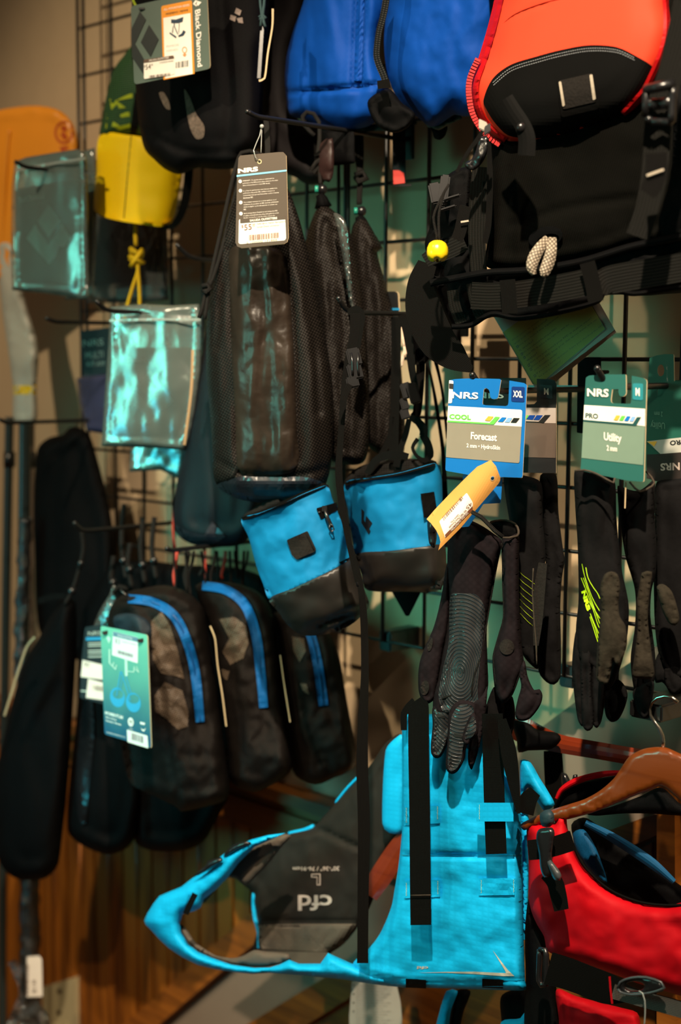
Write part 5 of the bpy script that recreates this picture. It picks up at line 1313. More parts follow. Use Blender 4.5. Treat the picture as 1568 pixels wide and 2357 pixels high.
strap('black_piping', [(1164, 327), (1215, 330), (1288, 319), (1378, 294), (1440, 271)], 22, pks.fb, blks, LV, .004, .006, puffy=.006)
sheet('loop_patch', rounded([(1278, 163), (1365, 142), (1381, 250), (1292, 271)], 9), pks, blks, bp_, .0010, .0022, step=9)
sheet('loop_patch_inner', rounded([(1286, 186), (1364, 168), (1372, 234), (1296, 252)], 5), pks, velcro, bp_, .0007, .0034, step=9)
slot = mottled('pale_slot', (.42, .36, .28), .6, .3, 30, .1, 0)
sheet('slot', rounded([(1286, 188), (1292, 187), (1301, 243), (1295, 246)], 3), pks, slot, bp_, .0004, .0044, step=12)
sheet('slot', rounded([(1357, 172), (1364, 171), (1372, 228), (1365, 231)], 3), pks, slot, bp_, .0004, .0044, step=12)
tb = strap('pull_tab', [(1164, 226), (1182, 256), (1203, 288), (1213, 318), (1212, 358)], [36, 38, 38, 40, 40], Plane(1190, 290, .262, .5), blks, LV, .003, puffy=.002)
link('snap', *sphere_vf(Plane(1190, 290, .262, .5).pt(1200, 293, .006), .0046, 14, 8, (1, .6, 1)), K['plastic'], tb, None)
# webbings left of the body
LP = Plane(1100, 450, .215, .6)
strap('shoulder_webbing', [(1106, 384), (1102, 440), (1098, 540), (1103, 626)], [36, 40, 40, 38], LP, web, LV, .002)
strap('shoulder_webbing', [(1126, 330), (1128, 420), (1124, 520), (1116, 560)], [10, 14, 14, 12], Plane(1100, 450, .235, .6), K['blk'], LV, .002)
cb = puff('cam_buckle', [(1104, 318), (1118, 312), (1126, 322), (1122, 350), (1108, 378), (1090, 392), (1074, 388), (1070, 376), (1086, 366), (1096, 345)], Plane(1100, 350, .235, .5), .009, K['plastic'], LV, R=12, step=6)
strap('zip_pull', [(1114, 296), (1098, 322), (1080, 346), (1064, 372), (1052, 396)], [8, 10, 9, 8, 8], Plane(1100, 350, .262, .4), K['blk'], LV, .002)
box('zip_slider', at(1112, 290, wd(1112, 290, .275)), right * .0042 - up * .002, up * .0050, back * .002, mottled('grey_metal', (.30, .28, .24), .35, .5, 20, .1, 0, metal=.8), LV, .0008)
box('zip_slider', at(1122, 298, wd(1122, 298, .275)), right * .0030 + up * .002, up * .0045, back * .002, K['plastic'], LV, .0008)
# cluster with the whistle
puff('side_pad', [(1018, 420), (1040, 396), (1082, 386), (1084, 440), (1082, 520), (1060, 560), (1020, 560), (988, 590), (978, 560), (990, 520), (994, 460), (1004, 432)], Plane(1040, 480, .20, .6), .02, K['blkn'], LV, R=24, step=8, wr=(.004, .03, .03))
for (x, y, a, b2_, an) in ((1003, 445, .0065, .011, .2), (1022, 440, .0050, .017, -.12), (1040, 455, .010, .0016, .3), (1030, 480, .010, .0016, .3)):
    ax = right * math.cos(an) + up * math.sin(an); ay = up * math.cos(an) - right * math.sin(an)
    box('buckle', at(x, y, wd(x, y, .235)), ax * a, ay * b2_, back * .0035, K['plastic'], LV, .0018)
strap('small_tab', [(1072, 474), (1066, 500), (1060, 530), (1052, 552)], [26, 27, 28, 28], Plane(1060, 510, .252, .4), K['blk'], LV, .002)
strap('reflective_stripe', [(1061, 511), (1079, 508)], 4, Plane(1060, 510, .257, .4), slot, LV, .0004)
strap('side_webbing', [(978, 600), (1000, 588), (1035, 572), (1070, 556)], [30, 40, 44, 40], Plane(1020, 590, .225, .5), web, LV, .002)
wh = mottled('whistle_yellow', (.88, .62, .010), .25, .5, 20, .03, 0)
D_ = wd(1007, 578, .275)
V, Fc = [], []
prof = [(-24, 4), (-23, 12), (-18, 19), (-8, 23.5), (2, 24.5), (10, 24), (17, 21), (22, 17), (24, 9)]
nn = 30
for k_, (dy, r_) in enumerate(prof):
    for j in range(nn):
        an = 2 * math.pi * j / nn
        rr = r_ * D_ / F_; dyy = dy
        if k_ >= 7: dyy = dy - (5 if (j // 3) % 2 else 0)
        if 2 <= k_ <= 5 and j % 10 == 0: rr *= 1.05
        V.append(at(1007, 578 + dyy, D_) + right * rr * math.cos(an) + cam2world(0, 0, 1) * rr * math.sin(an))
for k_ in range(len(prof) - 1):
    for j in range(nn):
        Fc.append((k_ * nn + j, k_ * nn + (j + 1) % nn, (k_ + 1) * nn + (j + 1) % nn, (k_ + 1) * nn + j))
Fc.append(tuple(range(nn)))
w_o = link('whistle', V, Fc, wh, LV, None); tag(w_o, 'round yellow whistle with a notched rim')
for dx in (-3, 3):
    ptube('whistle_cord', [(1009 + dx, 558, D_), (1008 + dx, 540, D_), (1004 + dx * 2, 500, D_), (1012 + dx, 470, D_), (1024, 440, D_), (1034, 424, D_)], .0014, K['cord'], LV, sides=6)
# wide hanging strap
strap('hanging_belt', [(984, 606), (968, 655), (976, 715), (1004, 780), (1046, 822), (1086, 852)], [44, 60, 84, 86, 64, 14], Plane(1010, 720, .20, .5), K['blk'], LV, .0022)
# right side
strap('shoulder_webbing', [(1600, -60), (1575, 60), (1545, 170), (1520, 240), (1514, 300), (1506, 400), (1490, 480), (1468, 545)], [70, 70, 62, 58, 62, 60, 54, 54], Plane(1500, 300, .275, .75), web, LV, .003)
RP = Plane(1518, 240, .292, .75)
for (x0, y0, x1, y1, r_) in ((1488, 206, 1486, 270, .0035), (1486, 270, 1500, 278, .003), (1500, 279, 1546, 281, .003), (1546, 281, 1550, 200, .0035), (1550, 194, 1488, 206, .0045), (1492, 242, 1546, 236, .0052)):
    ptube('ladder_buckle', [(x0, y0, RP.D(x0, y0)), ((x0 + x1) / 2, (y0 + y1) / 2, RP.D(x0, y0) - .001), (x1, y1, RP.D(x1, y1))], r_, K['plastic'], LV, sides=10)
puff('right_side_panel', [(1552, 190), (1590, 190), (1600, 540), (1530, 548), (1516, 500), (1540, 420), (1548, 300)], Plane(1560, 400, .17, .75), .03, K['blkn'], LV, R=20, step=11)
strap('small_tab', [(1510, 352), (1512, 390), (1504, 424), (1490, 446)], [50, 50, 46, 40], Plane(1500, 400, .315, .6), K['blk'], LV, .002)
strap('reflective_stripe', [(1489, 404), (1528, 390)], 5, Plane(1500, 400, .319, .6), slot, LV, .0004)
# reflective pull loop
sheet('loop_hole', ellipse(1256, 546, 40, 24, 22, -.25), bsk, K['blkn'], body, .004, .001, step=8, holes=[ellipse(1262, 552, 26, 13, 18, -.25)])
rfl = fabric('reflective_cord', (.50, .43, .33), .0030, .4, .6, color2=(.07, .05, .035), bump=1.0, angle=.785)
D_ = wd(1250, 590, .245)
for pth, nm in (([(1262, 548, D_ + .012), (1246, 566, D_), (1230, 592, D_ - .002), (1224, 616, D_ - .002), (1230, 632, D_)], 0), ([(1272, 546, D_ + .012), (1270, 572, D_ - .002), (1264, 600, D_ - .003), (1252, 628, D_ - .002), (1246, 634, D_)], 0)):
    strap('reflective_loop', pth, [18, 24, 28, 24, 12], S, rfl, LV, .002, puffy=.003)

# booklet
yg = mottled('mustard_print', (0.30, 0.28, 0.06), .6, .3, 20, .08, 0); pap = mottled('booklet_paper', (.36, .33, .28), .6, .3, 30, .06, 0)
bk = thing('booklet', 'tilted white booklet with mustard panel of safety questions under the life vest', 'booklet', wp(1250, 890, .09))
S = Plane(1270, 800, .10, .85)
for i in range(4):
    S_ = Plane(1270, 800, .100 - i * .0035, .85)
    sheet('page', [(1120 + i * 2, 700), (1330 + i * 6, 640), (1416 + i * 1, 759 + i * 2), (1234 + i * 3, 896 + i * 4)], S_, pap, bk, .0012)
S = Plane(1270, 800, .1015, .85)
pan = sheet('panel', [(1158, 765), (1330, 640), (1394, 757), (1240, 886), (1226, 884)], S, yg, bk, .0003)
for a, b2_ in (((1158, 765), (1228, 884)), ((1394, 757), (1244, 886)), ((1394, 757), (1344, 670))):
    multi('frame_line', [seg(a, b2_, 1.4)], S, ink('olive_ink', (.06, .055, .02)), pan, lift=.0006)
lines = ["When you're on or near the water,", "wear your PFD. Ask yourself:", "Have you tested this equipment to", "it works?", "Have you selected the proper PFD?", "Is your PFD fit and is it the right size with the", "water?", "Have you trial tested your PFD in shallow water?", "Does your PFD keep your chin above water and can", "you breathe easily?", "If you're a boat operator, have you checked the PFDs", "for your passengers?"]
dx, dy = .805, -.593
it = []; lens = (112, 95, 130, 40, 100, 128, 30, 178, 186, 66, 196, 62)
for i, (s_, w_) in enumerate(zip(lines, lens)):
    x, y = 1177 + i * 5.7, 782 + i * 7.6 
    hx, hy = 3.0, 4.6
    it.append((s_, (x, y), (x + w_ * dx, y + w_ * dy), (x + w_ * dx + hx, y + w_ * dy + hy), (x + hx, y + hy)))
text('fine_print', it, S, MATS['olive_ink'], pan, .0006, 0, 1)
for (x, y) in ((1188, 797), (1198, 814), (1204, 822), (1214, 840), (1219, 849), (1228, 864)):
    sheet('tick_box', [(x, y), (x + 4, y - 3), (x + 7, y + 2), (x + 3, y + 5)], S, MATS['olive_ink'], pan, .0001, .0005, holes=[[(x + 1.4, y + .4), (x + 3.8, y - 1.4), (x + 5.4, y + 1.6), (x + 3.2, y + 3.4)]])

# ------------------------------------------------------------------ glove header cards
def crop5(pts): return [(1000 + x / 5.227, 850 + y / 5.227) for x, y in pts]
def crop6(pts): return [(1300 + x / 5.85, 800 + y / 5.85) for x, y in pts]
bluec = mottled('process_blue_card', (0.004, 0.145, 0.48), .38, .5, 12, .06, 0, coat=.35)
midgrey = ink('warm_grey_print', (.25, .22, .17)); green = ink('leaf_green_print', (.13, .55, .08)); orangep = ink('amber_print', (.80, .42, .05)); b1p = ink('mid_blue_print', (.004, .16, .55)); b2p = ink('light_blue_print', (.22, .42, .80))
BC = Plane(1120, 985, .213, .55)
bc = thing('header_card', 'blue glove header card size XXL with green stripe, kraft tag hanging across its foot', 'card', BC.pt(1120, 1098))
ol = crop5([(180, 132), (260, 116), (400, 110), (560, 110), (790, 117), (803, 128), (770, 330), (757, 352), (715, 360), (685, 350), (670, 320), (664, 262), (650, 240), (622, 225), (596, 240), (580, 400), (584, 422), (615, 432), (860, 443), (884, 432), (892, 405), (903, 135), (1080, 165), (1112, 188), (1114, 205), (1062, 1280), (1055, 1300), (1040, 1304), (815, 1296), (800, 1300), (560, 1300), (350, 1258), (160, 1226), (138, 1216), (133, 1200)])
sheet('card_core', [(x + .8, y + .7) for x, y in ol], BC, edge, bc, .0008)
cobj = sheet('card', ol, BC, bluec, bc, .0003, .0008)
L = .0013
tongue = sheet('back_flap', rounded([(1066, 1090), (1157, 1098), (1153, 1158), (1113, 1160), (1094, 1190), (1080, 1212), (1060, 1214)], 3), Plane(1120, 985, .206, .55), bluec, bc, .0008)
wb = multi('white_band', [rounded(crop5([(165, 440), (1058, 488), (1050, 690), (155, 640)]), [0, 5, 0, 0])], BC, K['white'], cobj, lift=L)
multi('grey_band', [rounded(crop5([(155, 640), (1050, 690), (1025, 1130), (140, 1058)]), [0, 0, 5, 0])], BC, midgrey, cobj, lift=L + .0001)
multi('white_corner', [rounded(crop5([(178, 132), (232, 135), (212, 410), (167, 408)]), [0, 4, 4, 0])], BC, K['white'], cobj, lift=L)
multi('white_corner_mark', [crop5([(178, 170), (230, 175), (227, 237), (177, 232)])], BC, ink('dark_brown_print', (.03, .02, .018)), cobj, lift=L + .0004)
multi('stripe', [crop5([(160, 615), (665, 645), (735, 570), (790, 575), (715, 665), (158, 635)])], BC, green, cobj, lift=L + .0005)
for q_, m_ in (([(607, 615), (650, 565), (712, 568), (670, 622)], orangep), ([(762, 630), (815, 577), (870, 580), (825, 633)], b1p), ([(845, 635), (885, 582), (940, 585), (905, 638)], b2p), ([(918, 640), (955, 585), (1028, 588), (985, 643)], K['black'])):
    multi('colour_chip', [crop5(q_)], BC, m_, cobj, lift=L + .0005)
sb = multi('size_box', [rounded(crop5([(930, 207), (1090, 213), (1084, 397), (925, 388)]), 4)], BC, ink('deep_blue_print', (.002, .025, .16)), cobj, lift=L)
def t5(s_, TL, TR, BR, BL): return (s_, *crop5([TL, TR, BR, BL]))
def t6(s_, TL, TR, BR, BL): return (s_, *crop6([TL, TR, BR, BL]))
text('lettering', [t5('NRS', (215, 268), (530, 278), (528, 360), (207, 350)), t5('XXL', (948, 255), (1062, 262), (1062, 342), (946, 334)),
    t5('Forecast', (440, 752), (755, 777), (752, 868), (437, 842)), t5('2 mm \u2022 HydroSkin', (388, 890), (792, 918), (790, 987), (386, 955))], BC, K['white'], cobj, L + .0006, .03)
text('lettering', [t5('COOL', (182, 537), (442, 550), (440, 610), (180, 598))], BC, green, cobj, L + .0006, .04)
# kraft tag, curled
kraft = mottled('kraft_paper', (.62, .30, .07), .65, .3, 18, .12, .15, .001)
def curl(x, y):
    s_ = ((x - 1070) * .78 + (y - 1160) * .62) / 34.0      # across the tag
    l_ = (-(x - 1070) * .62 + (y - 1160) * .78) / 100
    return -.0075 * (1 - min(1.6, s_ * s_)) - .004 * max(0, l_)
KP = Plane(1070, 1160, .236, .3, bend=curl)
kt = thing('price_tag', 'curled brown kraft tag with an upside down 45 dollar sticker below the blue card', 'price tag', at(1012, 1262, KP.D(1012, 1262)))
kol = [(1130, 1058.5), (1142, 1073), (1152, 1099), (1151.5, 1106), (1148, 1113), (1111, 1156), (1104, 1164), (1060, 1216), (1030, 1246), (1009, 1267), (1014, 1248), (1012, 1236), (1004, 1220), (992, 1204), (982, 1195), (1000, 1174), (1040, 1132), (1080, 1092), (1099, 1074), (1112, 1068)]
sheet('tag', kol, KP, kraft, kt, .0005, step=6, holes=[ellipse(1134, 1101, 3.6, 4.4, 14, .5)])
sheet('hole_rim', ellipse(1134, 1101.5, 5, 5.8, 16, .5), KP, edge, kt, .0002, .0006, step=5, holes=[ellipse(1134, 1101, 3.6, 4.4, 14, .5)])
sx_ = sheet('price_sticker', rounded([(1074.6, 1134), (1089, 1157), (1088, 1173), (1025, 1237.5), (1011.5, 1200)], [3, 4, 3, 2, 3]), KP, K['label'], kt, .0003, .0006, step=6)
sheet('sticker_band', [(1088, 1165), (1088.5, 1173), (1026, 1237.5), (1024.5, 1231)], KP, ink('rust_print', (.17, .06, .03)), sx_, .0001, .0010, step=6)
multi('barcode', bars(((1022, 1198), (1068, 1146), (1063, 1141), (1018, 1190))[::1], 26, 19), KP, ink('brown_ink', (.20, .09, .05)), sx_, lift=.0012)
text('price_text', [('45', (1088.5, 1161), (1077, 1173.5), (1072, 1168), (1083.5, 1155)), ('00', (1075, 1176), (1070, 1181), (1067, 1178), (1072, 1173)), ('NRS Mens Forecast', (1068, 1184), (1036, 1217), (1033, 1213), (1065, 1180)), ('Glove XXL', (1058, 1186), (1040, 1205), (1037, 1202), (1055, 1183))], KP, MATS['brown_ink'], sx_, .0012)
text('lettering', [('SALUDA OUTFITTERS', (1079, 1182), (1040, 1223), (1036.5, 1219.5), (1076, 1178))], KP, K['white'], sx_, .0014)

# second card behind it
BK = Plane(1190, 985, .150, .8)
bk2 = thing('header_card', 'black glove header card size M hanging behind the blue one', 'card', BK.pt(1240, 1092))
ol = [(1105, 870), (1211, 870), (1211, 926), (1214, 931), (1230, 930), (1236, 924), (1236, 872), (1268, 873), (1277, 876), (1281, 884), (1280.5, 1089), (1105, 1086)]
sheet('card_core', [(x + .7, y + .5) for x, y in ol], BK, edge, bk2, .0008)
cb_ = sheet('card', ol, BK, carddk, bk2, .0003, .0008)
multi('white_band', [[(1110, 937), (1280, 939), (1280, 974), (1110, 970)]], BK, ink('dim_white_print', (.38, .33, .30)), cb_, lift=L)
multi('grey_band', [[(1110, 970), (1280, 974), (1279, 1054), (1110, 1050)]], BK, ink('dim_brown_print', (.10, .075, .06)), cb_, lift=L)
multi('colour_chip', [crop5([(1098, 600), (1110, 552), (1135, 553), (1108, 600)])], BK, green, cb_, lift=L + .0004)
multi('colour_chip', [crop5([(1110, 600), (1145, 552), (1215, 553), (1185, 608)])], BK, ink('navy_blue_print', (.003, .04, .25)), cb_, lift=L + .0004)
multi('colour_chip', [crop5([(1192, 608), (1232, 553), (1305, 553), (1262, 610)])], BK, ink('navy_blue_print', (.003, .04, .25)), cb_, lift=L + .0004)
multi('stripe', [crop5([(1100, 625), (1255, 630), (1330, 550), (1400, 550), (1315, 648), (1270, 640), (1100, 634)])], BK, K['black'], cb_, lift=L + .0005)
multi('size_box', [rounded([(1242, 885), (1272, 887), (1272, 918), (1242, 916)], 3)], BK, ink('ink_black_print', (.005, .006, .012)), cb_, lift=L)
text('lettering', [('M', (1252.5, 893), (1263, 894), (1263, 909), (1252.5, 908)), ('NRS', (1096, 902), (1160, 902), (1160, 917), (1096, 917))], BK, K['white'], cb_, L + .0005, .02)

# green card
tealc = mottled('pine_green_card', (0.020, 0.115, 0.100), .36, .5, 12, .08, 0, coat=.4)
GC = Plane(1415, 985, .205, .55)
gc = thing('header_card', 'pine green glove header card size M, right side, hanging upright', 'card', GC.pt(1415, 1106))
ol = crop6([(285, 420), (292, 400), (330, 378), (550, 360), (815, 362), (825, 375), (828, 610), (815, 640), (790, 655), (760, 660), (738, 645), (724, 600), (724, 560), (640, 560), (622, 700), (628, 735), (652, 750), (870, 758), (890, 748), (897, 720), (905, 378), (1060, 410), (1095, 430), (1105, 460), (1066, 1780), (1058, 1802), (1040, 1808), (850, 1792), (400, 1700), (215, 1655)])
sheet('card_core', [(x + 2.0, y + .6) for x, y in ol], GC, edge, gc, .0010)
g_ = sheet('card', ol, GC, tealc, gc, .0003, .0010)
L2 = .0015
multi('white_band', [crop6([(263, 772), (1085, 825), (1083, 1058), (253, 970)])], GC, K['white'], g_, lift=L2)
multi('grey_band', [crop6([(252, 995), (1080, 1062), (1056, 1582), (228, 1485)])], GC, ink('sage_print', (.17, .25, .19)), g_, lift=L2)
pine = ink('pine_print', (.012, .07, .07))
multi('stripe', [crop6([(252, 972), (918, 1025), (975, 935), (1032, 936), (962, 1054), (252, 992)])], GC, pine, g_, lift=L2 + .0005)
for q_, m_ in (([(660, 975), (695, 912), (748, 915), (715, 980)], orangep), ([(732, 980), (768, 918), (820, 920), (785, 985)], green), ([(800, 985), (840, 922), (890, 925), (855, 990)], b1p), ([(872, 990), (905, 928), (958, 930), (922, 997)], b2p)):
    multi('colour_chip', [crop6(q_)], GC, m_, g_, lift=L2 + .0005)
multi('size_box', [rounded(crop6([(918, 480), (1058, 485), (1055, 712), (915, 700)]), 4)], GC, ink('turquoise_print', (.02, .22, .26)), g_, lift=L2)
text('lettering', [t6('NRS', (303, 548), (595, 558), (592, 668), (303, 655)), t6('M', (955, 540), (1012, 545), (1012, 655), (955, 645)), t6('Utility', (528, 1138), (768, 1168), (765, 1310), (528, 1280)), t6('2 mm', (566, 1312), (708, 1325), (706, 1400), (566, 1388))], GC, K['white'], g_, L2 + .0006, .03)
text('lettering', [t6('PRO', (282, 880), (452, 892), (450, 960), (280, 948))], GC, pine, g_, L2 + .0006, .03)
strap('card_core', [(1441, 1110, GC.D(1441, 1110) + .012), (1440, 1140, GC.D(1441, 1140) + .012), (1439, 1170, GC.D(1441, 1170) + .012)], 3, GC, edge, gc, .006)

# upside-down card at the right edge
RC = Plane(1530, 950, .10, .6)
rc = thing('header_card', 'dark green glove header card hanging upside down at the right edge', 'card', RC.pt(1530, 1090))
ol = crop6([(1145, 140), (1240, 105), (1350, 88), (1455, 88), (1470, 100), (1475, 452), (1640, 460), (1700, 500), (1700, 1790), (1240, 1800), (1100, 1760), (1105, 700)])
sheet('card_core', [(x + 1.6, y + .4) for x, y in ol], RC, edge, rc, .0010, holes=[crop6(ellipse(1298, 308, 46, 80, 18)), crop6(ellipse(1288, 610, 40, 58, 16))])
g_ = sheet('card', ol, RC, mottled('deep_green_card', (.012, .085, .06), .36, .5, 12, .08, 0, coat=.4), rc, .0003, .0010, holes=[crop6(ellipse(1296, 308, 46, 80, 18)), crop6(ellipse(1286, 608, 40, 58, 16))])
multi('white_band', [crop6([(1105, 1262), (1700, 1196), (1700, 1400), (1290, 1432)])], RC, ink('grey_white_print', (.42, .40, .36)), g_, lift=L2)
multi('black_band', [crop6([(1110, 1440), (1290, 1432), (1700, 1400), (1700, 1788), (1240, 1796), (1104, 1756)])], RC, ink('brown_black_print', (.022, .014, .012)), g_, lift=L2)
multi('stripe', [crop6([(1110, 1268), (1245, 1262), (1205, 1335), (1165, 1300)])], RC, orangep, g_, lift=L2 + .0004)
text('lettering', [t6('2 mm', (1318, 930), (1208, 925), (1208, 862), (1320, 865)), t6('Utility', (1350, 1095), (1158, 1098), (1160, 975), (1350, 985))], RC, ink('dim_green_print', (.16, .30, .22)), g_, L2 + .0005)
text('lettering', [t6('NRS', (1552, 1650), (1290, 1660), (1290, 1560), (1550, 1545))], RC, ink('rose_white_print', (.45, .34, .30)), g_, L2 + .0005, .03)
text('lettering', [t6('PRO', (1610, 1305), (1418, 1320), (1418, 1252), (1610, 1240))], RC, K['black'], g_, L2 + .0005, .04)
rc2 = thing('header_card', 'dark green sliver of card behind the upside down one, by the lower peg', 'card', RC.pt(1510, 1000))
sheet('card', rounded([(1492, 880), (1600, 872), (1600, 1000), (1492, 1012)], 3), Plane(1530, 950, .085, .6), MATS['deep_green_card'], rc2, .001)

# dark display things on the grid behind the cards
q = thing('peg_backplate', 'dark vertical backplate on the grid behind the green header card', 'display grid', wp(1345, 1000, .01))
sheet('plate', rounded([(1330, 822), (1384, 822), (1384, 880), (1346, 892), (1344, 998), (1328, 996)], 3), Plane(1345, 920, .012, 1), K['blkn'], q, .004)
strap('crossbar', [(1216, 892, wd(1216, 892, .015)), (1330, 893, wd(1330, 893, .015))], 12, BK, K['steel'], q, .005)

# ------------------------------------------------------------------ gloves
hem = mottled('hem_edge', (.045, .034, .025), .8, .2, 200, .4, .3)
suede = mottled('suede_palm', (.022, .018, .012), .95, .15, 260, .5, .8, .0008)
neo = K['neo']; flc = K['fleece']
g1 = thing('glove', 'black glove under the blue card showing a palm of shiny rubber ridges, fingers down', 'glove', wp(1050, 1780, .2), 'gloves under the blue card')
S = Plane(1060, 1480, .195, .35)
D0 = S.D(1056, 1542)
palm = rings('ridged_palm', (.0085, .0085, .009), (.013, .020, .025), 1056, 1542, 4.6 * D0 / F_, D0, .55, .26)
go, gs = puff('glove_palm', [(1040, 1205), (1075, 1196), (1100, 1205), (1128, 1222), (1156, 1246), (1150, 1275), (1138, 1320), (1128, 1380), (1121, 1448), (1122, 1510), (1124, 1576), (1118, 1610), (1108, 1650), (1100, 1700), (1090, 1640), (1060, 1650), (1030, 1650), (1000, 1645), (998, 1600), (1010, 1560), (1020, 1500), (1030, 1450), (1033, 1380), (1030, 1299), (1032, 1235)],
    S, .024, neo, g1, R=34, step=7, wr=(.003, .03, .008), seed=301)
sheet('ridged_palm', [(1038, 1370), (1070, 1366), (1098, 1370), (1116, 1400), (1113, 1460), (1106, 1520), (1100, 1580), (1098, 1640), (1060, 1648), (1022, 1640), (1010, 1600), (1020, 1540), (1033, 1480)], gs, palm, go, .0006, .0008, step=6, smooth=True)
text('lettering', [('NRS', (1069, 1549), (1041, 1544), (1041, 1537), (1069, 1540))], gs, K['black'], go, .0022, .04)
def finger(name, ol, S_, T_, m_, par, sd, R=13, pm=None, ps=None):
    o_, s_ = puff(name, ol, S_, T_, m_, par, R=R, step=5, wr=(.0012, .05, .03), seed=sd)
    if pm: sheet('ridged_pad', ps, s_, pm, o_, .0006, .0006, step=5, smooth=True)
    return o_, s_
SF = Plane(1030, 1690, .205, .35)
f1, s1 = finger('finger', [(996, 1630), (1014, 1610), (1044, 1612), (1056, 1620), (1050, 1650), (1036, 1690), (1026, 1722), (1014, 1743), (1002, 1745), (993, 1735), (992, 1712), (996, 1670)], SF, .012, neo, g1, 302, 14, palm, [(1000, 1634), (1048, 1620), (1042, 1655), (1030, 1694), (1020, 1722), (1010, 1738), (998, 1734), (996, 1712), (1000, 1670)])
f2, s2 = finger('finger', [(1034, 1640), (1056, 1612), (1092, 1618), (1098, 1640), (1084, 1690), (1074, 1720), (1069, 1748), (1054, 1775), (1040, 1782), (1029, 1774), (1026, 1758), (1030, 1710)], Plane(1050, 1700, .212, .35), .012, neo, g1, 303, 15, palm, [(1040, 1650), (1060, 1622), (1088, 1626), (1090, 1650), (1078, 1690), (1066, 1722), (1062, 1748), (1050, 1770), (1036, 1774), (1031, 1758), (1034, 1710)])
finger('finger', [(1064, 1700), (1076, 1660), (1090, 1640), (1100, 1660), (1100, 1690), (1086, 1704), (1074, 1716)], Plane(1084, 1670, .222, .35), .008, neo, g1, 304, 10, palm, [(1070, 1700), (1078, 1668), (1090, 1648), (1096, 1664), (1094, 1686), (1082, 1700)])
finger('finger', [(1088, 1620), (1110, 1600), (1122, 1580), (1118, 1640), (1108, 1700), (1098, 1740), (1086, 1772), (1079, 1760), (1078, 1730), (1084, 1680)], Plane(1100, 1680, .198, .35), .010, neo, g1, 305, 10)
tm, ts = finger('thumb', [(1033, 1290), (1036, 1380), (1030, 1450), (1020, 1500), (1010, 1560), (1004, 1595), (998, 1612), (984, 1620), (972, 1612), (964, 1590), (963, 1550), (968, 1518), (980, 1485), (996, 1450), (1008, 1410), (1018, 1362), (1026, 1310)], Plane(1000, 1480, .205, .35), .014, neo, g1, 306, 18)
for (x, y, rx, ry) in ((990, 1482, 6, 17), (978, 1583, 10, 17)): sheet('grip_dot', ellipse(x, y, rx, ry, 18, .15), ts, velcro, tm, .0008, .0006, step=6)
for pth, s_, par in (([(1034, 1220), (1036, 1300), (1036, 1380), (1028, 1460), (1014, 1540), (1004, 1592), (990, 1614)], ts, tm), ([(1154, 1250), (1140, 1320), (1126, 1400), (1116, 1460), (1104, 1520), (1090, 1560), (1086, 1600), (1092, 1650)], gs, go)):
    stube('seam', pth, s_, .0011, K['cord'], par, .0008)
for x, y in ((1015, 1647), (1054, 1692)): sheet('finger_tab', rounded([(x - 9, y - 5), (x + 10, y), (x + 10, y + 7), (x - 8, y + 4)], 2), s1 if y < 1660 else s2, K['black'], g1, .0006, .0016)
ptube('thumb_web', [(1016, 1610, SF.D(1016, 1610) - .014), (1040, 1600, SF.D(1040, 1600) - .018), (1056, 1612, SF.D(1056, 1612) - .016)], .0014, K['cord'], g1)

def cuff(name, pts, D_, r_, m_, par):
    return ptube(name, [(x, y, D_ + dz) for x, y, dz in pts], r_, m_, par, sides=8)
g2 = thing('glove', 'black glove with open round cuff and a velcro dot, beside the ridged palm', 'glove', wp(1190, 1660, .17), 'gloves under the blue card')
S = Plane(1170, 1430, .175, .35)
go2, gs2 = puff('glove_back', [(1156, 1240), (1172, 1236), (1194, 1228), (1195, 1290), (1195, 1363), (1198, 1430), (1202, 1491), (1207, 1534), (1196, 1560), (1180, 1600), (1160, 1620), (1146, 1610), (1138, 1576), (1134, 1512), (1145, 1470), (1158, 1427), (1158, 1380), (1156, 1320)],
    S, .022, neo, g2, R=26, step=7, wr=(.003, .03, .01), seed=311)
sheet('velcro_dot', ellipse(1167, 1489, 17, 18, 22), gs2, velcro, go2, .0012, .0008, step=7)
D_ = S.D(1165, 1220)
cuff('cuff_rim', [(1158, 1238, -.02), (1136, 1222, -.012), (1126, 1206, 0), (1140, 1199, .012), (1165, 1198, .015), (1186, 1206, .008), (1194, 1222, -.006), (1190, 1234, -.018), (1172, 1238, -.022), (1158, 1238, -.02)], D_, .0013, hem, g2)
puff('cuff_lining', [(1128, 1206), (1142, 1200), (1165, 1199), (1186, 1207), (1193, 1222), (1188, 1234), (1172, 1240), (1158, 1240), (1138, 1224)], Plane(1160, 1220, .165, .35), .004, K['blkn'], g2, R=12, step=6)
finger('finger', [(1207, 1520), (1216, 1560), (1230, 1588), (1242, 1586), (1249, 1600), (1246, 1618), (1236, 1636), (1220, 1654), (1204, 1660), (1190, 1656), (1186, 1640), (1192, 1610), (1200, 1580), (1196, 1550)], Plane(1210, 1600, .185, .35), .011, neo, g2, 312, 12)
finger('finger', [(1140, 1580), (1160, 1610), (1158, 1660), (1146, 1700), (1130, 1745), (1118, 1752), (1106, 1742), (1104, 1720), (1112, 1660), (1124, 1610)], Plane(1130, 1660, .17, .35), .011, flc, g2, 313, 12)
finger('finger', [(1160, 1600), (1180, 1604), (1186, 1650), (1176, 1700), (1160, 1740), (1148, 1740), (1146, 1700), (1150, 1650)], Plane(1165, 1660, .15, .35), .011, flc, g2, 314, 12)
for pth in ([(1158, 1244), (1158, 1330), (1160, 1420), (1148, 1466), (1137, 1512), (1142, 1576)], [(1200, 1540), (1184, 1584), (1166, 1612)]):
    stube('seam', pth, gs2, .0011, K['cord'], go2, .0006)
lc = thing('cable_tie', 'black looped tag fastener between the kraft tag and the open glove cuff', 'fastener', wp(1130, 1220, .2))
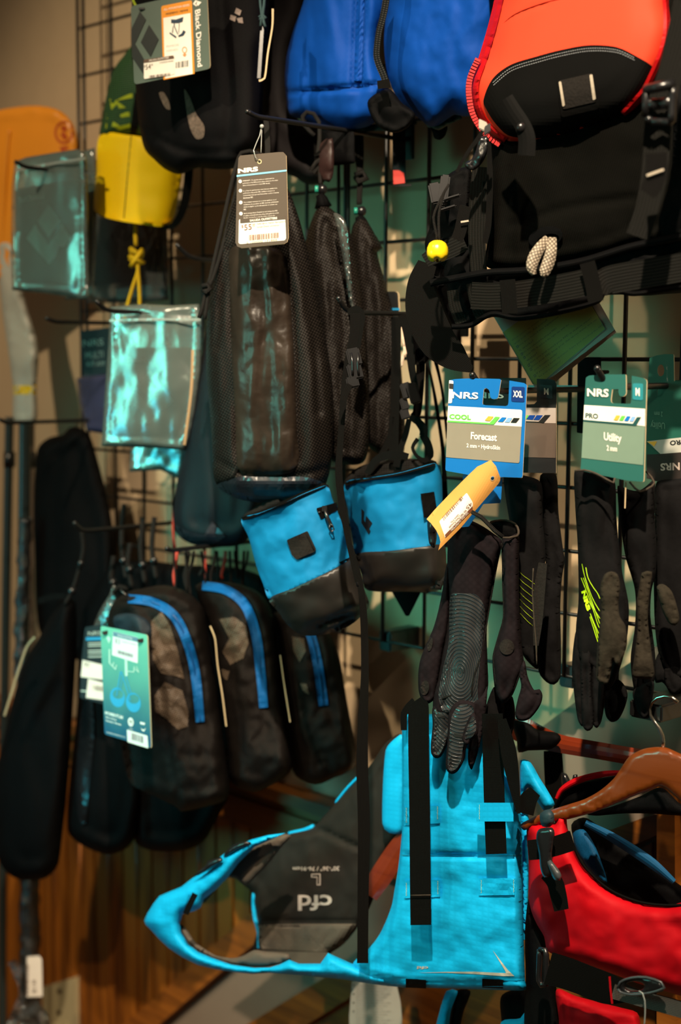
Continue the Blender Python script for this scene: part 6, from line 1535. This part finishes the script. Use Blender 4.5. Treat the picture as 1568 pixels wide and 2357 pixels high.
D_ = wd(1130, 1210, .225)
ptube('loop', [(1086, 1178, D_), (1108, 1190, D_), (1124, 1206, D_), (1140, 1222, D_), (1158, 1236, D_)], .0022, K['cord'], lc)

g3 = thing('glove', 'pair of black gloves behind, with thin neon green lines and a fuzzy wrist strap', 'glove', wp(1240, 1575, .1), 'gloves under the black card')
S = Plane(1220, 1340, .12, .5)
go3, gs3 = puff('glove_back', [(1160, 1090), (1205, 1094), (1246, 1112), (1250, 1200), (1256, 1290), (1240, 1400), (1236, 1490), (1238, 1540), (1200, 1500), (1190, 1400), (1180, 1250)], S, .022, flc, g3, R=26, step=9, wr=(.004, .02, .01), seed=321)
puff('glove_back', [(1244, 1094), (1280, 1092), (1286, 1180), (1296, 1262), (1300, 1290), (1294, 1330), (1290, 1400), (1292, 1500), (1290, 1560), (1276, 1576), (1258, 1570), (1240, 1545), (1238, 1450), (1256, 1330), (1250, 1200)], Plane(1265, 1340, .10, .5), .020, flc, g3, R=22, step=9, wr=(.004, .02, .01), seed=322)
neon = ink('neon_print', (.30, .42, .01))
for i in range(7):
    y0 = 1312 + i * 16.5
    pl = smooth_path([(1193 + i * .7, y0), (1204 + i * .7, y0 + 12), (1218, y0 + 22), (1233, y0 + 34)], False, 5)
    multi('neon_line', [seg(pl[j], pl[j + 1], 1.0) for j in range(len(pl) - 1)], gs3, neon, go3, lift=.0012)
st_ = strap('wrist_strap', [(1250, 1296), (1242, 1360), (1238, 1430), (1234, 1486)], [20, 26, 22, 12], Plane(1240, 1400, .165, .5), velcro, g3, .003)
stube('strap_edge', [(1228, 1308), (1226, 1360), (1230, 1430), (1234, 1480), (1236, 1530)], Plane(1240, 1400, .17, .5), .0008, hem, g3)

def hand(lab, grp, cuffol, off, k, ol, fingers, m_, sd, loc):
    g_ = thing('glove', lab, 'glove', loc, grp)
    S_ = Plane(ol[0][0], 1400, off, k)
    o_, s_ = puff('glove_back', ol, S_, .024, m_, g_, R=32, step=8, wr=(.003, .02, .01), seed=sd)
    for i, f_ in enumerate(fingers): finger('finger', f_, Plane(f_[0][0], 1560, off + .006 * (i % 2), k), .011, m_, g_, sd + 1 + i, 12)
    return g_, o_, s_
g4, o4, s4 = hand('black glove with bright neon swirls on its back, frontmost under the green card', 'gloves under the green card', 0, .185, .4,
  [(1323, 1084), (1345, 1082), (1370, 1088), (1396, 1102), (1416, 1110), (1420, 1200), (1428, 1280), (1433, 1320), (1440, 1350), (1448, 1400), (1442, 1480), (1420, 1560), (1398, 1590), (1380, 1560), (1360, 1540), (1330, 1520), (1326, 1450), (1332, 1380), (1330, 1256), (1324, 1160)],
  [[(1324, 1460), (1334, 1440), (1344, 1470), (1344, 1560), (1346, 1640), (1352, 1660), (1340, 1672), (1330, 1655), (1322, 1597), (1317, 1533)],
   [(1338, 1470), (1352, 1462), (1362, 1500), (1362, 1590), (1368, 1650), (1364, 1676), (1352, 1683), (1342, 1672), (1338, 1620), (1336, 1540)],
   [(1360, 1480), (1372, 1470), (1384, 1500), (1394, 1560), (1392, 1620), (1384, 1662), (1374, 1676), (1366, 1668), (1362, 1600), (1362, 1530)]], flc, 331, wp(1360, 1680, .18))
palmpatch = puff('suede_patch', [(1392, 1322), (1408, 1315), (1422, 1322), (1428, 1350), (1424, 1390), (1428, 1420), (1440, 1440), (1444, 1480), (1436, 1510), (1422, 1538), (1412, 1520), (1404, 1560), (1396, 1576), (1382, 1572), (1373, 1560), (1376, 1480), (1384, 1400), (1382, 1350)], Plane(1405, 1440, .215, .4), .010, suede, g4, R=12, step=7, seed=340)
neon2 = ink('neon_yellow_print', (.55, .85, .01))
for pl in ([(1340, 1298), (1345, 1322), (1352, 1345), (1362, 1372), (1372, 1392), (1382, 1408)], [(1349, 1306), (1354, 1330), (1366, 1352), (1376, 1366), (1382, 1380)], [(1338, 1330), (1346, 1350), (1356, 1376), (1368, 1402), (1384, 1428)], [(1343, 1330), (1352, 1354), (1364, 1388), (1384, 1444)], [(1356, 1384), (1366, 1404), (1376, 1436), (1386, 1458)], [(1359, 1412), (1368, 1434), (1380, 1462), (1384, 1470)], [(1360, 1418), (1370, 1444), (1380, 1478)], [(1358, 1420), (1366, 1444), (1378, 1482)]):
    pp = smooth_path(pl, False, 5)
    multi('neon_line', [seg(pp[j], pp[j + 1], 1.5) for j in range(len(pp) - 1)], s4, neon2, o4, lift=.0012)
text('lettering', [('NRS', (1348, 1357), (1360, 1402), (1352, 1408), (1338, 1362))], s4, neon2, o4, .0014, .06)
D_ = Plane(1370, 1090, .21, .4).D0
cuff('cuff_rim', [(1323, 1084, 0), (1345, 1082, -.004), (1372, 1090, -.01), (1398, 1104, -.016), (1412, 1112, -.02), (1416, 1100, -.01), (1410, 1082, .01), (1402, 1072, .02), (1390, 1074, .022), (1370, 1086, .01)], D_, .0011, hem, g4)
puff('cuff_lining', [(1372, 1088), (1392, 1074), (1404, 1072), (1413, 1086), (1415, 1108), (1398, 1102)], Plane(1395, 1090, .19, .4), .003, K['blkn'], g4, R=10, step=6)
stube('seam', [(1388, 1330), (1382, 1380), (1382, 1440), (1378, 1500), (1376, 1556)], palmpatch[1], .0006, K['cord'], palmpatch[0], .0005)
g5, o5, s5 = hand('black glove with suede patch and open cuff, right one under the green card', 'gloves under the green card', 0, .15, .4,
  [(1422, 1118), (1440, 1124), (1470, 1130), (1500, 1108), (1508, 1096), (1508, 1200), (1512, 1260), (1510, 1320), (1500, 1360), (1498, 1420), (1508, 1500), (1508, 1560), (1490, 1600), (1464, 1600), (1452, 1520), (1462, 1440), (1462, 1360), (1440, 1280), (1428, 1200)],
  [[(1390, 1590), (1408, 1560), (1432, 1570), (1445, 1597), (1438, 1630), (1424, 1656), (1408, 1662), (1396, 1650), (1390, 1620)],
   [(1458, 1590), (1490, 1570), (1506, 1570), (1502, 1610), (1494, 1645), (1484, 1654), (1472, 1646), (1462, 1622)]], flc, 351, wp(1480, 1655, .15))
puff('suede_patch', [(1478, 1318), (1490, 1314), (1501, 1316), (1499, 1340), (1494, 1380), (1492, 1430), (1500, 1500), (1507, 1552), (1500, 1562), (1476, 1562), (1456, 1556), (1462, 1500), (1468, 1440), (1466, 1386), (1472, 1350)], Plane(1485, 1440, .182, .4), .008, suede, g5, R=12, step=7, seed=352)
D_ = Plane(1470, 1110, .17, .4).D0
cuff('cuff_rim', [(1450, 1110, 0), (1462, 1124, -.008), (1474, 1132, -.012), (1500, 1120, -.008), (1507, 1112, 0), (1500, 1098, .01), (1488, 1086, .018)], D_, .0011, hem, g5)
g6, o6, s6 = hand('black glove with a fuzzy thumb at the right edge, under the upside down card', 'gloves under the upside down card', 0, .10, .5,
  [(1512, 1110), (1560, 1100), (1620, 1100), (1630, 1300), (1620, 1500), (1600, 1560), (1540, 1560), (1512, 1480), (1505, 1330), (1508, 1200)],
  [[(1504, 1540), (1520, 1500), (1540, 1540), (1536, 1580), (1524, 1570), (1510, 1572)], [(1530, 1540), (1560, 1530), (1572, 1570), (1564, 1592), (1548, 1598), (1534, 1580)]], flc, 361, wp(1560, 1598, .1))
puff('thumb', [(1512, 1350), (1526, 1344), (1546, 1360), (1560, 1400), (1564, 1428), (1554, 1440), (1540, 1434), (1524, 1402)], Plane(1536, 1390, .150, .5), .008, suede, g6, R=12, step=7, seed=365)
puff('thumb', [(1584, 1580), (1540, 1580), (1545, 1600), (1566, 1612), (1590, 1610)], Plane(1560, 1590, .08, .5), .01, K['blkn'], g6, R=10, step=8)

# ------------------------------------------------------------------ aqua vest
def c4(pts): return [(900 + x / 2.347, 1600 + y / 2.347) for x, y in pts]
def c3(pts): return [(300 + x / 2.24, 1700 + y / 2.24) for x, y in pts]
aqua = fabric('aqua_ripstop', (0.004, 0.39, 0.76), .0060, .55, .3, bump=.25, thread=.95, crumple=.15, var=.05)
grey = fabric('dark_grey_lining', (0.020, 0.0175, 0.015), .0007, .6, .15, bump=.2, thread=.85, crumple=.2)
greyl = fabric('light_grey_lining', (0.10, 0.083, 0.066), .0007, .6, .2, bump=.2, thread=.85, crumple=.2)
AV = thing('life_vest', 'bright aqua life vest hanging on a hanger, its dark lining showing upside down lettering', 'life vest', wp(1000, 2280, .14))
VB = Plane(1000, 2000, .08, .8)
bk_, bks = puff('back_lining', c3([(590, 760), (540, 720), (500, 715), (600, 640), (700, 560), (800, 490), (880, 475), (940, 460), (1000, 400), (1080, 310), (1175, 210), (1250, 120), (1320, 20), (1400, -20), (1405, 480), (1330, 600), (1240, 860), (1160, 990), (1100, 1060), (1030, 1110), (980, 1165), (860, 1165), (640, 1120), (660, 960), (640, 850), (635, 800)]),
    VB, .022, grey, AV, R=40, step=9, wr=[(.006, .02, .006), (.002, .05, .03)], seams=[(c3([(800, 490), (960, 470), (1080, 520), (1170, 560)]), .4, 6), (c3([(640, 945), (900, 945), (1160, 948)]), .4, 5), (c3([(800, 500), (700, 700), (645, 800)]), .25, 8)], seed=401)
sheet('light_band', c3([(652, 962), (900, 955), (1165, 955), (1100, 1062), (1000, 1100), (680, 1085), (664, 1040)]), bks, greyl, bk_, .0006, .0008, step=8)
sheet('lower_lining', c3([(560, 1130), (640, 1092), (760, 1095), (1020, 1102), (1000, 1160), (860, 1168), (800, 1140), (700, 1180), (560, 1180), (480, 1160)]), VB, greyl, bk_, .003, .022, step=9)
pr_ = ink('rose_grey_print', (.42, .36, .32))
text('lettering', [('cfd', c3([(1040, 885)])[0], c3([(865, 888)])[0], c3([(865, 806)])[0], c3([(1040, 806)])[0])], bks, pr_, bk_, .0016, .02)
text('lettering', [('30"-36" / 76-91cm', *c3([(1078, 682), (838, 682), (838, 662), (1078, 658)]))], bks, pr_, bk_, .0016, .02)
multi('lettering', [c3(q_) for q_ in ([(935, 698), (980, 696), (980, 700), (935, 702)], [(976, 698), (981, 698), (981, 756), (976, 756)], [(962, 712), (965, 712), (965, 756), (962, 756)], [(962, 752), (980, 752), (980, 756), (962, 756)], [(935, 712), (965, 712), (965, 716), (935, 716)], [(933, 698), (937, 698), (937, 716), (933, 716)])], bks, pr_, bk_, lift=.0016)
stube('aqua_edge', c3([(640, 800), (636, 830), (642, 920), (662, 1000), (664, 1080)]), bks, .003, aqua, bk_, -.002)
stube('aqua_edge', c3([(820, 490), (900, 472), (945, 452)]), bks, .003, aqua, bk_, -.002)
stube('aqua_edge', c3([(1060, 330), (1120, 255), (1180, 195)]), bks, .002, aqua, bk_, -.004)
puff('inner_strip', c3([(1318, 60), (1390, -20), (1412, -20), (1408, 480), (1335, 486), (1300, 440)]), Plane(900, 1800, .12, .8), .010, aqua, AV, R=18, step=9, wr=(.003, .02, .01))
# side band: a padded loop, outer aqua, inner grey
bandout = c3([(1420, 1285), (1260, 1268), (1100, 1242), (900, 1222), (720, 1208), (630, 1214), (540, 1205), (440, 1190), (350, 1168), (270, 1128), (200, 1082), (150, 1035), (108, 988), (78, 958), (72, 938), (90, 898), (120, 850), (150, 812), (200, 790), (262, 765), (320, 720), (370, 690), (430, 640), (500, 580), (560, 548), (620, 522), (710, 498), (800, 487), (740, 515), (640, 560), (560, 640), (500, 720), (440, 780), (380, 828), (362, 872), (330, 890), (270, 905), (256, 950), (262, 1000), (300, 1060), (350, 1100), (420, 1130), (520, 1165), (640, 1182), (720, 1180), (770, 1165), (820, 1140), (870, 1160), (980, 1160), (1020, 1105), (1120, 1150), (1250, 1205), (1420, 1240)])
bo_, bos = puff('side_band', bandout, Plane(1000, 2100, .155, .6), .030, aqua, AV, R=34, step=7, smooth=False, wr=[(.005, .02, .02), (.002, .06, .06)], seed=411)
puff('band_lining', c3([(258, 955), (285, 975), (320, 1030), (350, 1062), (400, 1095), (440, 1118), (520, 1132), (580, 1120), (640, 1090), (700, 1098), (820, 1110), (830, 1140), (770, 1162), (700, 1178), (620, 1178), (520, 1160), (420, 1128), (350, 1095), (300, 1052), (264, 1000)]), Plane(1000, 2100, .145, .6), .014, greyl, AV, R=14, step=8, seed=414)
puff('band_lining', c3([(800, 492), (830, 500), (780, 560), (700, 660), (620, 740), (590, 760), (540, 718), (500, 716), (440, 780), (380, 850), (370, 830), (440, 760), (500, 700), (560, 620), (640, 556), (740, 510)]), Plane(1000, 2000, .135, .6), .012, greyl, AV, R=14, step=8, seed=417)
strap('band_stitch', c3([(300, 800), (282, 850), (262, 900)]), 4, bos, aqua, bo_, .001, .001)
strap('black_keeper', c3([(335, 800), (310, 850), (285, 905)]), 14, Plane(1000, 2100, .192, .6), K['blk'], AV, .003)
puff('side_buckle', c3([(325, 712), (345, 690), (390, 650), (400, 630), (470, 612), (478, 628), (440, 655), (400, 680), (350, 705)]), Plane(1000, 2100, .175, .6), .008, K['plastic'], AV, R=8, step=6)
puff('side_buckle', c3([(480, 612), (495, 580), (540, 545), (600, 530), (625, 540), (560, 570), (510, 600)]), Plane(1000, 2100, .170, .6), .008, K['plastic'], AV, R=8, step=6)
# front panel
FP = Plane(1060, 1950, .165, .8)
fo, fs = puff('front_panel', c4([(62, 105), (90, 100), (220, 102), (500, 100), (560, 180), (610, 380), (650, 480), (690, 600), (705, 720), (710, 860), (712, 1000), (712, 1150), (718, 1330), (725, 1540), (728, 1592), (600, 1594), (480, 1590), (280, 1584), (80, 1576), (0, 1562), (-120, 1540), (-210, 1500), (-200, 1440), (-130, 1380), (-60, 1290), (0, 1150), (20, 1050), (40, 930), (52, 820), (62, 700), (62, 400)]),
    FP, .028, aqua, AV, R=42, step=8, wr=[(.006, .010, .012), (.002, .04, .04)], seams=[(c4([(55, 864), (400, 866), (708, 862)]), .35, 5), (c4([(-200, 1470), (0, 1530), (300, 1548), (720, 1545)]), .3, 5)] + [(c4([(62, y), (110, y + 4), (150, y - 2)]), .15, 5) for y in (265, 500, 700)], seed=421)
strap('seam_line', c4([(55, 864), (400, 868), (708, 864)]), 2.2, fs, mottled('aqua_thread', (.01, .30, .5), .6, .3, 60, .2, 0), fo, .0006, .0006)
FS = Plane(1060, 1950, .210, .8)
s1_ = strap('webbing', c4([(132, 30), (148, 60), (150, 300), (155, 600), (158, 900), (160, 1100), (162, 1242)]), [46, 48, 48, 48, 48, 48, 48], FS, K['blk'], AV, .002)
strap('folded_tip', c4([(162, 1155), (162, 1240)]), 48, Plane(1060, 1950, .214, .8), K['blk'], AV, .002)
stube('stitch', c4([(108, 1082), (216, 1080)]), Plane(1060, 1950, .2145, .8), .0006, hem, AV)
strap('webbing', c4([(70, 190), (72, 100), (100, 60), (130, 34)]), [14, 16, 18, 20], Plane(930, 1650, .195, .8), K['blk'], AV, .002)
strap('webbing', c4([(548, 100), (552, 310), (560, 600), (570, 858)]), 48, Plane(1060, 1950, .206, .8), K['blk'], AV, .002)
strap('webbing', c4([(600, 130), (635, 300), (665, 480), (690, 640)]), [20, 36, 26, 8], Plane(1180, 1750, .215, .8), K['blk'], AV, .002)
for (q_, pl_, par) in (([(68, 600), (262, 598), (265, 692), (72, 705)], FP, 0), ([(70, 1005), (265, 997), (266, 1090), (72, 1098)], FP, 0), ([(472, 990), (675, 988), (668, 1080), (474, 1083)], FP, 0)):
    ll = sheet('webbing_loop', rounded(c4(q_), 2), fs, aqua, fo, .0018, .001, step=9)
ll2 = strap('webbing_loop', c4([(462, 632), (560, 632), (662, 632)]), 43, Plane(1060, 1950, .2125, .8), aqua, AV, .0016)
thr2 = mottled('lime_thread', (.45, .60, .30), .6, .3, 200, .3, 0)
for x, y0, y1 in ((82, 610, 692), (250, 602, 682), (82, 1015, 1090), (252, 1005, 1085), (487, 1000, 1076), (662, 996, 1074), (477, 592, 678)):
    tag(multi('stitching', [seg(*c4([(x + (k_ % 2) * 3, y0 + k_ * 9), (x + 3 - (k_ % 2) * 3, min(y1, y0 + k_ * 9 + 6))]), 1.0) for k_ in range(int((y1 - y0) / 9))], Plane(1060, 1950, .2155, .8) if y0 == 592 else fs, thr2, AV, lift=.0032), kind='stuff')
sil = ink('silver_print', (.45, .44, .38))
def dense(poly, st=8): return resample(poly, True, st)
mk = sheet('emblem', dense(c4([(550, 1378), (632, 1485), (668, 1518), (600, 1518), (440, 1506), (300, 1500), (150, 1500), (300, 1495), (450, 1494), (622, 1502), (618, 1490)])), fs, sil, fo, .0002, .0006, step=8)
text('lettering', [('cfd', *c4([(202, 1482), (140, 1480), (142, 1464), (202, 1466)]))], fs, sil, fo, .0010, .03)
for x0, x1 in ((80, 190), (493, 606)):
    sheet('hem_tab', c4([(x0, 1532), (x1, 1538), (x1, 1585), (x0, 1580)]), fs, K['blk'], fo, .0020, .001, step=9)
# right shoulder and side parts of the aqua vest
puff('shoulder_band', c4([(700, 352), (742, 352), (770, 385), (800, 440), (850, 520), (885, 590), (850, 620), (828, 625), (780, 560), (740, 500), (704, 560)]), Plane(1230, 1800, .15, .8), .018, aqua, AV, R=20, step=7, wr=(.003, .03, .03))
strap('shoulder_webbing', c4([(780, 520), (740, 570), (720, 640)]), [30, 42, 44], Plane(1220, 1850, .178, .8), K['blk'], AV, .002)
puff('side_panel', c4([(700, 600), (740, 640), (760, 800), (745, 1000), (740, 1180), (742, 1280), (715, 1330), (705, 1000)]), Plane(1215, 1950, .13, .8), .015, aqua, AV, R=14, step=9)
puff('lower_strip', c4([(300, 1598), (360, 1598), (325, 1700), (290, 1900), (200, 1980), (245, 1780)]), Plane(1030, 2320, .10, .8), .010, aqua, AV, R=14, step=9)
puff('lower_strip', c4([(350, 1598), (430, 1598), (390, 1720), (350, 1900), (290, 1900), (320, 1720)]), Plane(1040, 2320, .09, .8), .010, K['blkn'], AV, R=14, step=9)
puff('lower_strip', c4([(600, 1620), (735, 1600), (740, 1900), (600, 1900), (598, 1770)]), Plane(1180, 2320, .09, .8), .015, K['blkn'], AV, R=20, step=10)
puff('lower_strip', c4([(596, 1765), (700, 1745), (732, 1700), (735, 1900), (600, 1900)]), Plane(1180, 2340, .125, .8), .008, aqua, AV, R=14, step=10)

# hangers
chst = wood('chestnut_varnish', (.14, .029, .003), (.09, .016, .0015), .35, 4, .25, False)
redw = wood('red_varnish', (.20, .028, .008), (.12, .014, .004), .25, 4, .6, False)
hg = thing('hanger', 'reddish wooden hanger carrying the aqua vest, seen through its armhole', 'hanger', wp(900, 2060, .05))
def bar3(name, path, w_, D_off, m_, par, th=.006):
    return strap(name, path, w_, Plane(path[0][0], path[0][1], D_off, .9), m_, par, th, puffy=.004)
bar3('hanger_arm', [(848, 2060), (880, 2012), (920, 1950), (980, 1880)], [46, 52, 48, 40], .115, redw, hg)
bar3('hanger_arm', [(1150, 1640), (1190, 1672), (1240, 1696), (1290, 1712), (1380, 1728), (1480, 1745), (1560, 1756)], [30, 60, 52, 42, 40, 40, 40], .07, redw, hg)
puff('neck_cap', c4([(655, 140), (740, 150), (790, 185), (900, 205), (920, 240), (870, 290), (740, 300), (690, 310), (680, 240)]), Plane(1230, 1690, .09, .8), .012, K['blkn'], hg, R=18, step=8, wr=(.003, .03, .03))
strap('hanging_webbing', c4([(875, 300), (880, 400), (888, 520), (890, 600)]), [42, 44, 44, 34], Plane(1270, 1780, .055, .8), K['blk'], hg, .003)
puff('side_buckle', c4([(920, 420), (950, 425), (975, 470), (985, 430), (1008, 428), (1005, 460), (960, 490), (930, 520)]), Plane(1310, 1790, .07, .8), .008, K['plastic'], hg, R=8, step=6)

# ------------------------------------------------------------------ red vest
red = fabric('red_nylon', (0.46, 0.002, 0.007), .0007, .6, .25, bump=.15, thread=.9, crumple=.22, var=.05)
RV = thing('life_vest', 'red life vest with black straps on a wooden hanger, lower right corner', 'life vest', wp(1450, 2350, .14))
BKP = Plane(1450, 1950, .06, .8)
puff('back_lining', c4([(975, 700), (1040, 660), (1100, 690), (1250, 800), (1400, 910), (1568, 1030), (1640, 1080), (1640, 1180), (1400, 1150), (1200, 1070), (1080, 960), (1010, 850)]), BKP, .020, K['blkn'], RV, R=26, step=9, wr=(.004, .02, .02), seed=501)
bluel = fabric('deep_blue_strip', (0.003, 0.09, 0.22), .0008, .5, .4, crumple=.3)
puff('blue_strap', c4([(985, 745), (1040, 725), (1090, 790), (1130, 880), (1168, 1012), (1100, 975), (1040, 900), (1000, 840)]), Plane(1350, 1950, .10, .8), .008, bluel, RV, R=12, step=8, wr=(.004, .04, .02))
strap('blue_strap', c4([(1050, 690), (1200, 770), (1400, 900), (1530, 1010)]), [14, 22, 24, 14], Plane(1450, 1950, .105, .8), bluel, RV, .003, puffy=.004)
strap('red_collar', c4([(895, 560), (920, 515), (980, 475), (1060, 445), (1160, 425), (1262, 418)]), [8, 12, 16, 15, 14, 10], Plane(1350, 1790, .09, .8), red, RV, .004, puffy=.005)
puff('collar_lining', c4([(900, 560), (930, 510), (1050, 462), (1260, 430), (1300, 440), (1240, 500), (1100, 560), (950, 610), (885, 640), (880, 600)]), Plane(1350, 1800, .08, .8), .010, K['blkn'], RV, R=14, step=8, wr=(.003, .03, .03))
puff('under_hanger_lining', c4([(1050, 640), (1200, 600), (1350, 545), (1460, 500), (1568, 590), (1640, 600), (1640, 652), (1400, 640), (1250, 640), (1110, 652)]), Plane(1500, 1850, .08, .8), .012, K['blkn'], RV, R=16, step=9)
RP_ = Plane(1400, 2100, .150, .8)
ro, rs = puff('front_panel', c4([(738, 700), (820, 690), (885, 690), (885, 650), (942, 648), (955, 720), (975, 780), (1000, 850), (1030, 905), (1070, 955), (1130, 1012), (1200, 1058), (1270, 1092), (1350, 1118), (1430, 1132), (1500, 1136), (1640, 1128), (1640, 1650), (1568, 1625), (1450, 1590), (1350, 1562), (1250, 1525), (1160, 1492), (1000, 1440), (850, 1385), (828, 1305), (790, 1240), (760, 1170), (746, 1100), (744, 900)]),
    RP_, .030, red, RV, R=60, step=9, wr=[(.006, .010, .010), (.002, .03, .03)], seed=511)
strap('neck_binding', c4([(955, 735), (985, 810), (1030, 905), (1080, 965), (1150, 1030), (1230, 1078), (1350, 1120), (1480, 1136), (1640, 1132)]), 7, Plane(1400, 2000, .158, .8), K['blk'], RV, .004, puffy=.002)
puff('lower_panel', c4([(895, 1590), (1000, 1625), (1150, 1665), (1250, 1690), (1330, 1715), (1350, 1780), (1360, 1900), (920, 1900), (908, 1750)]), Plane(1350, 2330, .150, .8), .020, red, RV, R=30, step=9, wr=(.005, .02, .02), seed=515)
puff('side_panel', c4([(745, 1100), (770, 1180), (800, 1250), (832, 1310), (850, 1400), (880, 1500), (898, 1620), (912, 1900), (735, 1900), (728, 1500), (725, 1260)]), Plane(1240, 2250, .14, .8), .018, K['blkn'], RV, R=24, step=9, wr=(.004, .02, .01), seed=517)
strap('waist_belt', c4([(850, 1475), (940, 1500), (1050, 1540), (1180, 1590), (1300, 1620), (1450, 1660), (1640, 1710)]), [76, 74, 72, 70, 36, 34, 34], Plane(1400, 2260, .200, .8), K['blk'], RV, .003)
strap('grey_webbing', c4([(1200, 1600), (1300, 1628), (1420, 1660), (1640, 1722)]), [34, 34, 36, 36], Plane(1400, 2260, .206, .8), fabric('grey_webbing', (.10, .095, .085), .0016, .6, .4, bump=.8), RV, .003)
strap('red_keeper', c4([(1182, 1520), (1188, 1600), (1196, 1668)]), 5, Plane(1400, 2260, .212, .8), red, RV, .003)
RB = Plane(1475, 2268, .218, .8)
rb_ = puff('ring_buckle', c4([(1222, 1580), (1240, 1545), (1300, 1522), (1380, 1520), (1460, 1548), (1482, 1575), (1470, 1600), (1380, 1618), (1300, 1622), (1240, 1608)]), RB, .006, K['plastic'], RV, R=8, step=6, holes=[c4(ellipse(1318, 1572, 52, 26, 20))])
ptube('ring_rim', [(x, y, RB.D(x, y) - .006) for x, y in c4([(1225, 1585), (1240, 1550), (1300, 1527), (1380, 1525), (1460, 1552), (1478, 1580), (1400, 1608), (1300, 1618), (1240, 1605), (1225, 1585)])], .0014, mottled('grey_plastic', (.05, .055, .06), .3, .5, 20, .1, 0), RV, sides=6)
ptube('fastener_thread', [(x, y, RB.D(x, y) - .012) for x, y in c4([(1340, 1598), (1360, 1610), (1372, 1650), (1374, 1720), (1368, 1800)])], .0008, lav, RV, sides=6)
ptube('frame_buckle', [(x, y, wd(x, y, .20)) for x, y in c4([(805, 1375), (835, 1378), (840, 1440), (838, 1560), (815, 1568), (800, 1540), (803, 1440), (805, 1375)])], .0032, K['plastic'], RV)
# shoulder buckle
strap('chest_strap', c4([(742, 838), (800, 832), (880, 818), (985, 785)]), [46, 47, 46, 46], Plane(1270, 1940, .205, .8), K['blk'], RV, .003)
puff('buckle', c4([(785, 770), (800, 725), (870, 715), (885, 745), (870, 880), (890, 940), (870, 975), (830, 985), (808, 940), (800, 860)]), Plane(1255, 1960, .222, .8), .007, K['plastic'], RV, R=9, step=6)
puff('buckle', c4([(845, 900), (862, 890), (905, 940), (922, 975), (915, 1000), (885, 998), (855, 940)]), Plane(1270, 2000, .228, .8), .006, mottled('grey_plastic', (.05, .055, .06), .3, .5, 20, .1, 0), RV, R=8, step=6)
strap('strap_tail', c4([(840, 960), (885, 1010), (905, 1080), (922, 1162)]), [34, 38, 38, 34], Plane(1275, 2050, .205, .8), K['blk'], RV, .003)
puff('shoulder_roll', c4([(806, 640), (830, 622), (860, 615), (880, 640), (882, 690), (860, 712), (820, 710), (806, 680)]), Plane(1260, 1880, .20, .8), .012, mottled('dark_teal_cloth', (.012, .03, .04), .6, .4, 60, .3, .3), RV, R=12, step=7)

wh_ = thing('hanger', 'chestnut wooden hanger with silver hook carrying the red vest', 'hanger', wp(1526, 1720, .12))
HP = Plane(1480, 1800, .155, .85)
hol = c4([(700, 700), (760, 665), (840, 630), (890, 612), (960, 590), (1050, 560), (1130, 515), (1200, 455), (1240, 400), (1285, 335), (1330, 305), (1380, 287), (1440, 280), (1490, 284), (1540, 305), (1600, 335), (1700, 420), (1700, 640), (1568, 572), (1510, 525), (1462, 492), (1410, 512), (1350, 532), (1230, 580), (1100, 632), (1020, 655), (950, 672), (890, 680), (800, 700), (720, 730)])
puff('hanger_body', hol, HP, .0085, chst, wh_, R=15, power=.6, step=9, sm_step=5, back=1.0)
ptube('hook', [(x, y, HP.D(x, y)) for x, y in c4([(1470, 292), (1472, 250), (1468, 220), (1450, 180), (1425, 145), (1403, 108), (1399, 70), (1412, 38), (1440, 15), (1480, 5), (1520, 12), (1550, 40)])], .0018, mottled('chrome', (.55, .52, .46), .15, .5, 20, .05, 0, metal=1.0), wh_, sides=12)
# clothes rail above, carrying hangers
rl = thing('clothes_rail', 'black rail end from which the hangers hang, right edge below the gloves', 'rail', wp(1540, 1625, .1))
ptube('rail', [(1478, 1596, wd(1478, 1596, .02)), (1568, 1614, wd(1568, 1614, .02)), (1700, 1640, wd(1700, 1640, .02))], .006, K['steel'], rl, smooth=False)
box('end_block', wp(1560, 1616, .09), U * .02, N * .06, Vector((0, 0, .009)), K['steel'], rl, .002)

# paper label at the bottom
S = Plane(865, 2300, .03, .8)
lb = thing('care_label', 'grey paper care label with fine print hanging below the aqua vest, bottom edge', 'label', S.pt(865, 2400))
ll_ = sheet('paper', [(812, 2240), (908, 2242), (914, 2270), (922, 2305), (926, 2345), (924, 2420), (806, 2420), (804, 2340), (808, 2290)], S, mottled('grey_paper', (.30, .28, .24), .6, .3, 40, .08, 0), lb, .001)
it = [("Caution: read every page of this leaflet", "before wearing this vest on the water", "and keep it for later reference.")[i % 3] for i in range(14)]
text('fine_print', [(s_, (820 + (i // 7) * 0, 2268 + i * 6.6), (900 - (i % 3) * 8, 2268 + i * 6.6), (900 - (i % 3) * 8, 2271 + i * 6.6), (820, 2271 + i * 6.6)) for i, s_ in enumerate(it)], S, ink('soft_black_ink', (.04, .04, .04)), ll_, .0015, 0, 1)
multi('bullet', [ellipse(814, y, 2, 2, 8) for y in (2268, 2288, 2308, 2328)], S, K['black'], ll_, lift=.0015)
